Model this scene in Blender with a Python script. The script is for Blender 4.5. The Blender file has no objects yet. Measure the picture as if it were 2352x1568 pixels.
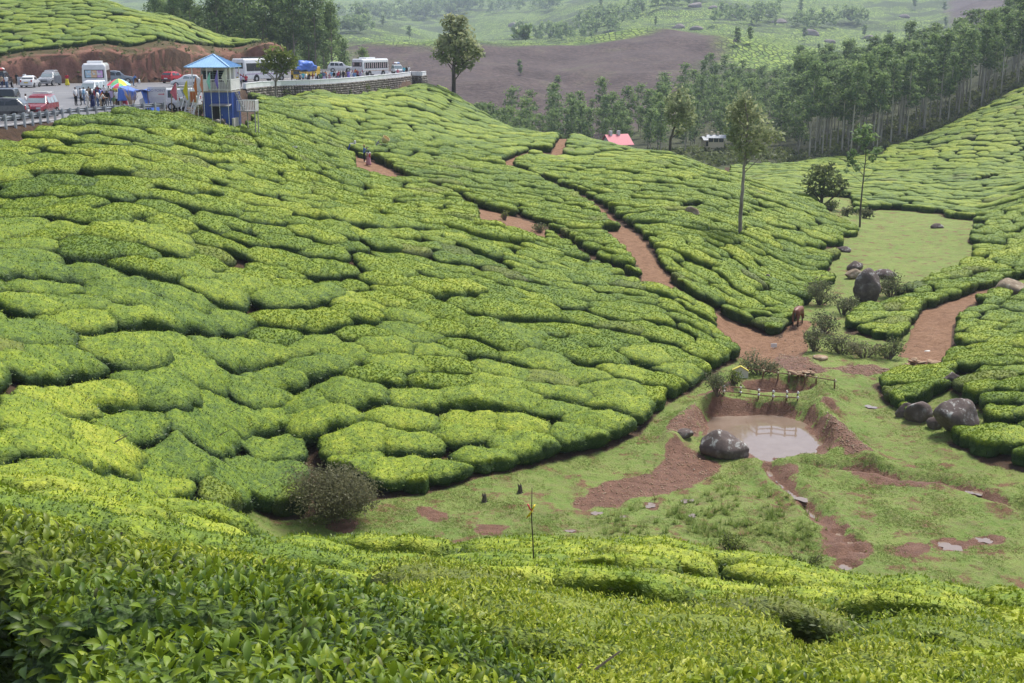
import bpy, bmesh, math, random
import numpy as np
from mathutils import Vector, Matrix, Euler
from mathutils.kdtree import KDTree

scene = bpy.context.scene
COL = scene.collection
R = math.radians

# ------------------------------------------------------------------ camera
F, CX, CY, HORIZON = 2839.0, 1176.0, 784.0, 97.0      # photo measured on a 2352 px wide copy
PITCH = math.atan((CY - HORIZON) / F)
cam_d = bpy.data.cameras.new('camera')
cam_d.sensor_width = 36.0
cam_d.lens = 36.0 * F / 2352.0
cam_d.clip_start = 0.1
cam_d.clip_end = 20000
cam = bpy.data.objects.new('camera', cam_d)
cam.rotation_euler = (math.pi / 2 - PITCH, 0, 0)
COL.objects.link(cam)
scene.camera = cam

# ------------------------------------------------------------------ sky, sun, exposure
SUN_EL, SUN_ROT = R(60), R(38)         # high on the right and a little ahead, veiled by thin cloud
world = bpy.data.worlds.new('World')
scene.world = world
world.use_nodes = True
wn = world.node_tree
wn.nodes.clear()
w_out = wn.nodes.new('ShaderNodeOutputWorld')
w_bg = wn.nodes.new('ShaderNodeBackground')
w_sky = wn.nodes.new('ShaderNodeTexSky')
w_sky.sky_type = 'NISHITA'
w_sky.sun_disc = False
w_sky.sun_elevation = SUN_EL
w_sky.sun_rotation = SUN_ROT
w_sky.altitude = 1500
w_sky.dust_density = 4.0
w_hs = wn.nodes.new('ShaderNodeHueSaturation')      # thin cloud whitens the whole sky
w_hs.inputs['Saturation'].default_value = 0.62
wn.links.new(w_sky.outputs[0], w_hs.inputs['Color'])
wn.links.new(w_hs.outputs[0], w_bg.inputs[0])
wn.links.new(w_bg.outputs[0], w_out.inputs[0])
w_bg.inputs[1].default_value = 0.056

sun_d = bpy.data.lights.new('sun', 'SUN')
sun_d.energy = 1.5
sun_d.angle = R(16)
sun_d.color = (1.0, 0.96, 0.88)
sun = bpy.data.objects.new('sun', sun_d)
az = SUN_ROT                                          # clockwise from straight ahead
sun_dir = Vector((math.sin(az) * math.cos(SUN_EL), math.cos(az) * math.cos(SUN_EL), math.sin(SUN_EL)))
sun.rotation_euler = sun_dir.to_track_quat('Z', 'Y').to_euler()
COL.objects.link(sun)

vs = scene.view_settings
vs.view_transform = 'Standard'
vs.look = 'None'
vs.gamma = 1.0
vs.exposure = 1.88
vs.use_curve_mapping = False
scene.cycles.use_denoising = True
scene.cycles.denoiser = 'OPENIMAGEDENOISE'
scene.cycles.max_bounces = 5
scene.cycles.diffuse_bounces = 3
scene.cycles.glossy_bounces = 2
scene.cycles.transmission_bounces = 3
scene.cycles.volume_bounces = 1
scene.cycles.transparent_max_bounces = 6
scene.cycles.caustics_reflective = False
scene.cycles.caustics_refractive = False
scene.cycles.sample_clamp_indirect = 6.0

# ------------------------------------------------------------------ helpers
rng = np.random.default_rng(7)
random.seed(7)

def tag(o, label=None, cat=None, group=None, kind=None):
    if label: o['label'] = label
    if cat: o['category'] = cat
    if group: o['group'] = group
    if kind: o['kind'] = kind
    return o

def link(o, parent=None):
    COL.objects.link(o)
    if parent is not None: o.parent = parent
    return o

def empty(name, loc=(0, 0, 0), rz=0.0):
    o = bpy.data.objects.new(name, None)
    o.empty_display_size = 0.2
    o.location = loc
    o.rotation_euler = (0, 0, rz)
    return link(o)

def np_mesh(name, V, Fq, mats=(), smooth=False, attrs=None, midx=None, cattr=None):
    """mesh from an (n,3) vertex array and an (m,3|4) face array, or a list of such face arrays"""
    V = np.asarray(V, np.float32).reshape(-1, 3)
    if not isinstance(Fq, (list, tuple)): Fq = [Fq]
    Fq = [np.asarray(f, np.int32) for f in Fq if len(f)]
    loops = np.concatenate([f.ravel() for f in Fq]) if Fq else np.zeros(0, np.int32)
    tot = np.concatenate([np.full(len(f), f.shape[1], np.int32) for f in Fq]) if Fq else np.zeros(0, np.int32)
    me = bpy.data.meshes.new(name)
    me.vertices.add(len(V)); me.vertices.foreach_set('co', V.ravel())
    me.loops.add(len(loops)); me.loops.foreach_set('vertex_index', loops)
    me.polygons.add(len(tot))
    st = np.concatenate([[0], np.cumsum(tot)[:-1]]).astype(np.int32) if len(tot) else np.zeros(0, np.int32)
    me.polygons.foreach_set('loop_start', st)
    me.polygons.foreach_set('loop_total', tot)
    if smooth: me.polygons.foreach_set('use_smooth', np.ones(len(tot), bool))
    for m in mats: me.materials.append(m)
    if midx is not None: me.polygons.foreach_set('material_index', np.asarray(midx, np.int32))
    if attrs:
        for k, a in attrs.items():
            at = me.attributes.new(k, 'FLOAT', 'POINT')
            at.data.foreach_set('value', np.asarray(a, np.float32).ravel())
    if cattr:
        for k, a in cattr.items():
            at = me.attributes.new(k, 'FLOAT_COLOR', 'POINT')
            at.data.foreach_set('color', np.asarray(a, np.float32).ravel())
    me.update(calc_edges=True)
    return me

def np_obj(name, V, Fq, mats=(), parent=None, **k):
    o = bpy.data.objects.new(name, np_mesh(name, V, Fq, mats, **k))
    return link(o, parent)

def copy_tree(o, parent=None):
    c = o.copy(); COL.objects.link(c)
    if parent is not None: c.parent = parent
    for ch in o.children: copy_tree(ch, c)
    return c

class MB:
    """collects simple shapes into one mesh"""
    def __init__(s): s.v = []; s.f = []; s.m = []
    def add(s, verts, faces, mi=0):
        b = len(s.v); s.v += [tuple(p) for p in verts]
        s.f += [tuple(b + i for i in f) for f in faces]; s.m += [mi] * len(faces)
        return s
    def box(s, c, d, rz=0.0, mi=0, M=None):
        x, y, z = d[0] / 2, d[1] / 2, d[2] / 2
        pts = [Vector(p) for p in ((-x,-y,-z),(x,-y,-z),(x,y,-z),(-x,y,-z),(-x,-y,z),(x,-y,z),(x,y,z),(-x,y,z))]
        T = Matrix.Translation(c) @ (M if M is not None else Matrix.Rotation(rz, 4, 'Z'))
        return s.add([T @ p for p in pts], [(0,3,2,1),(4,5,6,7),(0,1,5,4),(1,2,6,5),(2,3,7,6),(3,0,4,7)], mi)
    def bar(s, a, b, w, h=None, mi=0, up=(0, 0, 1)):
        a, b = Vector(a), Vector(b); h = h or w
        d = (b - a).normalized(); u = Vector(up)
        if abs(d.dot(u)) > 0.98: u = Vector((1, 0, 0))
        x = d.cross(u).normalized(); y = x.cross(d)
        P = []
        for c in (a, b):
            for i, j in ((-1,-1),(1,-1),(1,1),(-1,1)): P.append(c + x * (i * w / 2) + y * (j * h / 2))
        return s.add(P, [(0,1,2,3),(7,6,5,4),(0,4,5,1),(1,5,6,2),(2,6,7,3),(3,7,4,0)], mi)
    def tube(s, pts, rad, n=8, mi=0, cap=True):
        pts = [Vector(p) for p in pts]
        if not hasattr(rad, '__len__'): rad = [rad] * len(pts)
        V = []; prev = None
        for i, p in enumerate(pts):
            d = (pts[min(i + 1, len(pts) - 1)] - pts[max(i - 1, 0)]).normalized()
            if prev is None:
                u = Vector((0, 0, 1)) if abs(d.z) < 0.9 else Vector((1, 0, 0))
                x = d.cross(u).normalized()
            else:
                x = (prev - d * prev.dot(d)).normalized()
            prev = x; y = d.cross(x)
            for k in range(n):
                a = 2 * math.pi * k / n
                V.append(p + (x * math.cos(a) + y * math.sin(a)) * rad[i])
        Fs = []
        for i in range(len(pts) - 1):
            for k in range(n):
                a, b = i * n + k, i * n + (k + 1) % n
                Fs.append((a, b, b + n, a + n))
        if cap:
            Fs.append(tuple(range(n - 1, -1, -1))); Fs.append(tuple((len(pts) - 1) * n + k for k in range(n)))
        return s.add(V, Fs, mi)
    def build(s, name, mats, parent=None, smooth=False, bevel=0.0):
        me = bpy.data.meshes.new(name)
        me.from_pydata(s.v, [], s.f)
        if not isinstance(mats, (list, tuple)): mats = [mats]
        for m in mats: me.materials.append(m)
        me.polygons.foreach_set('material_index', s.m)
        if smooth: me.polygons.foreach_set('use_smooth', [True] * len(s.f))
        me.update()
        o = bpy.data.objects.new(name, me)
        link(o, parent)
        if bevel:
            b = o.modifiers.new('bevel', 'BEVEL'); b.width = bevel; b.segments = 2; b.limit_method = 'ANGLE'
        return o

# value noise, vectorised
def _hash(ix, iy, iz, seed):
    h = (ix.astype(np.int64) * 374761393 + iy.astype(np.int64) * 668265263 + iz.astype(np.int64) * 2147483647 + seed * 974711) & 0x7fffffff
    h = ((h ^ (h >> 13)) * 1274126177) & 0x7fffffff
    h = (h ^ (h >> 16)) & 0xffff
    return h / 65535.0
def vnoise(x, y, z=None, seed=0):
    x = np.asarray(x, float); y = np.asarray(y, float)
    z = np.zeros_like(x) if z is None else np.asarray(z, float)
    ix, iy, iz = np.floor(x), np.floor(y), np.floor(z)
    fx, fy, fz = x - ix, y - iy, z - iz
    fx, fy, fz = [t * t * (3 - 2 * t) for t in (fx, fy, fz)]
    ix, iy, iz = ix.astype(int), iy.astype(int), iz.astype(int)
    r = 0
    for dz in (0, 1):
        for dy in (0, 1):
            for dx in (0, 1):
                w = (fx if dx else 1 - fx) * (fy if dy else 1 - fy) * (fz if dz else 1 - fz)
                r = r + w * _hash(ix + dx, iy + dy, iz + dz, seed)
    return r
def fnoise(x, y, z=None, seed=0, oct=3):
    r = 0; a = 0.5; t = 0
    z = None if z is None else np.asarray(z, float)
    for k in range(oct):
        f = 2.0 ** k
        r = r + a * vnoise(np.asarray(x) * f, np.asarray(y) * f, None if z is None else z * f, seed + 17 * k); t += a; a *= 0.5
    return r / t
def sstep(a, b, x):
    t = np.clip((np.asarray(x, float) - a) / (b - a), 0, 1)
    return t * t * (3 - 2 * t)

# ------------------------------------------------------------------ node materials
class NT:
    def __init__(s, name):
        s.mat = bpy.data.materials.new(name); s.mat.use_nodes = True
        s.t = s.mat.node_tree; s.t.nodes.clear()
        s.out = s.n('ShaderNodeOutputMaterial')
    def n(s, kind, **k):
        nd = s.t.nodes.new(kind)
        for a, b in k.items(): setattr(nd, a, b)
        return nd
    def l(s, a, b): s.t.links.new(a, b)
    def set(s, sock, v):
        if hasattr(v, 'is_output') or isinstance(v, bpy.types.NodeSocket): s.l(v, sock)
        else:
            if isinstance(v, (tuple, list)) and len(v) == 3 and sock.type == 'RGBA': v = (*v, 1)
            sock.default_value = v
    def attr(s, name, kind='GEOMETRY', out='Fac'):
        a = s.n('ShaderNodeAttribute'); a.attribute_name = name; a.attribute_type = kind
        return a.outputs[out]
    def pos(s): return s.n('ShaderNodeNewGeometry').outputs['Position']
    def obj(s): return s.n('ShaderNodeTexCoord').outputs['Object']
    def noise(s, vec, scale, detail=3, rough=0.55, dist=0.0, out='Fac'):
        a = s.n('ShaderNodeTexNoise'); a.inputs['Scale'].default_value = scale
        a.inputs['Detail'].default_value = detail; a.inputs['Roughness'].default_value = rough
        a.inputs['Distortion'].default_value = dist
        s.l(vec, a.inputs['Vector']); return a.outputs[out]
    def voro(s, vec, scale, feature='F1', out='Distance'):
        a = s.n('ShaderNodeTexVoronoi'); a.feature = feature; a.inputs['Scale'].default_value = scale
        s.l(vec, a.inputs['Vector']); return a.outputs[out]
    def ramp(s, fac, stops):
        a = s.n('ShaderNodeValToRGB'); e = a.color_ramp.elements
        while len(e) < len(stops): e.new(0.5)
        for el, (p, c) in zip(e, stops):
            el.position = p
            el.color = (c, c, c, 1) if not hasattr(c, '__len__') else (*c, 1)
        s.set(a.inputs[0], fac); return a.outputs[0]
    def mix(s, fac, a, b, mode='MIX'):
        m = s.n('ShaderNodeMix'); m.data_type = 'RGBA'; m.blend_type = mode
        s.set(m.inputs[0], fac); s.set(m.inputs[6], a); s.set(m.inputs[7], b)
        return m.outputs[2]
    def math(s, op, a, b=0.0, c=0.0, clamp=False):
        m = s.n('ShaderNodeMath'); m.operation = op; m.use_clamp = clamp
        s.set(m.inputs[0], a); s.set(m.inputs[1], b); s.set(m.inputs[2], c)
        return m.outputs[0]
    def scale(s, vec, sc):
        m = s.n('ShaderNodeMapping'); m.inputs['Scale'].default_value = sc
        s.l(vec, m.inputs[0]); return m.outputs[0]
    def bump(s, h, strength=0.5, dist=0.05):
        b = s.n('ShaderNodeBump'); b.inputs['Strength'].default_value = strength
        b.inputs['Distance'].default_value = dist
        s.set(b.inputs['Height'], h); return b.outputs[0]
    def bsdf(s, col, rough=0.6, metal=0.0, spec=0.5, normal=None, coat=0.0, sheen=0.0, trans=None, transmission=0.0, ior=None):
        p = s.n('ShaderNodeBsdfPrincipled')
        s.set(p.inputs['Base Color'], col); s.set(p.inputs['Roughness'], rough)
        s.set(p.inputs['Metallic'], metal); s.set(p.inputs['Specular IOR Level'], spec)
        p.inputs['Coat Weight'].default_value = coat
        if transmission: p.inputs['Transmission Weight'].default_value = transmission
        if ior: p.inputs['IOR'].default_value = ior
        if normal is not None: s.l(normal, p.inputs['Normal'])
        o = p.outputs[0]
        if trans:
            tr = s.n('ShaderNodeBsdfTranslucent'); s.set(tr.inputs[0], trans[1])
            mx = s.n('ShaderNodeMixShader'); mx.inputs[0].default_value = trans[0]
            s.l(o, mx.inputs[1]); s.l(tr.outputs[0], mx.inputs[2]); o = mx.outputs[0]
        s.l(o, s.out.inputs[0]); return s.mat

_plain = {}
def plain(name, col, rough=0.5, metal=0.0, spec=0.5, coat=0.0, var=0.12, scale=6.0, bump=0.0):
    """a simple surface with a little uneven colour and wear"""
    if name in _plain: return _plain[name]
    t = NT(name); p = t.obj()
    n = t.noise(p, scale, 4, 0.6)
    c = t.mix(t.ramp(n, [(0.3, 0.0), (0.7, 1.0)]), tuple(max(0, x * (1 - var)) for x in col), tuple(min(1, x * (1 + var)) for x in col))
    nm = t.bump(t.noise(p, scale * 5, 3), bump, 0.01) if bump else None
    r = t.math('ADD', rough - 0.08, t.math('MULTIPLY', n, 0.16))
    _plain[name] = t.bsdf(c, r, metal, spec, nm, coat)
    return _plain[name]

# ------------------------------------------------------------------ terrain: one continuous height function
CP, SP = math.cos(PITCH), math.sin(PITCH)
def ray(u, v):
    """photo position -> (x/y, z/y) of the sight line"""
    dx = (np.asarray(u, float) - CX) / F; dv = -(np.asarray(v, float) - CY) / F
    y = CP + dv * SP
    return dx / y, (-SP + dv * CP) / y

ROAD_Z, FLOOR_Z = -5.6, -20.5
ctrl = []                                   # (x/y, y, ground z/y)
def P(u, v, Y, h=0.0):
    s, w = ray(u, v); ctrl.append((float(s), float(Y), float(w) - h / Y))
def G(u, Y, z):
    """ground height z at distance Y in the direction of column u"""
    ctrl.append(((u - CX) / F / CP, float(Y), z / Y))
T = 0.85                                    # tea canopy height
for u, v, Y in [  # near slope below the camera
    (0,1760,3),(1176,1823,3),(2352,1850,3.4),(-300,1740,3),(2700,1850,3.5),
    (0,1330,6),(420,1400,6.2),(1000,1510,7),(1176,1568,8),(1800,1568,9),(2352,1568,9.5),(2700,1568,10),(-300,1300,6),
    (0,1235,10),(420,1320,10),(1176,1470,10),(0,1190,14),(420,1270,14),(700,1340,14),(1176,1392,13.4),(1800,1440,14),(2352,1480,14),
    (-300,1120,16),(0,1145,20),(420,1222,20),(700,1290,20),(1176,1330,18),(1800,1365,19),(2352,1425,18),(2700,1470,18),
    (-300,1060,26),(0,1112,26),(420,1185,26),(700,1243,27),(1176,1275,23),(1176,1234,29),(1450,1245,27.5),(1800,1302,25),(2100,1350,23),(2352,1400,21),
    # hill below the road
    (-300,1040,38),(0,1100,38),(0,1000,41),(0,850,47),(0,700,55),(0,550,64),(0,420,74),(0,325,81),(-300,850,46),(-300,550,62),(-300,330,78),
    (400,1130,47),(400,1000,50),(400,850,55),(400,700,62),(400,550,71),(400,430,80),(400,330,90),(400,285,96),
    (800,1010,57),(800,880,62),(800,750,68),(800,620,76),(800,500,86),(800,440,101),(800,395,112),(800,368,121),(800,315,138),(800,250,153),(800,216,165),(700,218,155),(880,208,181),(930,198,195),
    (620,300,113),(620,248,136),(620,220,150),
    (1080,990,60),(1080,860,66),(1080,730,73),(1080,620,82),(1080,530,93),(1080,480,105),(1060,430,118),(1050,370,135),(1045,300,160),(1043,240,185),(1043,212,200),(960,186,204),
    (1320,940,64),(1320,800,72),(1320,680,82),(1320,600,92),(1320,530,104),(1320,470,118),(1320,410,135),(1320,350,155),(1320,306,170),
    (1560,820,74),(1560,720,82),(1560,650,90),(1560,560,101),(1560,480,116),(1560,410,136),(1560,352,156),
    (1700,715,90),(1700,620,99),(1700,540,110),(1700,470,125),(1700,404,144),
    (1850,620,109),(1850,530,121),(1850,462,138),
    # tea beyond the meadow and on the right bank
    (2050,470,153),(2050,440,165),(2050,405,186),(2050,370,238),(1800,400,190),(1800,372,238),(1600,372,232),
    (2250,480,150),(2250,430,168),(2250,395,195),(2352,440,150),(2352,395,190),(2352,520,128),(2352,575,116),(2700,380,150),(2700,470,120),
    (2352,380,214),(2352,300,236),(2352,208,264),(2200,290,252),(2200,370,225),(2050,345,246),(2700,100,270),(2700,250,215),
    (2352,830,71),(2352,860,68),(2250,850,70),(2350,740,86),(2700,760,74),(2700,900,62),(2700,640,95),
    ]:
    P(u, v, Y, T)
for u, Y, z in [  # hidden ground behind crests, valley floor, meadow, road
    (-300,32,-13),(0,32,-13.4),(420,34,-15.0),(420,42,-18.0),(700,35,-16.4),(700,43,-19.6),(1176,38,-17.8),(1176,45,-20.3),(1800,34,-17.2),(1800,42,-20.4),(2352,30,-16.2),(2352,39,-20.3),(2700,30,-16),(2700,40,-20.4),
    (600,51.5,-20.2),(700,50,-20.4),(850,53,-20.5),(1000,52,-20.5),(1000,57,-20.4),(1176,50,-20.5),(1176,58.5,-20.5),(1400,50,-20.5),(1400,62,-20.5),(1560,52,-20.5),(1560,66,-20.5),(1650,75,-20.5),
    (1800,48,-20.5),(1800,60,-20.5),(1800,70,-20.5),(1800,80,-20.4),(2050,46,-20.5),(2050,60,-20.5),(2050,72,-20.5),(2050,84,-20.4),(2200,52,-20.5),(2352,47,-20.5),(2300,56,-20.4),(2700,48,-20.3),
    (1900,90,-20.3),(2000,97,-20.2),(2100,90,-20.2),(2250,92,-20.0),(1900,100,-20.2),(2000,105,-20.0),(2150,104,-20.0),(2250,108,-19.9),(1930,120,-20.0),(2080,120,-20.0),(2220,120,-19.9),(1950,138,-19.9),(2080,140,-19.9),(2200,138,-19.8),(1880,152,-19.6),
    (2352,98,-19.8),(2352,104,-20.0),
    (-300,84,-5.7),(-300,110,-5.6),(0,86,-5.65),(0,120,-5.6),(0,165,-5.6),(-300,165,-5.6),(340,100,-5.7),(340,130,-5.6),(340,170,-5.6),(460,110,-6.4),(480,135,-5.7),(500,170,-5.6),
    (800,176,-8.3),(700,166,-8.2),(880,189,-8.4),(930,201,-8.6),(640,160,-8.0),(600,168,-5.7),(600,180,-5.6),(750,180,-5.7),(750,195,-5.6),(860,200,-5.7),(860,215,-5.6),(930,216,-5.7),(900,240,-6.5),(800,250,-5.7),(740,270,-6.2),
    (0,180,-3.0),(250,182,-1.0),(450,190,-0.9),(600,200,-1.6),(700,215,-3.0),
    (1043,216,-11.5),(1043,240,-19),(1043,300,-25),(960,235,-12),(960,300,-24),
    (1320,186,-15.5),(1320,220,-21.5),(1320,265,-24),(1560,174,-17.5),(1560,215,-22),(1700,162,-19),(1700,200,-22),(1850,158,-19.6),(1850,180,-20.6),
    (1400,245,-23),(1650,262,-22.5),(1850,250,-22.6),
    (0,250,9.5),(0,300,8),(250,240,7.0),(250,290,3),(400,222,3.6),(400,260,0),(600,212,-0.2),(600,245,-6),(700,235,-8),(500,300,-12),(750,310,-18),(-300,240,12),(-300,320,10),
    ]:
    G(u, Y, z)
for u, v, Y in [  # upper left tea hill (canopy)
    (0,128,177),(0,70,195),(0,10,216),(230,100,180),(230,50,197),(232,-4,222),(400,95,186),(400,60,200),(400,34,214),(600,100,196),(600,84,205),(700,104,207),(-300,60,190),(-300,-60,225)]:
    P(u, v, Y, T)
for u, v, Y in [  # wooded middle distance, brown hill, far hills
    (1300,325,310),(1300,255,370),(1300,180,450),(1300,100,575),(1600,320,300),(1600,215,390),(1600,130,500),(1540,62,590),(1850,340,275),(1850,260,370),(1850,180,470),(1720,80,590),(1900,112,580),
    (2050,300,290),(2050,230,360),(2050,150,470),(2200,255,300),(2200,180,380),(2352,150,330),(2352,100,420),(2352,60,560),(2700,60,330),(2700,-40,560),
    (850,98,570),(850,180,450),(1000,106,570),(1000,250,370),(400,90,570),(0,60,570),(-300,40,570),(600,150,450),(1100,104,572),
    # dip behind, then the next slopes
    (850,150,760),(1100,150,760),(1300,140,760),(1540,120,760),(1900,170,720),(2352,120,760),(0,140,760),(-300,140,760),(2700,120,760),
    (1100,100,900),(1300,100,880),(1540,88,900),(1700,70,900),(1900,120,860),(2100,120,900),(2352,40,900),(2100,60,1050),(800,86,950),(400,90,950),(0,60,950),
    (760,70,1050),(1100,90,1000),(1300,72,1020),(1480,22,1150),(1560,2,1220),(1800,40,1150),(1900,75,1000),(2000,20,1250),(2200,20,1200),(2352,-10,1150),
    (1100,115,1150),(900,75,1300),(700,55,1400),(500,45,1500),(900,35,1700),(1200,40,1600),(1100,10,1950),(700,10,2000),(1500,-30,1500),(1800,-20,1600),(2100,-40,1700),(2352,-80,1600),(1200,-30,2400),(700,-30,2500),(400,0,2100),(0,-20,2100),(2000,-80,2400),
    (2700,-120,1600),(-300,-40,2200),(2700,-20,900)]:
    P(u, v, Y, 0)
ctrl = np.array(ctrl)
KS, KL = 5.0, 1.55
def _rbf_coord(s, Y): return np.stack([np.asarray(s) * KS, np.log(np.asarray(Y)) * KL], -1)
_C = _rbf_coord(ctrl[:, 0], ctrl[:, 1])
def _phi(d2): return 0.5 * d2 * np.log(np.maximum(d2, 1e-12))
_n = len(_C)
_A = np.zeros((_n + 3, _n + 3))
_A[:_n, :_n] = _phi(((_C[:, None] - _C[None]) ** 2).sum(-1)) + np.eye(_n) * 2e-4
_A[:_n, _n] = 1; _A[:_n, _n + 1:] = _C; _A[_n, :_n] = 1; _A[_n + 1:, :_n] = _C.T
_W = np.linalg.solve(_A, np.concatenate([ctrl[:, 2], [0, 0, 0]]))

SMAX = 0.56
NS = 390
S_AX = np.linspace(-SMAX, SMAX, NS)
# rows: finer where the road cut, the pond and the crests are
Y_AX = np.concatenate([np.geomspace(2.2, 40, 80, endpoint=False), np.geomspace(40, 90, 200, endpoint=False),
                       np.geomspace(90, 300, 230, endpoint=False), np.geomspace(300, 2600, 150)])
L_AX = np.log(Y_AX); NY = len(Y_AX)
_SS, _YY = np.meshgrid(S_AX, Y_AX)
def _eval_rbf(s, Y):
    q = _rbf_coord(s.ravel(), Y.ravel()); out = np.empty(len(q))
    for i in range(0, len(q), 20000):
        b = q[i:i + 20000]
        d2 = (b[:, :1] - _C[None, :, 0]) ** 2 + (b[:, 1:] - _C[None, :, 1]) ** 2
        out[i:i + 20000] = _phi(d2) @ _W[:_n] + _W[_n] + b @ _W[_n + 1:]
    return out.reshape(s.shape)
# coarse solve, then interpolate (the surface is smooth)
_sc = np.linspace(-SMAX, SMAX, 131); _lc = np.linspace(L_AX[0], L_AX[-1], 321)
_wc = _eval_rbf(*[a for a in np.meshgrid(_sc, np.exp(_lc))])
def bilin(tab, sx, ly, s, l):
    i = np.clip((s - sx[0]) / (sx[1] - sx[0]), 0, len(sx) - 1.001); i0 = i.astype(int); fi = i - i0
    if abs((ly[-1] - ly[0]) / (len(ly) - 1) - (ly[1] - ly[0])) < 1e-9:
        j = np.clip((l - ly[0]) / (ly[1] - ly[0]), 0, len(ly) - 1.001); j0 = j.astype(int); fj = j - j0
    else:
        j0 = np.clip(np.searchsorted(ly, l, side='right') - 1, 0, len(ly) - 2)
        fj = np.clip((l - ly[j0]) / (ly[j0 + 1] - ly[j0]), 0, 1)
    return (tab[j0, i0] * (1 - fi) * (1 - fj) + tab[j0, i0 + 1] * fi * (1 - fj) + tab[j0 + 1, i0] * (1 - fi) * fj + tab[j0 + 1, i0 + 1] * fi * fj)

def in_poly(x, y, poly):
    poly = np.asarray(poly, float); x = np.asarray(x, float); y = np.asarray(y, float)
    ins = np.zeros(x.shape, bool); n = len(poly)
    for i in range(n):
        x0, y0 = poly[i]; x1, y1 = poly[(i + 1) % n]
        if y0 == y1: continue
        c = (y0 > y) != (y1 > y)
        ins ^= c & (x < (x1 - x0) * (y - y0) / (y1 - y0) + x0)
    return ins
def d_line(x, y, pts, closed=False):
    """distance to a polyline and the parameter along it"""
    pts = np.asarray(pts, float)
    if closed: pts = np.vstack([pts, pts[:1]])
    best = np.full(np.shape(x), 1e9); par = np.zeros(np.shape(x)); acc = 0.0
    for a, b in zip(pts[:-1], pts[1:]):
        d = b - a; L = float(np.hypot(*d))
        t = np.clip(((x - a[0]) * d[0] + (y - a[1]) * d[1]) / (L * L), 0, 1)
        q = np.hypot(x - a[0] - t * d[0], y - a[1] - t * d[1])
        m = q < best; best = np.where(m, q, best); par = np.where(m, acc + t * L, par); acc += L
    return best, par
def d_poly(x, y, poly):
    """signed distance, negative inside"""
    d, _ = d_line(x, y, poly, True)
    return np.where(in_poly(x, y, poly), -d, d)
def on_z(u, v, z):
    s, w = ray(u, v); Y = z / w
    return np.array([s * Y, Y])
def smooth_line(pts, n=6, closed=False):
    """Catmull-Rom through the points"""
    pts = [np.asarray(p, float) for p in pts]; out = []; m = len(pts)
    rngi = range(m if closed else m - 1)
    for i in rngi:
        g = (lambda k: pts[k % m]) if closed else (lambda k: pts[min(max(k, 0), m - 1)])
        p0, p1, p2, p3 = g(i - 1), g(i), g(i + 1), g(i + 2)
        for k in range(n):
            t = k / n
            out.append(0.5 * (2 * p1 + (p2 - p0) * t + (2 * p0 - 5 * p1 + 4 * p2 - p3) * t * t + (3 * p1 - p0 - 3 * p2 + p3) * t ** 3))
    if not closed: out.append(pts[-1])
    return np.array(out)

# road: valley side edge (guard rail, gap by the lookout, parapet) and cut-bank side edge
EDGE = [on_z(u, v, ROAD_Z) for u, v in [(-330,325),(-150,306),(28,288),(138,275),(225,267),(309,261),(380,256)]] + \
       [np.array(p, float) for p in [(-29.2,113),(-30.5,124),(-33.2,144),(-33.6,157)]] + \
       [on_z(u, v, ROAD_Z) for u, v in [(620,197),(703,194.3),(783,189.8),(847,183.4),(912,177),(942,172.5)]]
EDGE = smooth_line(EDGE, 6)
PARAPET_FROM = 10 * 6                     # index of the first parapet point
BANK = [np.array(p, float) for p in [(-110,150),(-84,160)]] + [on_z(u, v, ROAD_Z) for u, v in [(0,192.5),(160,191),(330,189.5),(450,186),(560,181)]] + \
       [np.array(p, float) for p in [(-37.5,199),(-36.5,212),(-38.5,226),(-45,243),(-56,262)]]
BANK = smooth_line(BANK, 6)
ROAD_POLY = np.vstack([EDGE, [(-16.0,222),(-17,232),(-22,246),(-32,262),(-44,278)], BANK[::-1]])

# pond and ditch on the valley floor (all lie on the floor plane)
POND = smooth_line([on_z(u, v, FLOOR_Z - 0.45) for u, v in [(1622,955),(1700,946),(1790,947),(1850,962),(1880,990),(1898,1030),(1870,1055),(1800,1060),(1760,1075),(1730,1060),(1690,1025),(1628,1005)]], 4, True)
PIT = smooth_line([on_z(u, v, FLOOR_Z - 0.3) for u, v in [(1715,888),(1790,880),(1868,888),(1872,902),(1800,906),(1712,900)]], 4, True)
DITCH = smooth_line([on_z(u, v, FLOOR_Z) for u, v in [(1765,1068),(1790,1095),(1825,1125),(1860,1155),(1890,1190),(1925,1240)]], 5)
DITCH2 = smooth_line([on_z(u, v, FLOOR_Z) for u, v in [(1850,1062),(1930,1070),(2010,1080),(2100,1098),(2180,1112),(2260,1140),(2352,1175)]], 5)
BERM = smooth_line([on_z(u, v, FLOOR_Z + 0.3) for u, v in [(1540,1005),(1570,965),(1610,930),(1650,905),(1680,880),(1730,872),(1800,870),(1880,878),(1910,890),(1895,925),(1880,935),(1900,960),(1940,995),(1985,1030),(2005,1050)]], 4)
BERM2 = smooth_line([on_z(u, v, FLOOR_Z + 0.2) for u, v in [(1650,920),(1720,915),(1800,915),(1880,925)]], 4)

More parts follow.
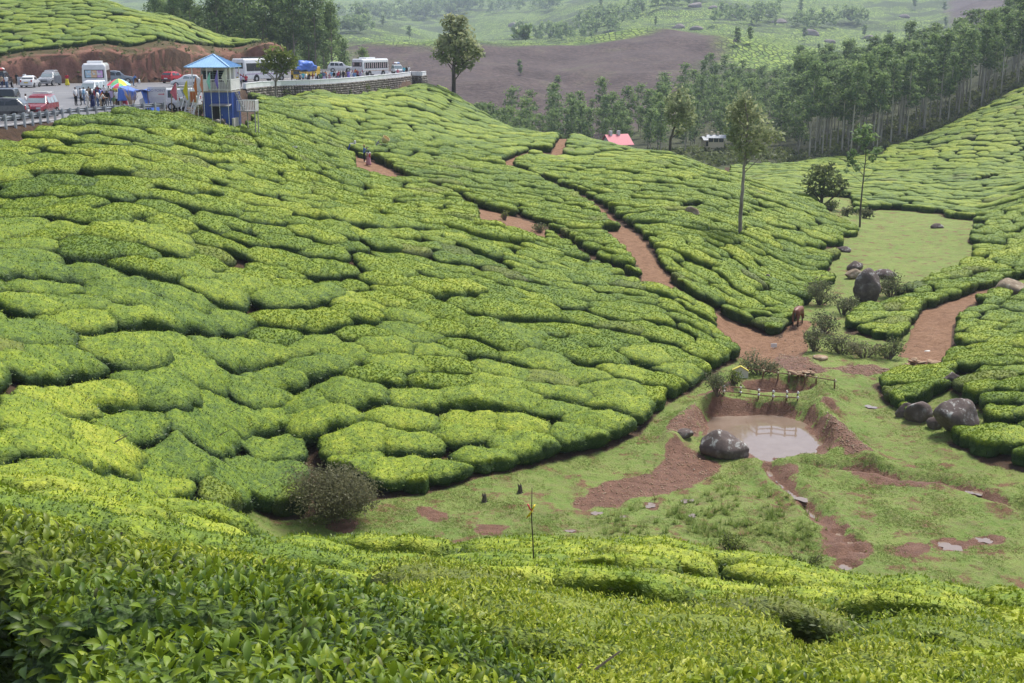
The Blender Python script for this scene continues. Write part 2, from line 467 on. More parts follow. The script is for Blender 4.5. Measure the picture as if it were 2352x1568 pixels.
class Field:
    """a distance field kept on a grid and read back bilinearly"""
    def __init__(s, fn, x0, x1, y0, y1, res):
        s.x0, s.y0, s.res = x0, y0, res
        xs = np.arange(x0, x1 + res, res); ys = np.arange(y0, y1 + res, res)
        s.t = fn(*np.meshgrid(xs, ys))
    def __call__(s, x, y):
        i = np.clip((x - s.x0) / s.res, 0, s.t.shape[1] - 1.001); j = np.clip((y - s.y0) / s.res, 0, s.t.shape[0] - 1.001)
        i0, j0 = i.astype(int), j.astype(int); fi, fj = i - i0, j - j0
        return s.t[j0, i0] * (1 - fi) * (1 - fj) + s.t[j0, i0 + 1] * fi * (1 - fj) + s.t[j0 + 1, i0] * (1 - fi) * fj + s.t[j0 + 1, i0 + 1] * fi * fj
F_ROAD = Field(lambda x, y: d_poly(x, y, ROAD_POLY), -125, 6, 60, 290, 0.8)
F_BANK = Field(lambda x, y: d_line(x, y, BANK)[0], -125, 6, 60, 290, 1.0)
F_BERM = Field(lambda x, y: d_line(x, y, BERM)[0], 0, 45, 40, 92, 0.25)
F_BERM2 = Field(lambda x, y: d_line(x, y, BERM2)[0], 0, 45, 40, 92, 0.25)
F_POND = Field(lambda x, y: d_poly(x, y, POND), 0, 45, 40, 92, 0.25)
F_PIT = Field(lambda x, y: d_poly(x, y, PIT), 0, 45, 40, 92, 0.25)
F_DITCH = Field(lambda x, y: d_line(x, y, DITCH)[0], 0, 45, 40, 92, 0.2)
F_DITCH2 = Field(lambda x, y: d_line(x, y, DITCH2)[0], 0, 45, 40, 92, 0.2)
_dend = DITCH[-1]
PUDDLES = [(*on_z(u, v, FLOOR_Z), r) for u, v, r in [(2180,1250,0.6),(1840,1140,0.35),(1372,1165,0.28),(1578,1142,0.3),(1495,1152,0.3),(1960,1238,0.35),(1930,1218,0.3),(1945,1297,0.45),(2262,1237,0.4),(1975,1262,0.3),(1880,1128,0.25),(1430,1178,0.2),(1310,1210,0.2),(1590,1180,0.22),(1705,1286,0.3),(1910,940,0.35),(2000,930,0.35),(1950,842,0.5),(1860,858,0.55),(2240,1130,0.35)]]

def PZ(px, py): return float(bilin(_wc, _sc, _lc, np.array([px / py]), np.log(np.array([py])))[0] * py)
def ground_post(x, y, z):
    # fine unevenness
    near = sstep(300, 120, y)
    z = z + near * (fnoise(x / 7.0, y / 7.0, seed=3) - 0.5) * 0.5 + near * (fnoise(x / 1.6, y / 1.6, seed=4) - 0.5) * 0.12
    far = sstep(350, 800, y)
    z = z + far * (fnoise(x / 120.0, y / 120.0, seed=5, oct=4) - 0.5) * 26 * sstep(700, 1200, y) + sstep(300, 430, y) * (fnoise(x / 45.0, y / 45.0, seed=6, oct=3) - 0.5) * 11
    # road platform
    m = (y > 60) & (y < 300) & (x < 5)
    if m.any():
        xm, ym, zm = x[m], y[m], z[m]
        d = F_ROAD(xm, ym)
        t = sstep(0.95, 0.25, d)
        z = z.copy(); z[m] = zm * (1 - t) + (ROAD_Z - 0.06) * t
    # pond, pit, ditches, berms
    m = (y > 40) & (y < 90) & (x > 0)
    if m.any():
        xm, ym, zm = x[m], y[m], z[m].copy()
        b = F_BERM(xm, ym); zm += 0.55 * np.exp(-(b / 0.75) ** 2) * (0.75 + 0.5 * fnoise(xm / 0.9, ym / 0.9, seed=8))
        b = F_BERM2(xm, ym); zm += 0.35 * np.exp(-(b / 0.6) ** 2)
        dp = F_POND(xm, ym)
        t = sstep(0.55, -0.15, dp); zm = zm * (1 - t) + (FLOOR_Z - 0.56 - 0.24 * sstep(0, -0.8, dp) + 0.20 * sstep(63.0, 60.0, ym) + 0.22 * (fnoise(xm / 1.1, ym / 1.1, seed=12) - 0.5)) * t
        # silted mud in the near half of the pond
        dp = F_PIT(xm, ym); t = sstep(0.3, -0.2, dp); zm = zm * (1 - t) + (FLOOR_Z - 0.75) * t
        dd = F_DITCH(xm, ym); t = np.exp(-(dd / 0.32) ** 2); zm -= 0.42 * t * sstep(1, 5, np.hypot(xm - _dend[0], ym - _dend[1])); zm += 0.16 * np.exp(-((dd - 0.9) / 0.35) ** 2)
        dd = F_DITCH2(xm, ym); zm -= 0.40 * np.exp(-(dd / 0.38) ** 2); zm += 0.14 * np.exp(-((dd - 0.8) / 0.4) ** 2)
        # grassy hummocks on the wet floor
        fl = sstep(-19.6, -20.1, zm)
        zm += fl * ((fnoise(xm / 0.55, ym / 0.55, seed=9) - 0.5) * 0.22 + (fnoise(xm / 1.7, ym / 1.7, seed=10) - 0.5) * 0.22)
        for px, py, pr in PUDDLES:
            q = np.hypot(xm - px, (ym - py)) / pr + (fnoise(xm / 0.5, ym / 0.5, seed=13) - 0.5) * 0.9
            t = sstep(1.25, 0.75, q); zm = zm * (1 - t) + (PZ(px, py) - 0.11) * t
        z = z.copy(); z[m] = zm
    return z

_w = bilin(_wc, _sc, _lc, _SS.ravel(), np.log(_YY.ravel()))
GX = (_SS * _YY).ravel(); GY = _YY.ravel()
GZ = ground_post(GX, GY, _w * GY)
GZ2 = GZ.reshape(NY, NS)
_WR = (GZ / GY).reshape(NY, NS)             # z/y table

def zg(x, y):
    x = np.asarray(x, float); y = np.maximum(np.asarray(y, float), 2.3)
    return bilin(GZ2, S_AX, L_AX, np.clip(x / y, -SMAX, SMAX), np.log(y))
def hit(u, v, h=0.0, y0=3.0):
    """first ground point (raised by h) on a sight line -> (x, y, z of ground)"""
    s, w = ray(u, v); s = float(s); w = float(w)
    i = (s + SMAX) / (2 * SMAX) * (NS - 1); i0 = int(np.clip(i, 0, NS - 2)); f = i - i0
    col = _WR[:, i0] * (1 - f) + _WR[:, i0 + 1] * f + h / Y_AX
    k = np.nonzero((col >= w) & (Y_AX > y0))[0]
    if len(k) == 0: k0 = NY - 1
    else: k0 = k[0]
    if k0 == 0: Y = Y_AX[0]
    else:
        a, b = col[k0 - 1], col[k0]; t = np.clip((w - a) / (b - a + 1e-12), 0, 1); Y = Y_AX[k0 - 1] * (1 - t) + Y_AX[k0] * t
    x = s * Y
    return np.array([x, Y, float(zg(np.array([x]), np.array([Y]))[0])])
def H2(pts, h=0.0, y0=3.0): return [hit(u, v, h, y0)[:2] for u, v in pts]
def colY(u, Y):
    return np.array([(u - CX) / F / CP * Y, Y])

# ------------------------------------------------------------------ ground regions
# soil paths (photo points on the ground between the bushes)
PATHS = {
 'a': (smooth_line(H2([(800,352),(836,376),(872,388),(905,404),(960,426),(1010,443),(1050,460),(1095,486),(1150,508),(1210,524),(1262,536)]), 5), 0.5),
 'b': (smooth_line(H2([(1330,312),(1290,328),(1230,350),(1160,380),(1210,404),(1280,434),(1350,468),(1388,496),(1438,536),(1476,578),(1502,622),(1530,655),(1580,690),(1640,722),(1690,768),(1760,800),(1830,850)]), 5), 0.62),
 'c': (smooth_line(H2([(1842,740),(1822,770),(1832,800),(1810,820)]), 5), 0.75),
 'd': (smooth_line(H2([(2095,815),(2118,780),(2150,738),(2205,697),(2290,668),(2360,655),(2460,640)]), 5), 0.9),
 'e': (smooth_line(H2([(1262,536),(1330,585),(1400,625),(1470,655),(1530,672)]), 5), 0.55),
 'f': (smooth_line(H2([(2352,392),(2300,408),(2255,420),(2215,424)]), 5), 0.8),
}
def path_d(x, y):
    best = np.full(np.shape(x), 9.0)
    for pl, hw in PATHS.values():
        d, _ = d_line(x, y, pl); best = np.minimum(best, d - hw)
    return best

# open grass: valley floor and meadow
BASE_LINE = H2([(575,1165),(700,1192),(860,1150),(980,1135),(1100,1098),(1290,1058),(1400,1035),(1470,1000),(1530,930),(1590,900),(1640,860),(1690,832),(1720,800)])
FLOOR_POLY = np.array([colY(430,44), colY(540,50)] + BASE_LINE + H2([(1760,800),(1800,775),(1850,735),(1940,765),(2060,790),(2100,742),(2180,800),(2240,815),(2150,822),(2000,885),(2060,950),(2150,1005),(2250,1060),(2352,1085),(2520,1130)])
             + [colY(2700,36), colY(2352,34), colY(1800,37), colY(1176,41), colY(800,40), colY(600,40)])
MEADOW = np.array(H2([(1895,600),(1930,560),(1960,535),(1915,505),(1880,470),(1950,492),(2060,478),(2150,492),(2240,512),(2252,545),(2235,575),(2215,610),(2170,640),(2120,660),(2060,690),(1960,700),(1940,650),(1890,640)]))
GRASSY = [FLOOR_POLY, MEADOW]

# bare mud on the floor (trampled, a shape of its own)
MUD = [np.array([on_z(u, v, FLOOR_Z) for u, v in p]) for p in (
    [(1305,1135),(1360,1105),(1420,1085),(1490,1080),(1530,1050),(1540,1022),(1600,1035),(1660,1055),(1640,1085),(1590,1100),(1540,1120),(1470,1135),(1400,1150),(1350,1152)],
    [(1528,1005),(1560,970),(1600,940),(1620,950),(1618,985),(1590,1000),(1550,1010)],
    [(1900,960),(1935,985),(1985,1035),(2005,1052),(1960,1055),(1925,1020),(1890,985)],
    [(940,1160),(990,1163),(1030,1190),(1000,1195)],[(1100,1205),(1160,1210),(1150,1240),(1110,1230)],[(770,1195),(830,1195),(800,1222),(760,1218)],
    [(1790,1075),(1850,1070),(1830,1100),(1800,1095)],[(1880,1075),(2000,1080),(2100,1100),(2200,1118),(2190,1130),(2080,1112),(1960,1095)],
    [(1400,1090),(1300,1150)],[(1900,1230),(1960,1220),(2010,1260),(1960,1300),(1890,1270)],[(1830,1130),(1880,1150),(1900,1200),(1860,1180)],
    [(2080,1240),(2140,1250),(2120,1290),(2060,1270)],[(1900,850),(2000,840),(2060,860),(1960,865)],[(1790,810),(1860,830),(1900,860),(1830,865),(1780,840)],
    [(1610,910),(1660,890),(1700,878),(1690,905),(1640,925)],
    ) if len(p) > 2]

# stretches of open ground the photo shows between the hedges: no bush may stand on or before them
OPEN = [[(800,356),(835,364),(875,380),(908,397),(904,406),(862,395),(825,380)],
        [(1090,479),(1120,484),(1190,501),(1252,520),(1254,532),(1180,518),(1100,497)], [(1140,380),(1200,356),(1300,316),(1326,310),(1318,324),(1240,354),(1180,384),(1152,392)],
        [(1366,478),(1395,486),(1440,518),(1482,558),(1492,590),(1537,640),(1530,660),(1478,642),(1468,600),(1418,547),(1373,507)],
        [(1638,713),(1690,742),(1760,772),(1800,776),(1810,800),(1780,842),(1700,802),(1648,747)], [(2085,790),(2100,740),(2130,703),(2210,678),(2302,658),(2294,677),(2200,707),(2190,742),(2180,790),(2150,830),(2090,830)],
        [(1803,772),(1830,738),(1848,742),(1840,802),(1808,802)]]
OPEN_Y = [float(np.mean([hit(u, v)[1] for u, v in p])) for p in OPEN]
def project(x, y, z):
    f = y * CP - z * SP
    return CX + F * x / f, CY - F * (y * SP + z * CP) / f
def open_ground(x, y, h):
    """would something h tall here stand on or hide the open stretches?"""
    out = np.zeros(x.shape, bool); z0 = zg(x.ravel(), y.ravel()).reshape(x.shape)
    u, v = project(x, y, z0 + h)
    for p, Yc in zip(OPEN, OPEN_Y):
        m = (y > Yc - 16) & (y < Yc + 4)
        out[m] |= in_poly(u[m], v[m], p)
    return out
F_PATH = Field(path_d, -60, 75, 60, 200, 0.3)
F_FLOOR = Field(lambda x, y: d_poly(x, y, FLOOR_POLY), -60, 75, 25, 125, 0.4)
F_MEADOW = Field(lambda x, y: d_poly(x, y, MEADOW) + (fnoise(x / 3.5, y / 3.5, seed=58) - 0.5) * 4.5, 10, 90, 90, 165, 0.4)
def f_grass(x, y):
    a = np.where((y < 124) & (y > 25), F_FLOOR(x, y), 9.0); b = np.where((y > 91) & (y < 164) & (x > 11), F_MEADOW(x, y), 9.0)
    return np.minimum(a, b)
def f_path(x, y): return np.where((y > 61) & (y < 199), F_PATH(x, y), 9.0)
def _mudf(x, y):
    m = np.full(x.shape, 9.0)
    for p in MUD: m = np.minimum(m, d_poly(x, y, p))
    return m
F_MUD = Field(_mudf, -15, 45, 38, 92, 0.25)
LOOKOUT_PLOT = np.array(H2([(330,268),(420,268),(470,290),(545,300),(572,292),(586,265),(590,238),(560,215)]) + [(-32.5,140),(-29,108)])
WOOD_POLY = np.array([colY(985,207), colY(1043,206), colY(1180,195), colY(1320,184), colY(1440,178), colY(1560,172), colY(1640,176), colY(1660,232), colY(1880,244), colY(1990,244), hit(2040,343)[:2], hit(2200,282)[:2], hit(2352,202)[:2], colY(2500,262), colY(2700,268), (300,480), (-60,480), (-50,300), (-25,230), (-18,216)])
SCRUB = [np.array(H2(p)) for p in (
    [(1830,735),(1870,680),(1930,640),(2000,700),(2085,672),(2050,700),(1960,720),(1930,770),(2080,790),(2070,830),(1900,835),(1850,790)],
    [(2060,935),(2120,930),(2180,900),(2255,960),(2260,1010),(2150,1010)],
    [(2185,862),(2240,862),(2240,885),(2170,885)],
    [(2300,650),(2360,640),(2360,680),(2300,685)],
    [(1562,478),(1608,479),(1606,492),(1562,489)],
    [(1850,450),(1950,455),(1960,510),(1900,500)],
    [(690,1140),(760,1095),(840,1140),(800,1190),(700,1180)])]
x, y, z = GX, GY, GZ
a_soil = np.zeros(len(x)); a_grass = np.zeros(len(x)); a_mud = np.zeros(len(x))
m = y < 330
xm, ym = x[m], y[m]
a_soil[m] = np.maximum(sstep(0.35, -0.35, f_path(xm, ym)), 0.9 * (open_ground(xm, ym, 0.0) | open_ground(xm, ym, 0.5)))
scr_ = np.minimum.reduce([d_poly(xm, ym, p) for p in SCRUB[:4] + [SCRUB[5]]])
a_grass[m] = np.maximum(sstep(0.5, -0.5, f_grass(xm, ym)), sstep(0.8, -0.4, scr_)) * (1 - 0.9 * a_soil[m])
m = (y > 38) & (y < 92) & (x > -15) & (x < 45)
xm, ym = x[m], y[m]
wob = (fnoise(xm / 0.8, ym / 0.8, seed=21) - 0.5) * 1.1
mud = np.minimum.reduce([F_MUD(xm, ym), F_DITCH(xm, ym) - 0.45, F_DITCH2(xm, ym) - 0.28, np.abs(F_POND(xm, ym) - 0.1) - 0.35, F_POND(xm, ym), F_PIT(xm, ym) - 0.25])
for px, py, pr in PUDDLES: mud = np.minimum(mud, np.hypot(xm - px, ym - py) - pr * 1.3)
a_mud[m] = sstep(0.25, -0.25, mud + wob)

# far land use, from positions on the hills
BROWN = np.array(H2([(800,101),(845,101),(1000,109),(1300,104),(1420,92),(1540,66),(1620,76),(1652,96),(1655,142),(1600,190)], y0=320) + [colY(1560,330), colY(1250,300), colY(1000,262), colY(850,330)])
BROWN2 = np.array(H2([(2352,4),(2300,18),(2230,40),(2160,72),(2120,95),(2200,105),(2352,60)], y0=600) + [colY(2700,820), colY(2700,1200)])
BROWN3 = np.array([colY(2130,1000), colY(2110,1250), colY(2150,1600), colY(2700,1700), colY(2700,1010)])
a_brown = np.zeros(len(x)); a_wood = np.zeros(len(x))
m = y > 250
xm, ym = x[m], y[m]
a_brown[m] = np.maximum.reduce([sstep(6, -6, d_poly(xm, ym, p) + 14 * (fnoise(xm / 18, ym / 18, seed=51) - 0.5)) for p in (BROWN, BROWN2, BROWN3)])
a_wood = sstep(2, -4, d_poly(x, y, WOOD_POLY)) * (y < 480) * (y > 170) * (1 - a_brown)

def ground_material():
    t = NT('ground')
    pos = t.pos()
    soil, grass, mud = t.attr('soil'), t.attr('grass'), t.attr('mud')
    n0 = t.noise(pos, 0.35, 4, 0.6); n1 = t.noise(pos, 2.2, 4, 0.65); n2 = t.noise(pos, 14, 4, 0.7); n3 = t.noise(pos, 45, 3, 0.7)
    # litter and reddish earth under the bushes, darkened to paint shade in the gaps
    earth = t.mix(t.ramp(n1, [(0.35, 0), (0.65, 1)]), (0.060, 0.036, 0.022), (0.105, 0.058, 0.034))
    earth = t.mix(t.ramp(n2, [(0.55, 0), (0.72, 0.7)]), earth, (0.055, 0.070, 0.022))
    # trodden soil
    pth = t.mix(t.ramp(n1, [(0.3, 0), (0.7, 1)]), (0.195, 0.100, 0.054), (0.330, 0.190, 0.112))
    pth = t.mix(t.ramp(n3, [(0.62, 0), (0.75, 0.5)]), pth, (0.14, 0.075, 0.045))
    # grazed turf: yellow-green, with straw and clover patches
    gcol = t.mix(t.ramp(t.math('ADD', t.math('MULTIPLY', n0, 0.5), t.math('MULTIPLY', n1, 0.5)), [(0.38, 0), (0.62, 1)]), (0.160, 0.245, 0.048), (0.270, 0.325, 0.085))
    gcol = t.mix(t.ramp(n1, [(0.45, 0), (0.75, 0.75)]), gcol, (0.215, 0.215, 0.085))
    gcol = t.mix(t.ramp(n2, [(0.55, 0), (0.78, 0.5)]), gcol, (0.105, 0.165, 0.034))
    n4 = t.noise(pos, 0.55, 5, 0.7)
    gcol = t.mix(t.ramp(n4, [(0.50, 0), (0.72, 0.65)]), gcol, (0.165, 0.150, 0.062))
    mcol = t.mix(t.ramp(n1, [(0.35, 0), (0.65, 1)]), (0.150, 0.068, 0.040), (0.235, 0.118, 0.072))
    mcol = t.mix(t.ramp(n3, [(0.58, 0), (0.72, 0.6)]), mcol, (0.30, 0.20, 0.14))
    edge = t.math('MULTIPLY', t.math('SUBTRACT', n2, 0.5), 1.1)
    sharp = lambda a: t.ramp(t.math('ADD', a, edge), [(0.40, 0), (0.60, 1)])
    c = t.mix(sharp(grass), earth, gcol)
    # worn spots show through the wet turf
    worn = t.math('MULTIPLY', grass, t.ramp(t.math('ADD', t.noise(pos, 0.9, 5, 0.7), t.math('MULTIPLY', n2, 0.25)), [(0.66, 0), (0.76, 0.9)]))
    c = t.mix(worn, c, mcol)
    c = t.mix(sharp(soil), c, pth)
    c = t.mix(sharp(mud), c, mcol)
    h = t.math('ADD', t.math('ADD', t.math('MULTIPLY', n2, 1.0), t.math('MULTIPLY', n1, 1.5)), t.math('MULTIPLY', n3, 0.5))
    rough = t.math('SUBTRACT', 0.9, t.math('MULTIPLY', mud, 0.35))
    return t.bsdf(c, rough, 0, 0.3, t.bump(h, 0.9, 0.12))
def hills_material():
    t = NT('hills')
    pos = t.pos(); br, wd = t.attr('brown'), t.attr('wood')
    n0 = t.noise(pos, 0.012, 4, 0.6); n1 = t.noise(pos, 0.06, 4, 0.6); n2 = t.noise(pos, 0.5, 3, 0.6)
    flat = t.scale(pos, (1.0, 0.55, 0.6))
    v = t.voro(flat, 0.42, 'DISTANCE_TO_EDGE'); vc = t.voro(flat, 0.42, out='Color')
    sp = t.n('ShaderNodeSeparateColor'); t.l(vc, sp.inputs[0])
    tea = t.mix(sp.outputs[0], (0.115, 0.195, 0.036), (0.245, 0.330, 0.066))
    tea = t.mix(t.ramp(n1, [(0.4, 0), (0.7, 0.6)]), tea, (0.10, 0.145, 0.05))
    gapm = t.ramp(v, [(0.02, 0.8), (0.13, 0)])  # dark cell edges paint the shadow between distant bushes
    gapp = t.ramp(t.voro(t.scale(pos, (0.5, 1.2, 0.8)), 0.9, 'DISTANCE_TO_EDGE'), [(0.02, 1), (0.2, 0)])
    tea = t.mix(gapm, tea, (0.030, 0.055, 0.020))
    scrub = t.mix(t.ramp(n2, [(0.4, 0), (0.65, 1)]), (0.035, 0.062, 0.026), (0.085, 0.110, 0.045))
    tea = t.mix(t.ramp(t.math('ADD', n0, t.math('MULTIPLY', n1, 0.35)), [(0.69, 0), (0.76, 0.85)]), tea, scrub)
    # pruned tea: bare brown stems with a purple cast
    prune = t.mix(t.ramp(t.math('ADD', t.math('MULTIPLY', n2, 0.5), t.math('MULTIPLY', n1, 0.5)), [(0.38, 0), (0.62, 1)]), (0.050, 0.034, 0.034), (0.130, 0.094, 0.086))
    prune = t.mix(t.ramp(n1, [(0.55, 0), (0.75, 0.45)]), prune, (0.10, 0.11, 0.055))
    prune = t.mix(t.math('MULTIPLY', gapp, 0.6), prune, (0.045, 0.036, 0.033))
    c = t.mix(br, tea, prune)
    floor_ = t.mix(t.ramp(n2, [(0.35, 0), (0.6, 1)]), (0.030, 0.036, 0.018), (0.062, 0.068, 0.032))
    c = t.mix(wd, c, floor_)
    h = t.math('MULTIPLY', t.math('SUBTRACT', 1.0, gapm), t.math('SUBTRACT', 1.0, t.math('MAXIMUM', wd, br)))
    return t.bsdf(c, 0.9, 0, 0.2, t.bump(t.math('ADD', h, t.math('MULTIPLY', n2, 0.6)), 0.8, 1.0))
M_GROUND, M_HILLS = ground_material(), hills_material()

idx = np.arange(NY * NS).reshape(NY, NS)
fq = np.stack([idx[:-1, :-1], idx[:-1, 1:], idx[1:, 1:], idx[1:, :-1]], -1).reshape(-1, 4)
fy = y[fq].mean(1); fx = x[fq].mean(1)
cls = np.zeros(len(fq), int)                                     # 0 tea hillside
g_f = a_grass[fq].mean(1)
cls[(g_f > 0.5) & (fy < 90)] = 1
cls[(g_f > 0.5) & (fy >= 90)] = 2
cls[(a_soil[fq].mean(1) > 0.5) & (fy < 210)] = 3
cls[(fy > 275)] = 6
cls[(a_wood[fq].mean(1) > 0.5) & (fy > 170)] = 4
cls[(a_brown[fq].mean(1) > 0.5) & (fy > 300) & (fy < 700)] = 5
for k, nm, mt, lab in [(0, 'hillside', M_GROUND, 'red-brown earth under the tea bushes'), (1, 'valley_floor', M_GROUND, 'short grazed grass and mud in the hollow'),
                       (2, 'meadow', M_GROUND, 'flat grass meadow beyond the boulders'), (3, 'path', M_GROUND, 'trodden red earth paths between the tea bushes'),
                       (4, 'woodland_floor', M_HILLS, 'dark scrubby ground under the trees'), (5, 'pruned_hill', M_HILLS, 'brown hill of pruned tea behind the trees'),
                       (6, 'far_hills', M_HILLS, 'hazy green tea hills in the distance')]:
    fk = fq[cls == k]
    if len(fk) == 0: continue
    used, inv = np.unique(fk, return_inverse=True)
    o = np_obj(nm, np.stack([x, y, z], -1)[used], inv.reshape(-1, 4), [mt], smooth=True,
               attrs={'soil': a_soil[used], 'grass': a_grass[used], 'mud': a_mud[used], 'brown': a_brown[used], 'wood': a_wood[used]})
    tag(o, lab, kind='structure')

# ------------------------------------------------------------------ tea bushes
ANG = []                                      # row directions, sampled
def rowdir(u0, v0, u1, v1):
    a, b = hit(u0, v0, T), hit(u1, v1, T)
    ANG.append(((a[0] + b[0]) / 2, (a[1] + b[1]) / 2, math.atan2(b[1] - a[1], b[0] - a[0])))
for q in [(0,1300,500,1410),(700,1330,1400,1380),(1500,1380,2300,1470),(0,1180,600,1290),(900,1260,1500,1260),(1600,1290,2300,1400),
          (0,900,350,900),(300,1000,700,1010),(0,820,220,820),(80,960,350,960),(0,1020,240,1026),(200,870,500,878),(350,930,650,940),(430,1070,680,1086),(0,760,260,762),(250,780,560,790),(0,600,300,620),(0,680,350,690),(500,850,1000,880),(900,990,1400,1040),(400,700,800,720),(900,720,1400,790),(1200,850,1550,890),
          (100,520,600,600),(600,560,1100,650),(1100,600,1500,700),(100,380,500,430),(500,430,1000,490),(1300,700,1640,790),
          (350,290,700,340),(620,240,900,280),(900,300,1200,330),(1000,380,1300,420),(1250,420,1500,460),(1500,480,1800,560),(1450,380,1700,420),(1700,600,1880,690),(1560,640,1750,740),
          (2050,440,2330,440),(2000,410,2300,412),(2280,560,2345,520),(1950,730,2300,655),(2150,880,2340,850),(2200,760,2340,740),(2100,340,2340,330)]:
    rowdir(*q)
a, b = hit(20, 60, T), hit(330, 85, T); ANG.append(((a[0]+b[0])/2, (a[1]+b[1])/2, math.atan2(b[1]-a[1], b[0]-a[0])))
ANG = np.array(ANG)
def row_angle(x, y):
    d2 = (x[:, None] - ANG[None, :, 0]) ** 2 + (y[:, None] - ANG[None, :, 1]) ** 2
    w = 1 / (d2 + 6.0) ** 2.2
    return np.arctan2((w * np.sin(2 * ANG[:, 2])).sum(1), (w * np.cos(2 * ANG[:, 2])).sum(1)) / 2

# where tea grows: a raster in world coordinates
RS = 0.4; RX0, RX1, RY0, RY1 = -120.0, 120.0, 2.0, 272.0
_rx = np.arange(RX0, RX1, RS); _ry = np.arange(RY0, RY1, RS)
RXX, RYY = np.meshgrid(_rx, _ry)
def _rast():
    X, Y = RXX, RYY
    ok = np.abs(X / Y) < 0.535
    ok &= (f_grass(X, Y) > 0) & (f_path(X, Y) > 0)
    ok &= ~open_ground(X, Y, 0.0) & ~open_ground(X, Y, 0.5) & ~open_ground(X, Y, 0.95)
    # the road, its verges and the cut bank
    d = F_ROAD(X, Y); db = F_BANK(X, Y)
    ok &= ~((Y > 61) & (X < 5) & ((d < 1.0) | (db < 5.2) | ((d < 1.8) & (Y < 106))))
    behind = (Y > 200) & (X > -30) & (X < -12)        # hollow behind the parapet end
    ok &= ~behind
    # lookout hut plot and rough ground below the van
    ok &= ~in_poly(X, Y, LOOKOUT_PLOT)
    # stream side scrub and rocks
    for p in SCRUB: ok &= ~in_poly(X, Y, p)
    # beyond the first ridge there is scrub and wood
    wood = in_poly(X, Y, WOOD_POLY)
    ok &= ~wood
    return ok
TEA = _rast()
def tea_ok(x, y):
    i = np.clip(((x - RX0) / RS).astype(int), 0, TEA.shape[1] - 1); j = np.clip(((y - RY0) / RS).astype(int), 0, TEA.shape[0] - 1)
    return TEA[j, i] & (x > RX0) & (x < RX1) & (y > RY0) & (y < RY1)

def darts(spacing_a, spacing_b, n_cand, seed, grow):
    """random points no closer than an ellipse laid along the rows"""
    g = np.random.default_rng(seed)
    # candidates even over the ground area
    u1 = g.random(n_cand); Yc = np.sqrt(u1 * (270 ** 2 - 3 ** 2) + 9)
    Sc = g.uniform(-0.53, 0.53, n_cand); Xc = Sc * Yc
    k = tea_ok(Xc, Yc); Xc, Yc = Xc[k], Yc[k]
    an = row_angle(Xc, Yc) + g.normal(0, 0.09, len(Xc))
    sc = grow(Yc)
    A, B = spacing_a * sc, spacing_b * sc
    cell = spacing_a * 1.0; grid = {}; keep = []
    ca, sa = np.cos(an), np.sin(an)
    Xl, Yl, Al, Bl, cl, sl = Xc.tolist(), Yc.tolist(), A.tolist(), B.tolist(), ca.tolist(), sa.tolist()
    for i in range(len(Xl)):
        xi, yi, ai, bi, c, s = Xl[i], Yl[i], Al[i], Bl[i], cl[i], sl[i]
        gx, gy = int(xi // cell), int(yi // cell); bad = False
        for ox in (-1, 0, 1):
            for oy in (-1, 0, 1):
                for (xj, yj) in grid.get((gx + ox, gy + oy), ()):
                    dx, dy = xj - xi, yj - yi
                    p = (dx * c + dy * s) / ai; q = (-dx * s + dy * c) / bi
                    if p * p + q * q < 1: bad = True; break
                if bad: break
            if bad: break
        if not bad:
            grid.setdefault((gx, gy), []).append((xi, yi)); keep.append(i)
    keep = np.array(keep)
    return Xc[keep], Yc[keep], an[keep], A[keep], B[keep]
_grow = lambda y: 1.0 + 0.30 * sstep(90, 200, y) - 0.12 * sstep(30, 12, y) + 0.30 * sstep(33, 40, y) * sstep(95, 55, y)
bx, by, ban, bA, bB = darts(1.95, 1.15, 120000, 11, _grow)
cx_, cy_, can, cA, cB = darts(5.4, 1.8, 60000, 12, _grow)
NB = len(bx)
kd = KDTree(len(cx_))
for i in range(len(cx_)): kd.insert((cx_[i], cy_[i], 0), i)
kd.balance()
cl = np.zeros(NB, int)
for i in range(NB):
    best = 1e9
    for co, j, d in kd.find_n((bx[i], by[i], 0), 6):
        dx, dy = bx[i] - cx_[j], by[i] - cy_[j]; c, s = math.cos(can[j]), math.sin(can[j])
        q = ((dx * c + dy * s) / cA[j]) ** 2 + ((-dx * s + dy * c) / cB[j]) ** 2
        if q < best: best = q; cl[i] = j
kd = KDTree(NB)
for i in range(NB): kd.insert((bx[i], by[i], 0), i)
kd.balance()
NN = 18
nbr = np.array([[j for _, j, _ in kd.find_n((bx[i], by[i], 0), NN + 1)][1:] for i in range(NB)])
g = np.random.default_rng(5)
NT_ = 24
th = np.linspace(0, 2 * math.pi, NT_, endpoint=False)
ex, ey = np.cos(th), np.sin(th)
ca, sa = np.cos(ban), np.sin(ban)
dx = bx[nbr] - bx[:, None]; dy = by[nbr] - by[:, None]
qs = (dx * ca[:, None] + dy * sa[:, None]) / bA[:, None]; qt = (-dx * sa[:, None] + dy * ca[:, None]) / bB[:, None]
es = (ex[None] * ca[:, None] + ey[None] * sa[:, None]) / bA[:, None]; et = (-ex[None] * sa[:, None] + ey[None] * ca[:, None]) / bB[:, None]
dot = qs[:, :, None] * es[:, None, :] + qt[:, :, None] * et[:, None, :]
half = (qs ** 2 + qt ** 2)[:, :, None] / 2
ids_ = np.arange(NB)[:, None] + 0 * nbr
pair = _hash(np.minimum(ids_, nbr), np.maximum(ids_, nbr), np.zeros_like(nbr), 77)     # same value from both sides
across = np.abs(qt) > np.abs(qs)
same = (cl[nbr] == cl[:, None]) | (pair < np.where(across, 0.20, 0.55)) & (by[:, None] > 30)
near_ = sstep(34, 26, by)[:, None]
hillg = sstep(140, 80, by)[:, None] * (1 - near_)
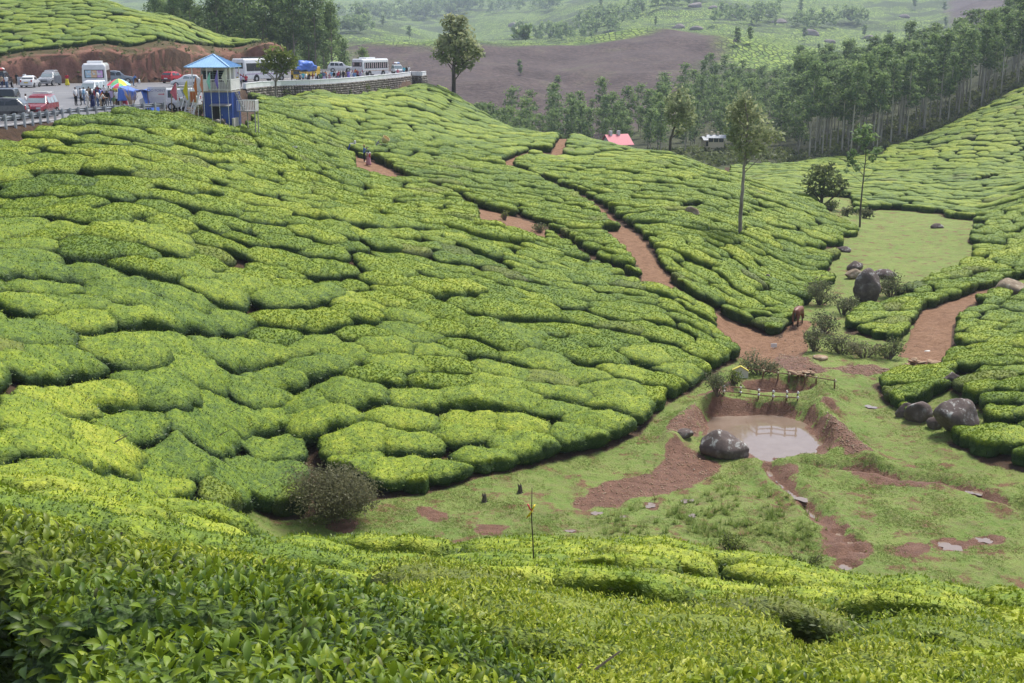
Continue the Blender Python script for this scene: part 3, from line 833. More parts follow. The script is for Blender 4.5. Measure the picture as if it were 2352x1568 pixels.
gap = np.where(same, 0.0, np.where(across, g.uniform(0.05, 0.18, (NB, NN)) + hillg * g.uniform(0.0, 0.22, (NB, NN)), g.uniform(0.0, 0.10, (NB, NN))) + near_ * np.where(across, g.uniform(0.05, 0.34, (NB, NN)), 0.05) )
mult = np.where(same, g.uniform(1.2, 1.6, (NB, NN)), 1.0)
rr = np.where(dot > 1e-4, half / np.maximum(dot, 1e-4), 50.0) * mult[:, :, None] - gap[:, :, None]
rr = np.maximum(rr, 0.12)
cap = (1.25 / np.sqrt(es ** 2 + et ** 2))
rad = (np.sum(rr ** -12.0, 1) + cap ** -12.0) ** (-1 / 12.0)
# stop at paths, grass and road
K = 10
tt = (np.arange(1, K + 1) / K)[None, None]
sx = bx[:, None, None] + rad[:, :, None] * tt * ex[None, :, None]; sy = by[:, None, None] + rad[:, :, None] * tt * ey[None, :, None]
okk = tea_ok(sx.ravel(), sy.ravel()).reshape(sx.shape)
first = np.where(okk.all(2), K, np.argmin(okk, 2))
rad = np.maximum(rad * first / K, 0.12)
for _ in range(2): rad = 0.5 * rad + 0.25 * (np.roll(rad, 1, 1) + np.roll(rad, -1, 1))
wv = fnoise((bx[:, None] + ex[None] * rad) / 0.9, (by[:, None] + ey[None] * rad) / 0.9, seed=33)
rad *= 1 + 0.28 * (wv - 0.5) + 0.025 * g.normal(size=rad.shape)
good = (rad.mean(1) > 0.34)
bh = 0.10 * sstep(85, 60, by) + T * (0.97 + 0.085 * g.normal(size=NB)).clip(0.75, 1.2) + (g.normal(size=len(cx_)) * 0.07)[cl] + 0.05 * near_[:, 0] * g.normal(size=NB)
# per-bush colour: neighbours in a block share it, some bushes are dark, some brownish
bt = 0.45 + 0.07 * g.normal(size=NB) + (0.08 * g.normal(size=len(cx_)))[cl] + 0.19 * near_[:, 0] + 0.34 * (fnoise(bx / 14, by / 14, seed=31) - 0.5)
bt += 0.10 * sstep(17, 13, by)
bt[(by < 8.8) & (bx / by < -0.13)] -= 0.36
bt = bt.clip(0.05, 0.98)
bbrown = ((g.random(NB) < 0.035) * g.uniform(0.25, 0.6, NB))
bbrown[(by < 8.6) & (bx < -1.2) & (by > 6.2)] = 0.3
# visible from the camera? (height of the bush top against everything nearer)
_top = zg(bx, by) + bh
runmax = np.maximum.accumulate(_WR, 0)
_vis = (_top / by) > bilin(runmax, S_AX, L_AX, bx / by, np.log(by * 0.985)) - 0.002
_inview = (np.abs(bx / by) < 0.46) & ((_top / by) > -0.74)
area = rad.mean(1) ** 2 / by ** 2 * (_vis & _inview & good) * (0.35 + 0.65 * sstep(200, 20, by))
area = np.where((by < 9) & (np.abs(bx / by) < 0.535) & ((_top / by) > -0.80) & good & (by > 3.4), 1.0, area)          # every bush at the camera's feet counts
order = np.argsort(-area)
HERO = np.zeros(NB, bool); HERO[order[:300]] = True; HERO &= area > 0
good &= ~((by < 9) & ~HERO)

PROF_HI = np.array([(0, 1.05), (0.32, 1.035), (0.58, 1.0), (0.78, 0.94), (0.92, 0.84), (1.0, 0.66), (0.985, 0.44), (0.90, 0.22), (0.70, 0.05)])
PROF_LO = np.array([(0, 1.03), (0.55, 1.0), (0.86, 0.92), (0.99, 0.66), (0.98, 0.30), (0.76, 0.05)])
def bush_arrays(ids, prof, sect):
    """vertex and face arrays for many bushes at once; returns V (n,m,3), faces of one bush, flush per vertex"""
    ids = np.asarray(ids); n = len(ids); k = max(1, NT_ // sect)
    if sect > NT_:
        t = np.linspace(0, 2 * math.pi, sect, endpoint=False); r0_ = rad[ids]
        fi = t / (2 * math.pi) * NT_; i0_ = fi.astype(int) % NT_; ff_ = (fi - np.floor(fi))[None]
        r = r0_[:, i0_] * (1 - ff_) + r0_[:, (i0_ + 1) % NT_] * ff_
        r = r * (1 + 0.13 * (vnoise((bx[ids][:, None] + r * np.cos(t)) / 0.28, (by[ids][:, None] + r * np.sin(t)) / 0.28, seed=46) - 0.5))
    else:
        r = rad[ids][:, ::k] if k > 1 else rad[ids]
        t = th[::k] if k > 1 else th
    tw = g.uniform(-0.04, 0.04, (n, 1))
    ang = t[None] + tw
    rho = prof[1:, 0]; hh = prof[1:, 1]
    X = bx[ids][:, None, None] + rho[None, :, None] * r[:, None, :] * np.cos(ang)[:, None]
    Y = by[ids][:, None, None] + rho[None, :, None] * r[:, None, :] * np.sin(ang)[:, None]
    X = np.concatenate([bx[ids][:, None], X.reshape(n, -1)], 1); Y = np.concatenate([by[ids][:, None], Y.reshape(n, -1)], 1)
    hv = np.concatenate([[prof[0, 1]], np.repeat(hh, len(t))])
    zgr = zg(X.ravel(), Y.ravel()).reshape(X.shape)
    # the plucking table follows the slope but is a little more level than the ground
    zc = zgr[:, :1]
    rmean = r.mean(1)[:, None]
    dome = np.minimum(1.0, (rmean / 0.8)) ** 0.5
    Z = zc + (zgr - zc) * 0.86 + bh[ids][:, None] * hv[None] * dome
    low = hv < 0.5
    Z[:, low] = (zgr + bh[ids][:, None] * hv[None] * dome)[:, low]
    # lumpy
    amp = 0.075 * np.clip((hv - 0.05) / 0.3, 0, 1)[None]
    Z += amp * 2 * (fnoise(X / 0.45, Y / 0.45, Z / 0.45, seed=41, oct=2) - 0.5) * 1.5 + 3.0 * amp * (vnoise(X / 1.1, Y / 1.1, seed=45) - 0.5)
    dxn = (vnoise(X / 0.4, Y / 0.4, Z / 0.4, seed=43) - 0.5) * 0.26; dyn = (vnoise(X / 0.4, Y / 0.4, Z / 0.4, seed=44) - 0.5) * 0.26
    sidew = np.clip((1.02 - hv) / 0.2, 0, 1)[None]
    X = X + dxn * sidew; Y = Y + dyn * sidew
    m = len(t); nr = len(rho); Fq = []; Ft = []
    for j in range(m): Ft.append((0, 1 + j, 1 + (j + 1) % m))
    for i in range(nr - 1):
        for j in range(m):
            a0 = 1 + i * m + j; a1 = 1 + i * m + (j + 1) % m
            Fq.append((a0, a0 + m, a1 + m, a1))
    fl = sstep(0.62, 0.99, hv)  # young tops, mature sides; sides also darkened for shade in the gaps
    return np.stack([X, Y, Z], -1), np.array(Ft), np.array(Fq), fl

# leaf templates: (verts, tris) pointing along +x, upper side +z
def leaf_t(kind):
    if kind == 1:
        return np.array([(0,0,0),(0.45,0.21,0.03),(1,0,-0.02),(0.5,-0.2,0.03)]), np.array([(0,3,2,1)])
    if kind == 2:
        return np.array([(0,0,0),(0.42,0.20,0.07),(1,0,-0.10),(0.42,-0.20,0.07),(0.5,0,0.0)]), np.array([(0,4,1,1),(0,3,4,4),(4,2,1,1),(4,3,2,2)])[:, :3]
    xs = [0.0, 0.2, 0.5, 0.8, 1.0]; ws = [0.012, 0.14, 0.19, 0.11, 0.0]; zc = [0, 0.06, 0.08, -0.01, -0.14]
    V = []; Fc = []
    for x_, w_, z_ in zip(xs, ws, zc): V += [(x_, w_, z_ + w_ * 0.35), (x_, 0, z_), (x_, -w_, z_ + w_ * 0.35)]
    for i in range(4):
        b_ = i * 3; Fc += [(b_, b_ + 1, b_ + 4, b_ + 3), (b_ + 1, b_ + 2, b_ + 5, b_ + 4)]
    return np.array(V), np.array(Fc)
def leaves_on(Vb, Ft, Fq, fl, dens, size, kind, tint, brown, gseed, up=(0.25, 1.25), jit=0.03):
    """scatter leaves over a bush shell; returns V, F, tint, flush, brown"""
    gg = np.random.default_rng(gseed)
    tris = np.concatenate([Ft, Fq[:, [0, 1, 2]], Fq[:, [0, 2, 3]]])
    A, B, C = Vb[tris[:, 0]], Vb[tris[:, 1]], Vb[tris[:, 2]]
    nrm = np.cross(B - A, C - A); ar = np.linalg.norm(nrm, axis=1) / 2
    flt = fl[tris].mean(1)
    wgt = ar * (0.55 + 0.45 * flt)
    n = int(wgt.sum() * dens)
    if n < 4: n = 4
    t = gg.choice(len(tris), n, p=wgt / wgt.sum())
    r1 = np.sqrt(gg.random(n)); r2 = gg.random(n)
    w = np.stack([1 - r1, r1 * (1 - r2), r1 * r2], 1)
    p = A[t] * w[:, :1] + B[t] * w[:, 1:2] + C[t] * w[:, 2:]
    f = (fl[tris[t]] * w).sum(1)
    nn = nrm[t] / (np.linalg.norm(nrm[t], axis=1, keepdims=True) + 1e-9)
    nn = np.where(nn[:, 2:3] < -0.2, -nn, nn)
    a = gg.uniform(0, 2 * math.pi, n)
    d = np.stack([np.cos(a), np.sin(a), np.zeros(n)], 1)
    d = d - nn * (d * nn).sum(1, keepdims=True) * 0.7
    d /= np.linalg.norm(d, axis=1, keepdims=True)
    upz = np.zeros_like(nn); upz[:, 2] = 1
    el = gg.uniform(up[0], up[1], n) * (0.45 + 0.55 * f) - 0.15 * (1 - f)
    base = (nn * 0.6 + upz * 0.4); base /= np.linalg.norm(base, axis=1, keepdims=True)
    dd = d * np.cos(el)[:, None] + base * np.sin(el)[:, None]; dd /= np.linalg.norm(dd, axis=1, keepdims=True)
    side = np.cross(base, dd); side /= np.linalg.norm(side, axis=1, keepdims=True) + 1e-9
    upv = np.cross(dd, side)
    roll = gg.normal(0, 0.45, n)[:, None]
    side, upv = side * np.cos(roll) + upv * np.sin(roll), upv * np.cos(roll) - side * np.sin(roll)
    L = size * gg.uniform(0.55, 1.3, n) * (0.85 + 0.45 * (1 - f))
    p = p + base * (gg.uniform(-2.0, 0.8, n) * jit)[:, None]
    tv, tf = leaf_t(kind)
    V = p[:, None] + L[:, None, None] * (dd[:, None] * tv[None, :, :1] + side[:, None] * tv[None, :, 1:2] + upv[:, None] * tv[None, :, 2:])
    Fo = (tf[None] + (np.arange(n) * len(tv))[:, None, None]).reshape(-1, tf.shape[1])
    lt = np.clip(tint + gg.normal(0, 0.18, n), 0, 1)
    lf = np.clip(f * gg.choice([1.0, 0.9, 0.55, 0.15], n, p=[0.50, 0.20, 0.14, 0.16]) + 0.05, 0, 1)
    lb = np.clip(brown * gg.uniform(0.3, 1.3, n) + (gg.random(n) < 0.012) * 0.8, 0, 1)
    k = len(tv)
    return V.reshape(-1, 3), Fo, np.repeat(lt, k), np.repeat(lf, k), np.repeat(lb, k)

def tea_material(name, leaf, inst=False):
    t = NT(name); kind = 'INSTANCER' if inst else 'GEOMETRY'
    tint, flush, brown = t.attr('tint', kind), t.attr('flush', kind), t.attr('brown', kind)
    pos = t.pos()
    n1 = t.noise(pos, 0.9, 4, 0.65); n2 = t.noise(pos, 9.0, 3, 0.65)
    if not leaf:
        # leafy speckle for shells seen from further off
        v1 = t.voro(pos, 8.5, out='Color'); sep = t.n('ShaderNodeSeparateColor'); t.l(v1, sep.inputs[0])
        v2 = t.voro(pos, 3.2, out='Color'); sep2 = t.n('ShaderNodeSeparateColor'); t.l(v2, sep2.inputs[0])
        sp = t.math('ADD', t.math('MULTIPLY', sep.outputs[0], 0.55), t.math('MULTIPLY', sep2.outputs[0], 0.45))
        tint = t.math('ADD', tint, t.math('MULTIPLY', t.math('SUBTRACT', sp, 0.5), 0.5), clamp=True)
        flush = t.math('MULTIPLY', flush, t.math('ADD', 0.55, t.math('MULTIPLY', sep.outputs[1], 0.6)), clamp=True)
    if inst:
        oi = t.n('ShaderNodeObjectInfo')
        tint = t.math('ADD', tint, t.math('MULTIPLY', t.math('SUBTRACT', oi.outputs['Random'], 0.5), 0.26), clamp=True)
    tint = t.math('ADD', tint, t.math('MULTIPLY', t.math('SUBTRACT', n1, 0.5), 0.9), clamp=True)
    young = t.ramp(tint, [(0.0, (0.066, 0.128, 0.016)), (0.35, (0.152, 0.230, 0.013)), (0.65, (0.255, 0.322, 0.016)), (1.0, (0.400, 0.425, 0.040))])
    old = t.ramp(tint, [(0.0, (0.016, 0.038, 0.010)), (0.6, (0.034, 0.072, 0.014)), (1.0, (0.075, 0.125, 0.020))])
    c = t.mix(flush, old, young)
    c = t.mix(t.math('MULTIPLY', brown, t.ramp(n2, [(0.35, 0.35), (0.65, 1.0)])), c, (0.105, 0.085, 0.040))
    if leaf:
        c2 = t.mix(0.5, c, (0.26, 0.36, 0.03))
        return t.bsdf(c, 0.5, 0, 0.28, None, trans=(0.24, c2))
    h = t.math('ADD', t.math('MULTIPLY', n2, 1.0), t.math('MULTIPLY', sep.outputs[2], 0.8))
    return t.bsdf(c, 0.62, 0, 0.25, t.bump(h, 0.85, 0.10))
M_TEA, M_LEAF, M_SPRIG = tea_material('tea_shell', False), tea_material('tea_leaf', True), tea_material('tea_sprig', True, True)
M_STEM = plain('tea_stem', (0.16, 0.13, 0.105), 0.85, spec=0.2, var=0.4, scale=9)

_pu, _pv = project(bx, by, _top)
_fd = f_grass(bx, by)
def describe(i):
    """where a bush stands, in words someone could follow in the photo"""
    u_ = _pu[i]; br = bbrown[i] > 0.22
    if by[i] < 33:
        if by[i] < 8.5 and u_ < 1100: return ('dark glossy tea bush with big leaves in the bottom left corner', 'tea bushes in the near left corner')
        if abs(u_ - 1222) < 190 and by[i] > 11: return ('leafy tea bush on the near slope round the ribbon stick', 'tea bushes round the ribbon stick')
        if by[i] > 22: return ('tea bush on the far brink of the near slope, ' + ('left of' if u_ < 1222 else 'right of') + ' the ribbon stick', 'tea bushes on the brink of the near slope')
        if br: return ('brownish tea bush on the near slope', 'brownish tea bushes on the near slope')
        if u_ < 700: return ('yellow-green tea bush on the left part of the near slope', 'tea bushes on the near slope, left')
        if u_ < 1560: return ('yellow-green tea bush low on the near slope below the ribbon stick', 'tea bushes on the near slope, middle')
        return ('yellow-green tea bush on the right part of the near slope', 'tea bushes on the near slope, right')
    if bx[i] > 18: return ('clipped tea bush on the mound by the round black boulder', 'tea bushes on the boulder mound')
    if _fd[i] < 2.6: return ('clipped tea bush bordering the grass hollow at the hill foot', 'tea bushes bordering the grass hollow')
    if br: return ('olive-brown clipped tea bush on the hillside below the road', 'brownish tea bushes on the hillside')
    if u_ < 330: return ('rounded tea bush at the left edge of the hillside below the road', 'tea bushes at the left edge of the hillside')
    if u_ > 1150: return ('clipped tea bush on the hillside above the pond', 'tea bushes above the pond')
    if by[i] < 56: return ('broad clipped tea bush low on the hillside above the dry shrub', 'tea bushes above the dry shrub')
    return ('clipped tea bush halfway up the hillside below the road', 'tea bushes halfway up the hillside')
hero_ids = np.nonzero(HERO & good)[0]
for i in hero_ids:
    Yb = by[i]
    VV, Ft, Fq, fl = bush_arrays([i], PROF_HI, NT_ if Yb < 33 else 2 * NT_)
    Vb = VV[0]; org = np.array([bx[i], by[i], zg(bx[i:i+1], by[i:i+1])[0]])
    n = len(Vb)
    lab, grp = describe(i)
    Vs_ = Vb - org
    if Yb < 16:            # a dense leaf layer stands off the woody frame of the near bushes
        Vs_ = Vs_ * (0.95, 0.95, 1.0); Vs_[:, 2] -= 0.07 * np.clip(Vs_[:, 2] / 0.5, 0, 1)
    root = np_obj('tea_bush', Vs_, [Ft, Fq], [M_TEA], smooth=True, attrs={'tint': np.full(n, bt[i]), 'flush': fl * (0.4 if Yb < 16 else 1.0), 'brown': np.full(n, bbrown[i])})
    root.location = org
    tag(root, lab, 'tea bush', grp)
    if Yb < 7.6: dens, size, kind = 850, 0.080, 3
    elif Yb < 12: dens, size, kind = 850, 0.077, 2
    elif Yb < 20: dens, size, kind = 380, 0.080, 1
    elif Yb < 33: dens, size, kind = 220, 0.094, 1
    else: dens, size, kind = 95, 0.125, 1
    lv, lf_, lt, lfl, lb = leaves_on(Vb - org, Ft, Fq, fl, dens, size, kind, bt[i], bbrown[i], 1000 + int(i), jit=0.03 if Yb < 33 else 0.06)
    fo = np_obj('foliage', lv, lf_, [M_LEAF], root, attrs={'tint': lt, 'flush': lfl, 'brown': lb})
    fo['kind'] = 'stuff'
    # bare stems under the canopy
    sb = MB(); rg = random.Random(int(i))
    for k in range(7):
        a = rg.uniform(0, 6.28); r0 = rg.uniform(0.03, 0.2); k2 = int(a / 6.2832 * NT_) % NT_; r1 = float(rad[i][k2]) * rg.uniform(0.5, 0.85)
        sb.tube([(r0 * math.cos(a), r0 * math.sin(a), -0.05), ((r0 + r1) / 2 * math.cos(a + .2), (r0 + r1) / 2 * math.sin(a + .2), 0.28 * bh[i]), (r1 * math.cos(a), r1 * math.sin(a), 0.62 * bh[i])], [0.028, 0.02, 0.009], 4, cap=False)
    sb.build('stem', M_STEM, root)

# everything else is too many to be single things
def mass(ids, prof, sect, name, label):
    if len(ids) == 0: return None
    VV, Ft, Fq, fl = bush_arrays(ids, prof, sect)
    n, m = VV.shape[:2]; off = (np.arange(n) * m)[:, None, None]
    o = np_obj(name, VV.reshape(-1, 3), [(Ft[None] + off).reshape(-1, 3), (Fq[None] + off).reshape(-1, 4)], [M_TEA], smooth=True,
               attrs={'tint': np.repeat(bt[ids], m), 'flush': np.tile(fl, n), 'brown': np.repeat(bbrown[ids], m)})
    return tag(o, label, 'tea bushes', kind='stuff')
rest = np.nonzero(good & ~HERO)[0]
mid = rest[by[rest] < 92]; far_ = rest[by[rest] >= 92]
tea_mid = mass(mid, PROF_HI[[0, 1, 3, 4, 5, 6, 7, 8]], NT_ // 1, 'tea_hedges', 'rows of clipped tea bushes covering the hillside below the road')
PROF_XL = np.array([(0, 1.03), (0.60, 1.0), (0.89, 0.89), (0.99, 0.52), (0.78, 0.05)])
tea_far = mass(far_[by[far_] < 150], PROF_XL, NT_, 'tea_field', 'tea bushes on the upper hillside and around the meadow')
tea_far2 = mass(far_[by[far_] >= 150], PROF_XL, NT_ // 2, 'tea_slope', 'tea bushes above the road cutting and on the slopes beyond the meadow')
print('tea', NB, 'good', good.sum(), 'hero', len(hero_ids), 'mid', len(mid), 'far', len(far_))

# sprigs on the nearer hedges, as instances
def sprig_mesh():
    gg = random.Random(3); V = []; Fc = []; tv, tf = leaf_t(1)
    for k in range(7):
        a = k * 2.4 + gg.uniform(-.4, .4); e = gg.uniform(0.15, 1.15); L = gg.uniform(0.06, 0.105)
        Mx = Matrix.Rotation(a, 4, 'Z') @ Matrix.Rotation(-e, 4, 'Y') @ Matrix.Rotation(gg.uniform(-.6, .6), 4, 'X')
        b = len(V)
        for p in tv: V.append(tuple(Mx @ Vector(p * L) + Vector((gg.uniform(-.03, .03), gg.uniform(-.03, .03), -0.02))))
        Fc += [tuple(b + int(q) for q in f) for f in tf]
    me = bpy.data.meshes.new('tea_sprig'); me.from_pydata(V, [], Fc); me.materials.append(M_SPRIG); me.update()
    return bpy.data.objects.new('tea_sprig', me)
SPRIG = sprig_mesh()
def scatter(o, inst, density, dens_attr=None, seed=1, smin=0.7, smax=1.3, align=True, name='scatter'):
    ng = bpy.data.node_groups.new(name, 'GeometryNodeTree')
    ng.interface.new_socket('Geometry', in_out='INPUT', socket_type='NodeSocketGeometry')
    ng.interface.new_socket('Geometry', in_out='OUTPUT', socket_type='NodeSocketGeometry')
    N, Lk = ng.nodes.new, ng.links.new
    gi, go = N('NodeGroupInput'), N('NodeGroupOutput')
    dp = N('GeometryNodeDistributePointsOnFaces'); dp.distribute_method = 'RANDOM'
    dp.inputs['Seed'].default_value = seed
    if dens_attr:
        na = N('GeometryNodeInputNamedAttribute'); na.data_type = 'FLOAT'; na.inputs['Name'].default_value = dens_attr
        mu = N('ShaderNodeMath'); mu.operation = 'MULTIPLY'; mu.inputs[1].default_value = density
        Lk(na.outputs['Attribute'], mu.inputs[0]); Lk(mu.outputs[0], dp.inputs['Density'])
    else: dp.inputs['Density'].default_value = density
    ip = N('GeometryNodeInstanceOnPoints')
    oi = N('GeometryNodeObjectInfo'); oi.inputs['Object'].default_value = inst
    rv = N('FunctionNodeRandomValue'); rv.data_type = 'FLOAT_VECTOR'
    rv.inputs[0].default_value = (-0.35, -0.35, 0); rv.inputs[1].default_value = (0.35, 0.35, 6.283)
    rs = N('FunctionNodeRandomValue'); rs.data_type = 'FLOAT'; rs.inputs[2].default_value = smin; rs.inputs[3].default_value = smax; rs.inputs['Seed'].default_value = seed + 5
    rr_ = N('FunctionNodeRotateRotation'); rr_.rotation_space = 'LOCAL'
    er = N('FunctionNodeEulerToRotation'); Lk(rv.outputs[0], er.inputs[0])
    Lk(gi.outputs[0], dp.inputs['Mesh']); Lk(dp.outputs['Points'], ip.inputs['Points']); Lk(oi.outputs['Geometry'], ip.inputs['Instance'])
    if align:
        Lk(dp.outputs['Rotation'], rr_.inputs[0]); Lk(er.outputs[0], rr_.inputs[1]); Lk(rr_.outputs[0], ip.inputs['Rotation'])
    else: Lk(er.outputs[0], ip.inputs['Rotation'])
    Lk(rs.outputs[1], ip.inputs['Scale'])
    jn = N('GeometryNodeJoinGeometry'); Lk(gi.outputs[0], jn.inputs[0]); Lk(ip.outputs[0], jn.inputs[0]); Lk(jn.outputs[0], go.inputs[0])
    md = o.modifiers.new(name, 'NODES'); md.node_group = ng
    return md
for tm_, dd_, s0_, s1_ in ((tea_mid, 60.0, 0.7, 1.2), (tea_far, 20.0, 0.9, 1.5)):
    if tm_ is None: continue
    co = np.zeros(len(tm_.data.vertices) * 3, np.float32); tm_.data.vertices.foreach_get('co', co); co = co.reshape(-1, 3)
    fl_ = np.zeros(len(co), np.float32); tm_.data.attributes['flush'].data.foreach_get('value', fl_)
    vis = (co[:, 2] / co[:, 1]) > bilin(runmax, S_AX, L_AX, co[:, 0] / co[:, 1], np.log(co[:, 1] * 0.98)) - 0.02
    dn = (0.6 + 0.4 * fl_) * (0.35 + 0.65 * (sstep(95, 60, co[:, 1]) if tm_ is tea_mid else sstep(150, 92, co[:, 1]))) * vis * (np.abs(co[:, 0] / co[:, 1]) < 0.47)
    at = tm_.data.attributes.new('leafy', 'FLOAT', 'POINT'); at.data.foreach_set('value', dn.astype(np.float32))
    scatter(tm_, SPRIG, dd_, 'leafy', 3, s0_, s1_, True, 'sprigs')

# ------------------------------------------------------------------ trees
def leaf_material(name, dark, mid, light, trans=0.45, rough=0.55):
    t = NT(name)
    tint = t.attr('tint'); n = t.noise(t.pos(), 0.8, 3, 0.6)
    oi = t.n('ShaderNodeObjectInfo')
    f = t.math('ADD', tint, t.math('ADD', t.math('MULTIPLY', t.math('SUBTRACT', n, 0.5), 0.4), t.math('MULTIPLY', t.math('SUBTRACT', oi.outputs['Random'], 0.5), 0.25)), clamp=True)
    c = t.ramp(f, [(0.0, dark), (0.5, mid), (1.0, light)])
    return t.bsdf(c, rough, 0, 0.3, None, trans=(trans, t.mix(0.5, c, light)))
def bark_material(name, a, b, sc=3.0):
    t = NT(name); p = t.obj(); s_ = t.scale(p, (1, 1, 0.25))
    n = t.noise(s_, sc, 4, 0.65)
    return t.bsdf(t.mix(t.ramp(n, [(0.4, 0), (0.6, 1)]), a, b), 0.9, 0, 0.2, t.bump(n, 0.5, 0.05))
M_OAK = leaf_material('silver_oak_leaf', (0.095, 0.130, 0.055), (0.225, 0.270, 0.115), (0.420, 0.440, 0.250))
M_EUC = leaf_material('eucalyptus_leaf', (0.042, 0.085, 0.040), (0.120, 0.205, 0.082), (0.270, 0.360, 0.130))
M_DARK = leaf_material('dark_tree_leaf', (0.040, 0.064, 0.024), (0.100, 0.135, 0.046), (0.190, 0.220, 0.080))
M_BRIGHT = leaf_material('roadside_tree_leaf', (0.045, 0.075, 0.018), (0.115, 0.165, 0.034), (0.230, 0.270, 0.060))
M_BARK = bark_material('dark_bark', (0.050, 0.040, 0.034), (0.110, 0.092, 0.078))
M_PALE = bark_material('pale_bark', (0.34, 0.30, 0.25), (0.56, 0.52, 0.46), 1.5)
M_GREYB = bark_material('grey_bark', (0.16, 0.135, 0.115), (0.30, 0.265, 0.235), 2.0)

def leaf_cloud(clumps, size, per_m2, seed, droop=0.25, elong=0.5, flat=0.75, light_top=0.35):
    """quads spread through clump ellipsoids [(x,y,z,r)]; tint paints light on the clump tops and shade beneath"""
    gg = np.random.default_rng(seed); Ps = []; Ts = []
    for (cx, cy, cz, r) in clumps:
        n = max(6, int(per_m2 * 4 * r * r))
        d = gg.normal(size=(n, 3)); d /= np.linalg.norm(d, axis=1, keepdims=True)
        rr_ = gg.random(n) ** 0.45 * r * (1 + 0.18 * gg.normal(size=n))
        p = d * rr_[:, None]; p[:, 2] *= flat
        Ps.append(p + (cx, cy, cz))
        Ts.append(0.42 + light_top * d[:, 2] * (rr_ / r) + 0.15 * gg.normal(size=n) + 0.1 * gg.normal())  # lighter towards each clump's top, light from above put into the tint
    p = np.concatenate(Ps); tt = np.clip(np.concatenate(Ts), 0, 1); n = len(p)
    a = gg.uniform(0, 2 * math.pi, n); e = gg.normal(-droop, 0.55, n)
    d = np.stack([np.cos(a) * np.cos(e), np.sin(a) * np.cos(e), np.sin(e)], 1)
    s_ = np.cross(d, gg.normal(size=(n, 3))); s_ /= np.linalg.norm(s_, axis=1, keepdims=True)
    L = size * gg.uniform(0.6, 1.4, n); w = L * elong
    V = np.stack([p - d * L[:, None] * .5, p + s_ * w[:, None] * .5, p + d * L[:, None] * .5, p - s_ * w[:, None] * .5], 1)
    return V.reshape(-1, 3), np.arange(n * 4).reshape(-1, 4), np.repeat(tt, 4)

def tree_meshes(key, trunk, clumps, leaf_mat, bark_mat, size, per_m2, seed, limb_r=0.35, n=8, **k):
    """trunk: [(x,y,z,r)...]; returns (trunk mesh, crown mesh)"""
    mb = MB(); rg = random.Random(seed)
    mb.tube([q[:3] for q in trunk], [q[3] for q in trunk], n)
    for (cx, cy, cz, r) in clumps:
        # limb leaves the trunk below the clump
        best = None
        for q in trunk:
            zt = q[2]
            if zt < cz - 0.15 * r:
                dd = abs((cz - zt) - 0.9 * math.hypot(cx - q[0], cy - q[1]) - 0.2 * r)
                if best is None or dd < best[0]: best = (dd, q)
        if best is None: continue
        q = best[1]; st = Vector(q[:3]); en = Vector((cx, cy, cz - 0.1 * r)); md = st.lerp(en, 0.5) + Vector((rg.uniform(-.1, .1) * r, rg.uniform(-.1, .1) * r, 0.12 * r))
        r0 = max(0.02, q[3] * limb_r)
        mb.tube([st, md, en], [r0, r0 * 0.7, r0 * 0.3], 5, cap=False)
        for kk in range(3):
            e2 = en + Vector((rg.uniform(-1, 1), rg.uniform(-1, 1), rg.uniform(-.2, .9))) * r * 0.75
            mb.tube([md.lerp(en, rg.uniform(0.4, 1)), e2], [r0 * 0.35, r0 * 0.12], 4, cap=False)
    me = bpy.data.meshes.new(key + '_trunk'); me.from_pydata(mb.v, [], mb.f); me.materials.append(bark_mat)
    me.polygons.foreach_set('use_smooth', [True] * len(mb.f)); me.update()
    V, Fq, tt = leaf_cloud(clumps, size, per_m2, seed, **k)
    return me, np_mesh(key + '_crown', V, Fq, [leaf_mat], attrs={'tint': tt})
def plant_tree(name, meshes, loc, label, cat='tree', group=None, rz=0.0, sc=1.0):
    e = empty(name, loc, rz); e.scale = (sc, sc, sc) if not hasattr(sc, '__len__') else sc
    a = link(bpy.data.objects.new('trunk', meshes[0]), e)
    b = link(bpy.data.objects.new('crown', meshes[1]), e)
    return tag(e, label, cat, group)
def hero_tree(name, base_uv, clumps_uv, Y, label, leaf_mat, bark_mat, trunk_uv=None, tr=0.16, size=0.4, per=26, seed=1, h=0.0, depth=0.5, **k):
    """a tree whose trunk and leaf clumps are given as photo positions at one distance"""
    s0, w0 = ray(*base_uv)
    base = np.array([s0 * Y, Y, float(zg(np.array([s0 * Y]), np.array([Y]))[0])])
    rg = random.Random(seed)
    def loc(u, v):
        s_, w_ = ray(u, v); return (s_ * Y - base[0], w_ * Y - base[2])
    sc = Y / F * 1.02
    cl_ = []
    for (u, v, r) in clumps_uv:
        X, Z = loc(u, v); cl_.append((float(X), rg.uniform(-depth, depth) * r * sc * 2.0, float(Z), r * sc * 1.14))
    tp = [base_uv] + list(trunk_uv or [])
    tk = []
    for i, (u, v) in enumerate(tp):
        X, Z = loc(u, v); tk.append((float(X) if i else 0.0, 0.0, float(Z) if i else -0.3, tr * (1 - 0.75 * i / max(1, len(tp) - 1))))
    # refine the trunk
    tk2 = [np.array(tk[0])]
    for a_, b_ in zip(tk[:-1], tk[1:]):
        for f_ in (0.33, 0.66, 1.0): tk2.append(np.array(a_) * (1 - f_) + np.array(b_) * f_ + np.array([rg.uniform(-.05, .05), rg.uniform(-.05, .05), 0, 0]) * (f_ < 1))
    me = tree_meshes(name, [tuple(q) for q in tk2], cl_, leaf_mat, bark_mat, size, per, seed, **k)
    return plant_tree(name, me, tuple(base), label)

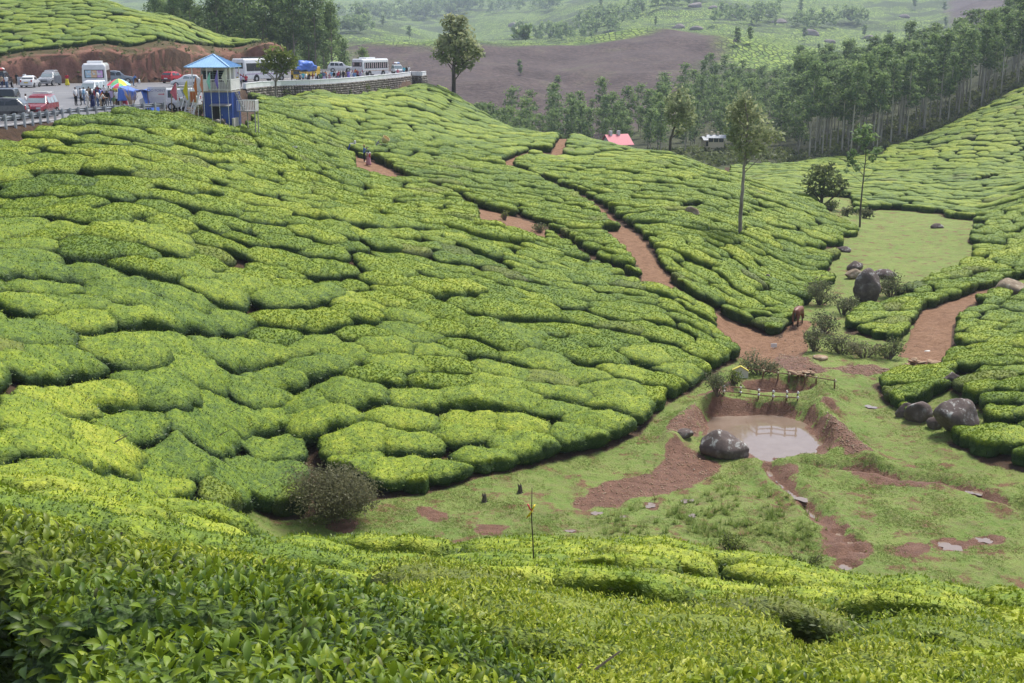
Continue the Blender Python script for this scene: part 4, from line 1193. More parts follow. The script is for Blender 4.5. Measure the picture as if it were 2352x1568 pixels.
hero_tree('silver_oak_tree', (1042,218), [(1032,50,17),(1058,52,18),(1040,70,22),(1066,74,22),(1030,92,22),(1060,98,26),(1082,104,20),(1015,100,16),(1012,122,18),(1046,118,26),(1078,124,24),(1098,118,15),(1022,136,16),(1058,142,18),(1074,146,13),(1036,40,10),(1062,40,10),(1050,160,12)], 200,
          'tall silver oak with a forked feathery crown on the ridge past the parapet', M_OAK, M_BARK, [(1042,165),(1044,130),(1046,95),(1050,55)], 0.36, 0.75, 13, 3)
hero_tree('silver_oak_tree', (1539,354), [(1558,214,20),(1566,238,24),(1546,250,22),(1574,262,24),(1550,276,20),(1582,284,16),(1540,232,14),(1562,300,14),(1586,252,12),(1534,268,10)], 168,
          'silver oak with a narrow pale crown standing against the wood', M_OAK, M_BARK, [(1540,320),(1546,300),(1556,270),(1562,230)], 0.22, 0.6, 15, 4)
hero_tree('silver_oak_tree', (1699,526), [(1712,226,22),(1702,246,24),(1724,252,26),(1690,268,24),(1740,268,22),(1710,282,30),(1740,296,28),(1690,300,24),(1766,300,18),(1720,318,30),(1756,322,22),(1782,306,14),(1694,334,22),(1724,344,24),(1748,342,16),(1706,364,14),(1676,250,14),(1790,320,10),(1678,318,12)], 112,
          'tallest silver oak of the near slope, leafy crown on a long bare leaning trunk', M_OAK, M_GREYB, [(1703,470),(1706,420),(1708,385),(1714,340),(1718,280),(1712,240)], 0.19, 0.42, 24, 5)
hero_tree('young_eucalyptus_tree', (1974,528), [(1990,296,16),(1975,306,14),(1998,316,16),(1982,328,14),(1965,318,10),(1960,352,12),(2012,350,10),(2022,342,10),(1956,372,11),(1968,388,10),(2004,366,9),(1945,392,8),(1990,350,8),(2010,390,6),(1950,362,8)], 137,
          'slender young eucalyptus with sparse tufts of leaves at the meadow edge', M_EUC, M_BARK, [(1976,480),(1982,420),(1988,370),(1989,320)], 0.12, 0.45, 24, 6)
hero_tree('round_tree', (1887,466), [(1892,388,18),(1868,402,20),(1912,396,18),(1890,408,24),(1856,420,16),(1932,412,16),(1880,424,22),(1912,424,22),(1862,436,14),(1938,430,12),(1924,440,14),(1892,436,16),(1905,380,12),(1876,384,12)], 150,
          'low dark round-crowned tree beside the meadow', M_DARK, M_BARK, [(1888,446),(1892,420),(1896,395)], 0.24, 0.5, 16, 7, limb_r=0.55)

# eucalyptus plantation and mixed wood: a few shapes, planted many times
def euc_variant(k, H, bare, wid, leaf_mat, bark, n_cl, size=0.75, per=7, r=(0.09, 0.13)):
    rg = random.Random(100 + k); lean = rg.uniform(-.03, .03) * H
    tk = [(lean * f * f, rg.uniform(-.06, .06) if f else 0, H * f * 0.96 - (0.5 if f == 0 else 0), 0.020 * H * (1 - 0.85 * f) * 0.55) for f in (0, .15, .3, .45, .6, .75, .88, 1)]
    cl_ = []
    for i in range(n_cl):
        f = bare + (1 - bare) * (i + rg.uniform(0, .8)) / n_cl
        w_ = wid * H * math.sin(min(1, (1.02 - f) / (1 - bare) * 1.15 + 0.22) * math.pi * 0.5) * rg.uniform(0.35, 1.0)
        a = rg.uniform(0, 6.28)
        cl_.append((lean * f * f + w_ * math.cos(a), w_ * math.sin(a), H * min(f, 0.97), H * rg.uniform(*r)))
    cl_.append((lean, 0, H * 0.95, H * 0.085))
    return tree_meshes('eucalyptus%d' % k, tk, cl_, leaf_mat, bark, size, per, 200 + k, limb_r=0.4, n=6, flat=0.6, light_top=0.6, elong=0.4)
EUC = [euc_variant(k, 17.5, b, w, M_EUC, M_PALE, nc, 0.7, 6, (0.055, 0.095)) for k, (b, w, nc) in enumerate([(0.44, .10, 22), (0.52, .09, 18), (0.38, .12, 24), (0.56, .085, 17), (0.48, .11, 21)])]
WOODT = [euc_variant(10 + k, 12.5, b, w, M_EUC, M_PALE, nc, 0.75, 5, (0.09, 0.15)) for k, (b, w, nc) in enumerate([(0.30, .13, 13), (0.22, .16, 14), (0.38, .12, 11), (0.26, .18, 13)])]
GROVE = [euc_variant(20 + k, 19.0, b, w, M_EUC, M_GREYB, nc, 0.75, 5.5, (0.075, 0.12)) for k, (b, w, nc) in enumerate([(0.30, .15, 26), (0.38, .13, 24), (0.26, .17, 28)])]

def plant_area(name, meshes, label, group, pts, sc, seed):
    rg = random.Random(seed); out = []
    for (px, py) in pts:
        z_ = float(zg(np.array([px]), np.array([py]))[0]); s_ = rg.uniform(*sc)
        out.append(plant_tree(name, rg.choice(meshes), (px, py, z_ - 0.2), label, 'tree', group, rg.uniform(0, 6.28), (s_ * rg.uniform(.9, 1.1), s_ * rg.uniform(.9, 1.1), s_)))
    return out
def poisson(poly, dmin, seed, n=4000, keep=None):
    gg = np.random.default_rng(seed); poly = np.asarray(poly); lo, hi = poly.min(0), poly.max(0)
    q = gg.uniform(lo, hi, (n, 2)); q = q[in_poly(q[:, 0], q[:, 1], poly)]
    out = []
    for p in q:
        if keep is not None and not keep(p): continue
        d_ = dmin(p) if callable(dmin) else dmin
        if all((p[0] - o[0]) ** 2 + (p[1] - o[1]) ** 2 > d_ * d_ for o in out): out.append(p)
    return out
RIGHT_WOOD = [colY(1835,250), colY(1990,249), hit(2040,341)[:2] + (0, 4), hit(2200,280)[:2] + (0, 3), hit(2352,199)[:2] + (0, 3), colY(2480,272), colY(2480,400), colY(2200,400), colY(1950,400), colY(1790,390), colY(1800,300)]
pr_ = poisson(RIGHT_WOOD, lambda p: 3.0 + (p[1] - 245) * 0.028, 5, 5000)
pr_.sort(key=lambda p: p[1])
for k_, (lo, hi, nm) in enumerate([(0, 1960, 'behind the slender young eucalyptus'), (1960, 2180, 'in the middle of the slope'), (2180, 9999, 'up at the right edge')]):
    for row_ in (0, 1):
        q_ = [p for p in pr_[:240] if lo <= p[0] / p[1] * F * CP + CX < hi and (float(d_line(np.array([p[0]]), np.array([p[1]]), RIGHT_WOOD[:6])[0][0]) < 9) == (row_ == 0)]
        plant_area('eucalyptus_tree', EUC, ('tall pale-trunked eucalyptus at the front of the plantation, ' if row_ == 0 else 'eucalyptus crown deep in the plantation, ') + nm, ('front' if row_ == 0 else 'inner') + ' plantation trees ' + nm, q_, (0.85, 1.18), 6 + k_ * 2 + row_)
MID_WOOD = [colY(1120,260), colY(1300,262), colY(1480,250), colY(1660,262), colY(1830,262), colY(1810,400), colY(1780,425), colY(1640,425), colY(1540,380), colY(1450,330), colY(1250,335), colY(1080,300)]
pm_ = poisson(MID_WOOD, lambda p: 4.6 + 2.6 * (vnoise(np.array([p[0] / 20]), np.array([p[1] / 20]), seed=61)[0]), 7, 4500)
pm_.sort(key=lambda p: p[1])
for k_, (lo, hi, nm) in enumerate([(0, 1330, 'left of the pink-roofed house'), (1330, 1560, 'behind the pink-roofed house'), (1560, 9999, 'round the tin sheds')]):
    plant_area('wood_tree', WOODT, 'round-topped tree in the mixed wood ' + nm, 'mixed wood ' + nm, [p for p in pm_[:200] if lo <= p[0] / p[1] * F * CP + CX < hi], (0.62, 1.1), 8 + k_)
print('wood', len(pr_), len(pm_))
GROVE_P = [colY(400,262), colY(560,250), colY(700,246), colY(790,262), colY(870,280), colY(880,330), colY(700,310), colY(420,320)]
pg_ = poisson(GROVE_P, 5.2, 9, 900)
for p in pg_:
    u_ = p[0] / p[1] * F * CP + CX
    h_ = np.interp(u_, [400, 520, 600, 690, 760, 880], [0.72, 0.98, 1.05, 0.98, 0.78, 0.52])
    plant_area('grove_tree', GROVE, 'dark eucalyptus in the grove behind the cut bank', 'eucalyptus grove behind the cut bank', [p], (h_ * 0.85, h_ * 1.1), int(p[0] * 100) & 1023)
# trees just past the end of the parapet
pe_ = [colY(u, Y) for u, Y in [(900,285),(960,262),(985,270),(1000,250),(940,300),(1010,290),(1075,262),(1105,270),(890,330),(1130,250),(1160,238),(1190,262)]]
plant_area('wood_tree', WOODT, 'bushy tree growing below the end of the parapet', 'trees below the parapet end', pe_, (0.62, 1.0), 12)

# belts of trees on the far hills read as one mass each
def belt(name, label, pts, hts, seed):
    gg = np.random.default_rng(seed); cl_ = []
    for (px, py), h_ in zip(pts, hts):
        z_ = float(zg(np.array([px]), np.array([py]))[0])
        for k in range(3): cl_.append((px + gg.normal() * h_ * .12, py + gg.normal() * h_ * .12, z_ + h_ * (0.4 + 0.22 * k), h_ * gg.uniform(.2, .32)))
    V, Fq, tt = leaf_cloud(cl_, 2.6, 0.55, seed, light_top=0.5)
    return tag(np_obj(name, V, Fq, [M_EUC], attrs={'tint': tt}), label, 'trees', kind='stuff')
def far_pts(quads, seed, y0):
    gg = random.Random(seed); out = []
    for (u0, v0, u1, v1, wv, n) in quads:
        for k in range(n):
            f = gg.random(); out.append(hit(u0 + (u1 - u0) * f, v0 + (v1 - v0) * f + gg.uniform(-wv, wv), 0, y0)[:2])
    return out
fp = far_pts([(740,52,1080,28,10,70),(1000,30,1300,14,12,50),(1180,100,1420,70,14,60),(1330,60,1480,36,12,40),(720,84,860,70,6,24),(1640,52,1800,42,12,30),(1820,66,2000,52,8,26),(1500,20,1620,4,8,26)], 3, 620)
belt('forest', 'hazy belts of trees across the far tea hills', fp, [random.Random(i).uniform(24, 40) * p[1] / F for i, p in enumerate(fp)], 21)
# single trees one can tell apart on the far hills
FARV = [euc_variant(30 + k, 15.0, b, w, M_EUC, M_GREYB, 9, 1.6, 2.2, (0.13, 0.2)) for k, (b, w) in enumerate([(0.35, .12), (0.25, .16)])]
fs = [(1695,104,480,38),(1722,100,480,40),(1848,92,900,28),(1880,120,760,20),(1985,88,900,32),(2040,98,800,28),(1950,150,430,34),(2168,30,1000,26),(2172,62,900,24),(2080,80,850,24),(1505,60,950,22),(1620,150,440,22),(1195,172,390,34),(1280,210,380,38),(1262,228,380,26),(940,92,900,30),(1010,98,900,20),(1840,30,1100,30),(1890,44,1050,28),(760,60,1100,30),(2100,22,1100,24),(1780,60,950,20),(1380,20,1200,22),(880,60,1000,22)]
for i, (u, v, Y, h_) in enumerate(fs):
    p = hit(u, v, 0, Y * 0.8)
    k_ = h_ * p[1] / F / 15.0; plant_area('distant_tree', FARV, 'small lone tree standing on the hazy far hillside', 'lone trees on the far hillsides', [p[:2]], (k_ * .9, k_ * 1.05), i)

# scrub under and before the wood
gg = np.random.default_rng(77); cl_ = []
for poly, n in [([colY(1380,240), colY(1500,225), colY(1680,238), colY(1850,246), colY(1850,262), colY(1650,275), colY(1400,262)], 260),
                ([colY(1850,246), colY(2000,246), hit(2040,341)[:2], hit(2200,280)[:2], hit(2352,200)[:2], colY(2352,320), colY(2100,330), colY(1850,300)], 520),
                ([colY(980,215), colY(1060,212), colY(1200,205), colY(1330,195), colY(1330,240), colY(1100,250)], 150)]:
    poly = np.array(poly); q = gg.uniform(poly.min(0), poly.max(0), (n * 4, 2)); q = q[in_poly(q[:, 0], q[:, 1], poly)][:n]
    zz = zg(q[:, 0], q[:, 1])
    for (px, py), pz in zip(q, zz):
        r_ = gg.uniform(0.5, 1.5); cl_.append((px, py, pz + r_ * 0.4, r_))
V, Fq, tt = leaf_cloud(cl_, 0.75, 5, 78)
tag(np_obj('undergrowth', V, Fq, [M_DARK], attrs={'tint': tt}), 'tangled scrub along the foot of the wood', 'scrub', kind='stuff')

# ------------------------------------------------------------------ boulders
def rock_material(name, base, dark, lichen):
    t = NT(name); p = t.obj()
    n = t.noise(p, 1.3, 5, 0.65); n2 = t.noise(p, 2.3, 6, 0.72, 0.4)
    c = t.mix(t.ramp(n, [(0.35, 0), (0.65, 1)]), dark, base)
    geo = t.n('ShaderNodeNewGeometry'); sp = t.n('ShaderNodeSeparateXYZ'); t.l(geo.outputs['Normal'], sp.inputs[0])
    up = t.math('MULTIPLY', t.ramp(sp.outputs[2], [(0.1, 0.15), (0.75, 1)]), t.ramp(n2, [(0.54, 0), (0.62, 1)]))
    c = t.mix(up, c, lichen)
    return t.bsdf(c, 0.9, 0, 0.25, t.bump(n2, 0.6, 0.06))
M_ROCK = rock_material('dark_rock', (0.150, 0.118, 0.108), (0.075, 0.056, 0.052), (0.42, 0.42, 0.40))
M_ROCKF = rock_material('far_rock', (0.24, 0.21, 0.205), (0.15, 0.125, 0.12), (0.34, 0.33, 0.32))
M_ROCKT = rock_material('tan_rock', (0.30, 0.235, 0.165), (0.16, 0.12, 0.085), (0.36, 0.33, 0.26))
M_SLAB = rock_material('stone_slab', (0.42, 0.30, 0.20), (0.26, 0.17, 0.11), (0.40, 0.34, 0.28))
def boulder_mesh(seed, sx, sy, sz, rough=0.32, sub=4, flat=0.0, peak=0.0, lean=0.0):
    bm = bmesh.new(); bmesh.ops.create_icosphere(bm, subdivisions=sub, radius=1.0)
    co = np.array([v.co[:] for v in bm.verts]); o = np.random.default_rng(seed).uniform(0, 50, 3)
    gg = np.random.default_rng(seed + 1)
    # a few planed-off faces give it edges
    d = np.ones(len(co))
    for k in range(10):
        nrm = gg.normal(size=3); nrm /= np.linalg.norm(nrm); off = gg.uniform(0.50, 0.9); q = co @ nrm
        d = np.where(q > off, np.minimum(d, off / np.maximum(q, 1e-6)), d)
    r_ = (0.12 + 0.88 * d) * (1 + rough * (fnoise(co[:, 0] * 1.2 + o[0], co[:, 1] * 1.2 + o[1], co[:, 2] * 1.2 + o[2], oct=4) - 0.5))
    co = co * r_[:, None]
    zp = np.clip(co[:, 2], 0, 1); co[:, :2] *= (1 - peak * zp)[:, None]; co[:, 0] += lean * zp
    co = co * (sx, sy, sz)
    for v, c in zip(bm.verts, co): v.co = c
    me = bpy.data.meshes.new('boulder'); bm.to_mesh(me); bm.free()
    me.polygons.foreach_set('use_smooth', [True] * len(me.polygons)); me.update()
    return me
def boulder(u, v, w, h, label, mat=None, seed=0, bury=0.3, name='boulder', y0=3.0, rz=0.0, h0=0.0, peak=0.15, lean=0.0):
    """photo position of the middle of its foot, width and height in photo pixels"""
    p = hit(u, v, h0, y0); k = p[1] / F * 1.02
    sx, sz = w * k / 2, h * k / (2 - 2 * bury)
    me = boulder_mesh(seed, sx * 1.06, sx * 0.85, sz * 1.06, sub=4 if w > 40 else 3, peak=peak, lean=lean)
    me.materials.append(mat or M_ROCK)
    o = bpy.data.objects.new(name, me); o.location = (p[0], p[1] + sx * 0.3, p[2] + sz * (1 - 2 * bury)); o.rotation_euler = (0, 0, rz)
    link(o); return tag(o, label, 'boulder')
boulder(1666,1046,122,64,'dark boulder with pale lichen lying in the near side of the pond',seed=2,bury=0.3,peak=0.62,lean=-0.12)
boulder(1572,1004,46,20,'small flat lichen-spotted rock left of the pond boulder',seed=3)
boulder(1992,694,82,76,'big dark dome-shaped boulder with a pale top below the meadow',seed=4,bury=0.25,peak=0.45)
boulder(1966,620,40,22,'brown boulder on the meadow edge above the big dark dome',seed=5)
boulder(1962,640,46,22,'low tan boulder touching the top of the big dark dome',M_ROCKT,seed=6)
boulder(2032,640,56,20,'flat grey boulder behind the shrub beside the big dark dome',seed=7)
boulder(2200,998,108,82,'large round black boulder streaked with white at the foot of the tea',seed=8,bury=0.12)
boulder(2112,968,66,46,'grey boulder beside the round black one under the tea',seed=9)
boulder(2078,955,42,34,'small dark boulder at the left foot of the right-hand tea mound',seed=10)
boulder(2150,985,46,30,'low rock wedged against the round black boulder',seed=11)
boulder(2196,888,66,36,'grey rock poking out among the tea above the round boulder',seed=12)
boulder(2328,678,72,40,'broad brown rock at the path on the right edge',M_ROCKT,seed=13)
boulder(1590,492,50,32,'tan boulder among the tea on the middle ridge, largest of its group',M_ROCKT,seed=14,h0=0.6)
boulder(1564,486,40,18,'smaller tan boulder leaning on the largest one on the middle ridge',M_ROCKT,seed=15,h0=0.6)
boulder(1648,496,20,13,'small pinkish rock right of the tan boulders',M_ROCKT,seed=16,h0=0.7)
boulder(1562,428,22,9,'pale flat stone in the tea above the tan boulders',seed=17,h0=0.7)
boulder(1580,434,20,10,'rounded brown stone in the tea above the tan boulders',M_ROCKT,seed=18,h0=0.7)
boulder(1742,430,32,12,'reddish rock on the far crest behind the tall silver oak',M_ROCKT,seed=19,h0=0.7)
boulder(1762,642,22,26,'upright grey stone in the tea above the horse',seed=20,h0=0.5)
boulder(2154,524,28,11,'lone dark stone lying in the meadow',seed=21)
boulder(1940,578,36,12,'row of dark stones at the left edge of the meadow',seed=22)
boulder(1885,826,36,14,'pale flat stone at the foot of the stream scrub',M_SLAB,seed=23)
for i, (u, v, w) in enumerate([(1600,16,46),(1790,52,40),(1860,80,50),(1560,64,44),(1600,68,36),(2000,90,40),(1690,40,34),(1905,98,34),(1640,20,30),(2080,40,30),(1180,60,34),(1690,112,26)]):
    boulder(u, v, w * 0.85, w * 0.24, 'grey rock outcrop on the hazy far tea hills', M_ROCKF, seed=40 + i, bury=0.45, y0=540, name='rock_outcrop')['group'] = 'rock outcrops on the far hills'
def slabs(name, u, v, n, spread, label, seed):
    rg = random.Random(seed); p = hit(u, v); e = empty(name, tuple(p))
    for k in range(n):
        me = boulder_mesh(seed + k, rg.uniform(.22, .42), rg.uniform(.16, .3), rg.uniform(.07, .13), 0.25, 2); me.materials.append(M_SLAB)
        o = bpy.data.objects.new('stone', me); link(o, e)
        o.location = (rg.uniform(-1, 1) * spread, rg.uniform(-.6, .6) * spread, 0.06 + 0.07 * (k % 3)); o.rotation_euler = (rg.uniform(-.3, .3), rg.uniform(-.3, .3), rg.uniform(0, 6))
    tag(e, label, 'stone pile')
slabs('stone_pile', 1838, 862, 12, 0.85, 'heap of broken orange-brown stone slabs by the muddy trickle', 60)
slabs('stone_pile', 2112, 834, 11, 0.95, 'scatter of pale stone slabs at the end of the right-hand path', 80)

# ------------------------------------------------------------------ shrubs
M_SCRUBL = leaf_material('scrub_leaf', (0.040, 0.060, 0.022), (0.090, 0.115, 0.045), (0.200, 0.205, 0.110))
M_DEADL = leaf_material('dry_shrub_leaf', (0.075, 0.078, 0.036), (0.150, 0.152, 0.074), (0.260, 0.245, 0.140))
def shrub(u, v, w, h, label, mat, seed, name='shrub', size=0.16, per=60, h0=0.0, n=9, twig=M_STEM, depth=0.8):
    p = hit(u, v, h0); k = p[1] / F * 1.02; W, Hh = w * k, h * k
    rg = random.Random(seed); cl_ = []
    for i in range(n):
        a = rg.uniform(0, 6.28); q = math.sqrt(rg.random()) * W * 0.36
        r_ = rg.uniform(0.2, 0.32) * min(W, Hh * 1.5)
        cl_.append((q * math.cos(a), q * math.sin(a) * depth, max(r_ * .6, Hh * rg.uniform(0.3, 0.85) * (1 - 0.5 * (q / (W * .5)) ** 2)), r_))
    V, Fq, tt = leaf_cloud(cl_, size, per, seed, droop=-0.3)
    e = empty(name, tuple(p))
    np_obj('foliage', V, Fq, [mat], e, attrs={'tint': tt})['kind'] = 'stuff'
    mb = MB()
    for c in cl_:
        for j in range(4):
            mb.tube([(c[0] * .15, c[1] * .15, -0.1), (c[0] * .6 + rg.uniform(-.1, .1), c[1] * .6, c[2] * .55), (c[0] + rg.uniform(-1, 1) * c[3] * .9, c[1] + rg.uniform(-1, 1) * c[3] * .9, c[2] + rg.uniform(-.2, 1) * c[3] * .9)], [0.03, 0.018, 0.006], 4, cap=False)
    mb.build('stem', twig, e)
    return tag(e, label, 'shrub')
shrub(757,1190,225,140,'dry grey-brown twiggy shrub at the edge of the grass hollow',M_DEADL,1,size=0.11,per=240,n=16)
shrub(1746,860,98,56,'clipped dark green bush beside the pale stone marker',M_SCRUBL,2,size=0.13,per=120)
shrub(1648,906,84,60,'straggly bush at the foot of the hill beside the bamboo fence',M_SCRUBL,3,size=0.13,per=70)
shrub(1684,882,50,36,'small low green bush left of the pale stone marker',M_BRIGHT,4,size=0.12,per=110)
shrub(1882,700,92,58,'flowering grey-green scrub bush uphill of the horse',M_SCRUBL,5)
shrub(1935,722,74,54,'green scrub bush between the horse and the dark dome boulder',M_SCRUBL,6)
shrub(2046,682,90,66,'grey-green shrub hugging the right side of the dark dome boulder',M_SCRUBL,7)
shrub(1890,766,92,54,'scrub bush standing right beside the horse',M_SCRUBL,8)
shrub(1872,806,70,60,'tall flowering weed bush at the stream below the horse',M_SCRUBL,9)
shrub(1930,812,90,54,'feathery grey scrub in the stream bed',M_SCRUBL,10)
shrub(1985,822,90,52,'olive scrub bush in the middle of the stream bed',M_DEADL,11)
shrub(2040,824,72,58,'dark upright scrub bush at the right end of the stream bed',M_DARK,12)
shrub(1908,484,40,26,'low bush under the round tree',M_DARK,13,size=0.3,per=30)
shrub(1944,496,36,22,'bush at the corner of the meadow below the round tree',M_SCRUBL,14,size=0.3,per=30)
shrub(1985,500,40,26,'bushy weeds at the foot of the slender young eucalyptus',M_SCRUBL,15,size=0.3,per=30)
shrub(1684,1272,110,46,'young tea bush standing alone on the wet grass near the ditch',M_BRIGHT,16,size=0.11,per=170,n=12)
shrub(1850,1312,120,44,'lone tea bush at the foot of the near slope, farthest right',M_BRIGHT,17,size=0.11,per=170,n=12)
shrub(1160,506,26,26,'yellow-green seedling bush on the wide bare part of the upper path',M_BRIGHT,18,size=0.14,per=60)
shrub(1240,534,44,26,'flat-topped lone tea bush at the end of the upper path',M_DARK,19,size=0.14,per=60)

# ------------------------------------------------------------------ water, grass
def water_material():
    t = NT('muddy_water'); p = t.pos()
    n = t.noise(p, 1.5, 3, 0.6)
    c = t.mix(n, (0.17, 0.115, 0.08), (0.25, 0.19, 0.15))
    return t.bsdf(c, 0.04, 0, 0.8, t.bump(t.noise(p, 7, 2), 0.03, 0.02))
M_WATER = water_material()
def sheet(name, ring, z_, mat, label, kind='structure', parent=None):
    c = np.mean(ring, 0); n = len(ring)
    V = [(c[0], c[1], z_)] + [(q[0], q[1], z_) for q in ring]
    Fc = [(0, 1 + i, 1 + (i + 1) % n) for i in range(n)]
    o = np_obj(name, V, np.array(Fc), [mat], parent)
    # keep faces pointing up
    if o.data.polygons[0].normal.z < 0: o.data.flip_normals()
    return tag(o, label, kind=kind)
c_ = POND.mean(0)
sheet('pond_water', c_ + (POND - c_) * 1.06, FLOOR_Z - 0.62, M_WATER, 'brown shallow water in the small pond')
for i, (px, py, pr) in enumerate(PUDDLES):
    gg = np.random.default_rng(i); a = np.linspace(0, 6.283, 28, endpoint=False)
    rr_ = pr * 0.8 * (1 + 0.30 * np.sin(a * 2 + gg.uniform(0, 6)) + 0.18 * np.sin(a * 3 + gg.uniform(0, 6)) + 0.12 * np.sin(a * 5 + gg.uniform(0, 6)))
    sheet('puddle_water', np.stack([px + rr_ * np.cos(a) * 1.1, py + rr_ * np.sin(a) * 1.1], 1), PZ(px, py) - 0.072, M_WATER, 'puddle on the trampled wet grass')
for k in range(5):
    f = 0.08 + k * 0.13; q = DITCH[int(f * (len(DITCH) - 1))]
    gg = np.random.default_rng(50 + k); a = np.linspace(0, 6.283, 14, endpoint=False); d_ = DITCH[int(f * (len(DITCH) - 1)) + 1] - q; d_ /= np.hypot(*d_)
    zq = float(zg(np.array([q[0]]), np.array([q[1]]))[0])
    ring = np.stack([q[0] + np.cos(a) * 1.0 * d_[0] - np.sin(a) * 0.15 * d_[1], q[1] + np.cos(a) * 1.0 * d_[1] + np.sin(a) * 0.15 * d_[0]], 1)
    sheet('ditch_water', ring, zq + 0.02, M_WATER, 'water standing in the muddy ditch')

def grass_blades(name, n, col_mat, L, seed, wide=0.02, lean=0.5):
    gg = random.Random(seed); V = []; Fc = []
    for k in range(n):
        a = gg.uniform(0, 6.28); e = gg.uniform(0.1, lean); l_ = L * gg.uniform(.6, 1.2); w_ = wide
        d_ = Vector((math.cos(a) * math.sin(e), math.sin(a) * math.sin(e), math.cos(e))); s_ = Vector((-math.sin(a), math.cos(a), 0))
        b0 = Vector((gg.uniform(-.06, .06), gg.uniform(-.06, .06), -0.01)); b = len(V)
        V += [tuple(b0 + s_ * w_), tuple(b0 - s_ * w_), tuple(b0 + d_ * l_ + Vector((math.cos(a), math.sin(a), -0.3)) * l_ * .25)]
        Fc.append((b, b + 1, b + 2))
    me = bpy.data.meshes.new(name); me.from_pydata(V, [], Fc); me.materials.append(col_mat); me.update()
    return bpy.data.objects.new(name, me)
def grass_material():
    t = NT('grass_blade'); oi = t.n('ShaderNodeObjectInfo'); n = t.noise(t.pos(), 0.6, 3)
    f = t.math('ADD', t.math('MULTIPLY', oi.outputs['Random'], 0.7), t.math('MULTIPLY', n, 0.4), clamp=True)
    c = t.ramp(f, [(0.0, (0.115, 0.185, 0.034)), (0.5, (0.205, 0.280, 0.060)), (0.85, (0.290, 0.335, 0.100)), (1.0, (0.32, 0.28, 0.12))])
    return t.bsdf(c, 0.6, 0, 0.25, None, trans=(0.4, c))
M_GRASS = grass_material()
TUFT = grass_blades('grass_tuft', 7, M_GRASS, 0.065, 1, 0.014, 0.95)
TALL = grass_blades('tall_grass_tuft', 14, M_GRASS, 0.38, 2, 0.014, 0.6)
fl_o = bpy.data.objects['valley_floor']; me = fl_o.data
co = np.zeros(len(me.vertices) * 3, np.float32); me.vertices.foreach_get('co', co); co = co.reshape(-1, 3)
def ga(n):
    a = np.zeros(len(co), np.float32); me.attributes[n].data.foreach_get('value', a); return a
dry = sstep(FLOOR_Z - 0.35, FLOOR_Z - 0.2, co[:, 2])
dens = ga('grass') * (1 - ga('mud')) * dry * (0.08 + 1.8 * sstep(0.35, 0.75, fnoise(co[:, 0] / 1.3, co[:, 1] / 1.3, seed=91))) * (0.45 + 0.55 * sstep(80, 50, co[:, 1]))
me.attributes.new('lush', 'FLOAT', 'POINT').data.foreach_set('value', dens.astype(np.float32))
# rough tall grass between the pond and the near slope, and on the pond bank
TG = [np.array([on_z(u, v, FLOOR_Z) for u, v in p]) for p in ([(1400,1175),(1550,1130),(1700,1110),(1800,1150),(1880,1200),(1890,1250),(1700,1262),(1500,1240),(1400,1220)], [(1795,935),(1850,950),(1890,985),(1915,1035),(1890,1030),(1860,985),(1800,955)], [(1620,985),(1645,985),(1640,1010),(1615,1005)])]
tgd = np.minimum.reduce([d_poly(co[:, 0], co[:, 1], p) for p in TG])
tall = sstep(0.6, -0.8, tgd) * sstep(0.45, 0.62, fnoise(co[:, 0] / 0.9, co[:, 1] / 0.9, seed=93)) * dry
me.attributes.new('rank', 'FLOAT', 'POINT').data.foreach_set('value', tall.astype(np.float32))
# the tufts live on copies of the sheet that carry only the blades
def grass_only(name, inst, attr, density, seed, label):
    V = co.copy(); n = len(me.polygons)
    lv = np.zeros(n * 4, np.int32); me.loops.foreach_get('vertex_index', lv)
    a = ga(attr); q = lv.reshape(-1, 4); q = q[a[q].mean(1) > 0.02]
    used, inv = np.unique(q, return_inverse=True)
    o = np_obj(name, V[used], inv.reshape(-1, 4), [M_GRASS], attrs={attr: a[used]})
    md = scatter(o, inst, density, attr, seed, 0.6, 1.4, False, name)
    ng = md.node_group
    # drop the carrier sheet, keep the blades
    for nd in list(ng.nodes):
        if nd.type == 'JOIN_GEOMETRY':
            ip = [x_ for x_ in ng.nodes if x_.type == 'INSTANCE_ON_POINTS'][0]; go = [x_ for x_ in ng.nodes if x_.type == 'GROUP_OUTPUT'][0]
            ng.nodes.remove(nd); ng.links.new(ip.outputs[0], go.inputs[0])
    return tag(o, label, 'grass', kind='stuff')
grass_only('grass', TUFT, 'lush', 50, 5, 'short tufts of turf over the grass hollow')
grass_only('tall_grass', TALL, 'rank', 12, 6, 'rank tall grass between the pond and the near slope')

# pebbles and clods on the trampled mud
gg = np.random.default_rng(33); pts = []
for p in MUD[:2] + [MUD[2], MUD[-2], MUD[-3]]:
    lo, hi = p.min(0), p.max(0); q = gg.uniform(lo, hi, (700, 2)); q = q[in_poly(q[:, 0], q[:, 1], p)]; pts.append(q[:260])
for pl_, hw_ in PATHS.values():
    q = pl_[gg.integers(0, len(pl_), 60)] + gg.normal(0, 0.9, (60, 2)); pts.append(q)
pts = np.concatenate(pts); n = len(pts); zz = zg(pts[:, 0], pts[:, 1])
oc = np.array([(1,0,0),(-1,0,0),(0,1,0),(0,-1,0),(0,0,1),(0,0,-1)], float); of = np.array([(0,2,4),(2,1,4),(1,3,4),(3,0,4),(2,0,5),(1,2,5),(3,1,5),(0,3,5)])
sc_ = gg.uniform(0.025, 0.085, (n, 1, 3)) * (1, 1, 0.6)
V = oc[None] * sc_ * (1 + 0.3 * gg.normal(size=(n, 6, 1)).clip(-1, 1)) + np.stack([pts[:, 0], pts[:, 1], zz + 0.01], 1)[:, None]
tag(np_obj('gravel', V.reshape(-1, 3), (of[None] + (np.arange(n) * 6)[:, None, None]).reshape(-1, 3), [M_SLAB]), 'pebbles and clods scattered over the trampled mud', 'gravel', kind='stuff')

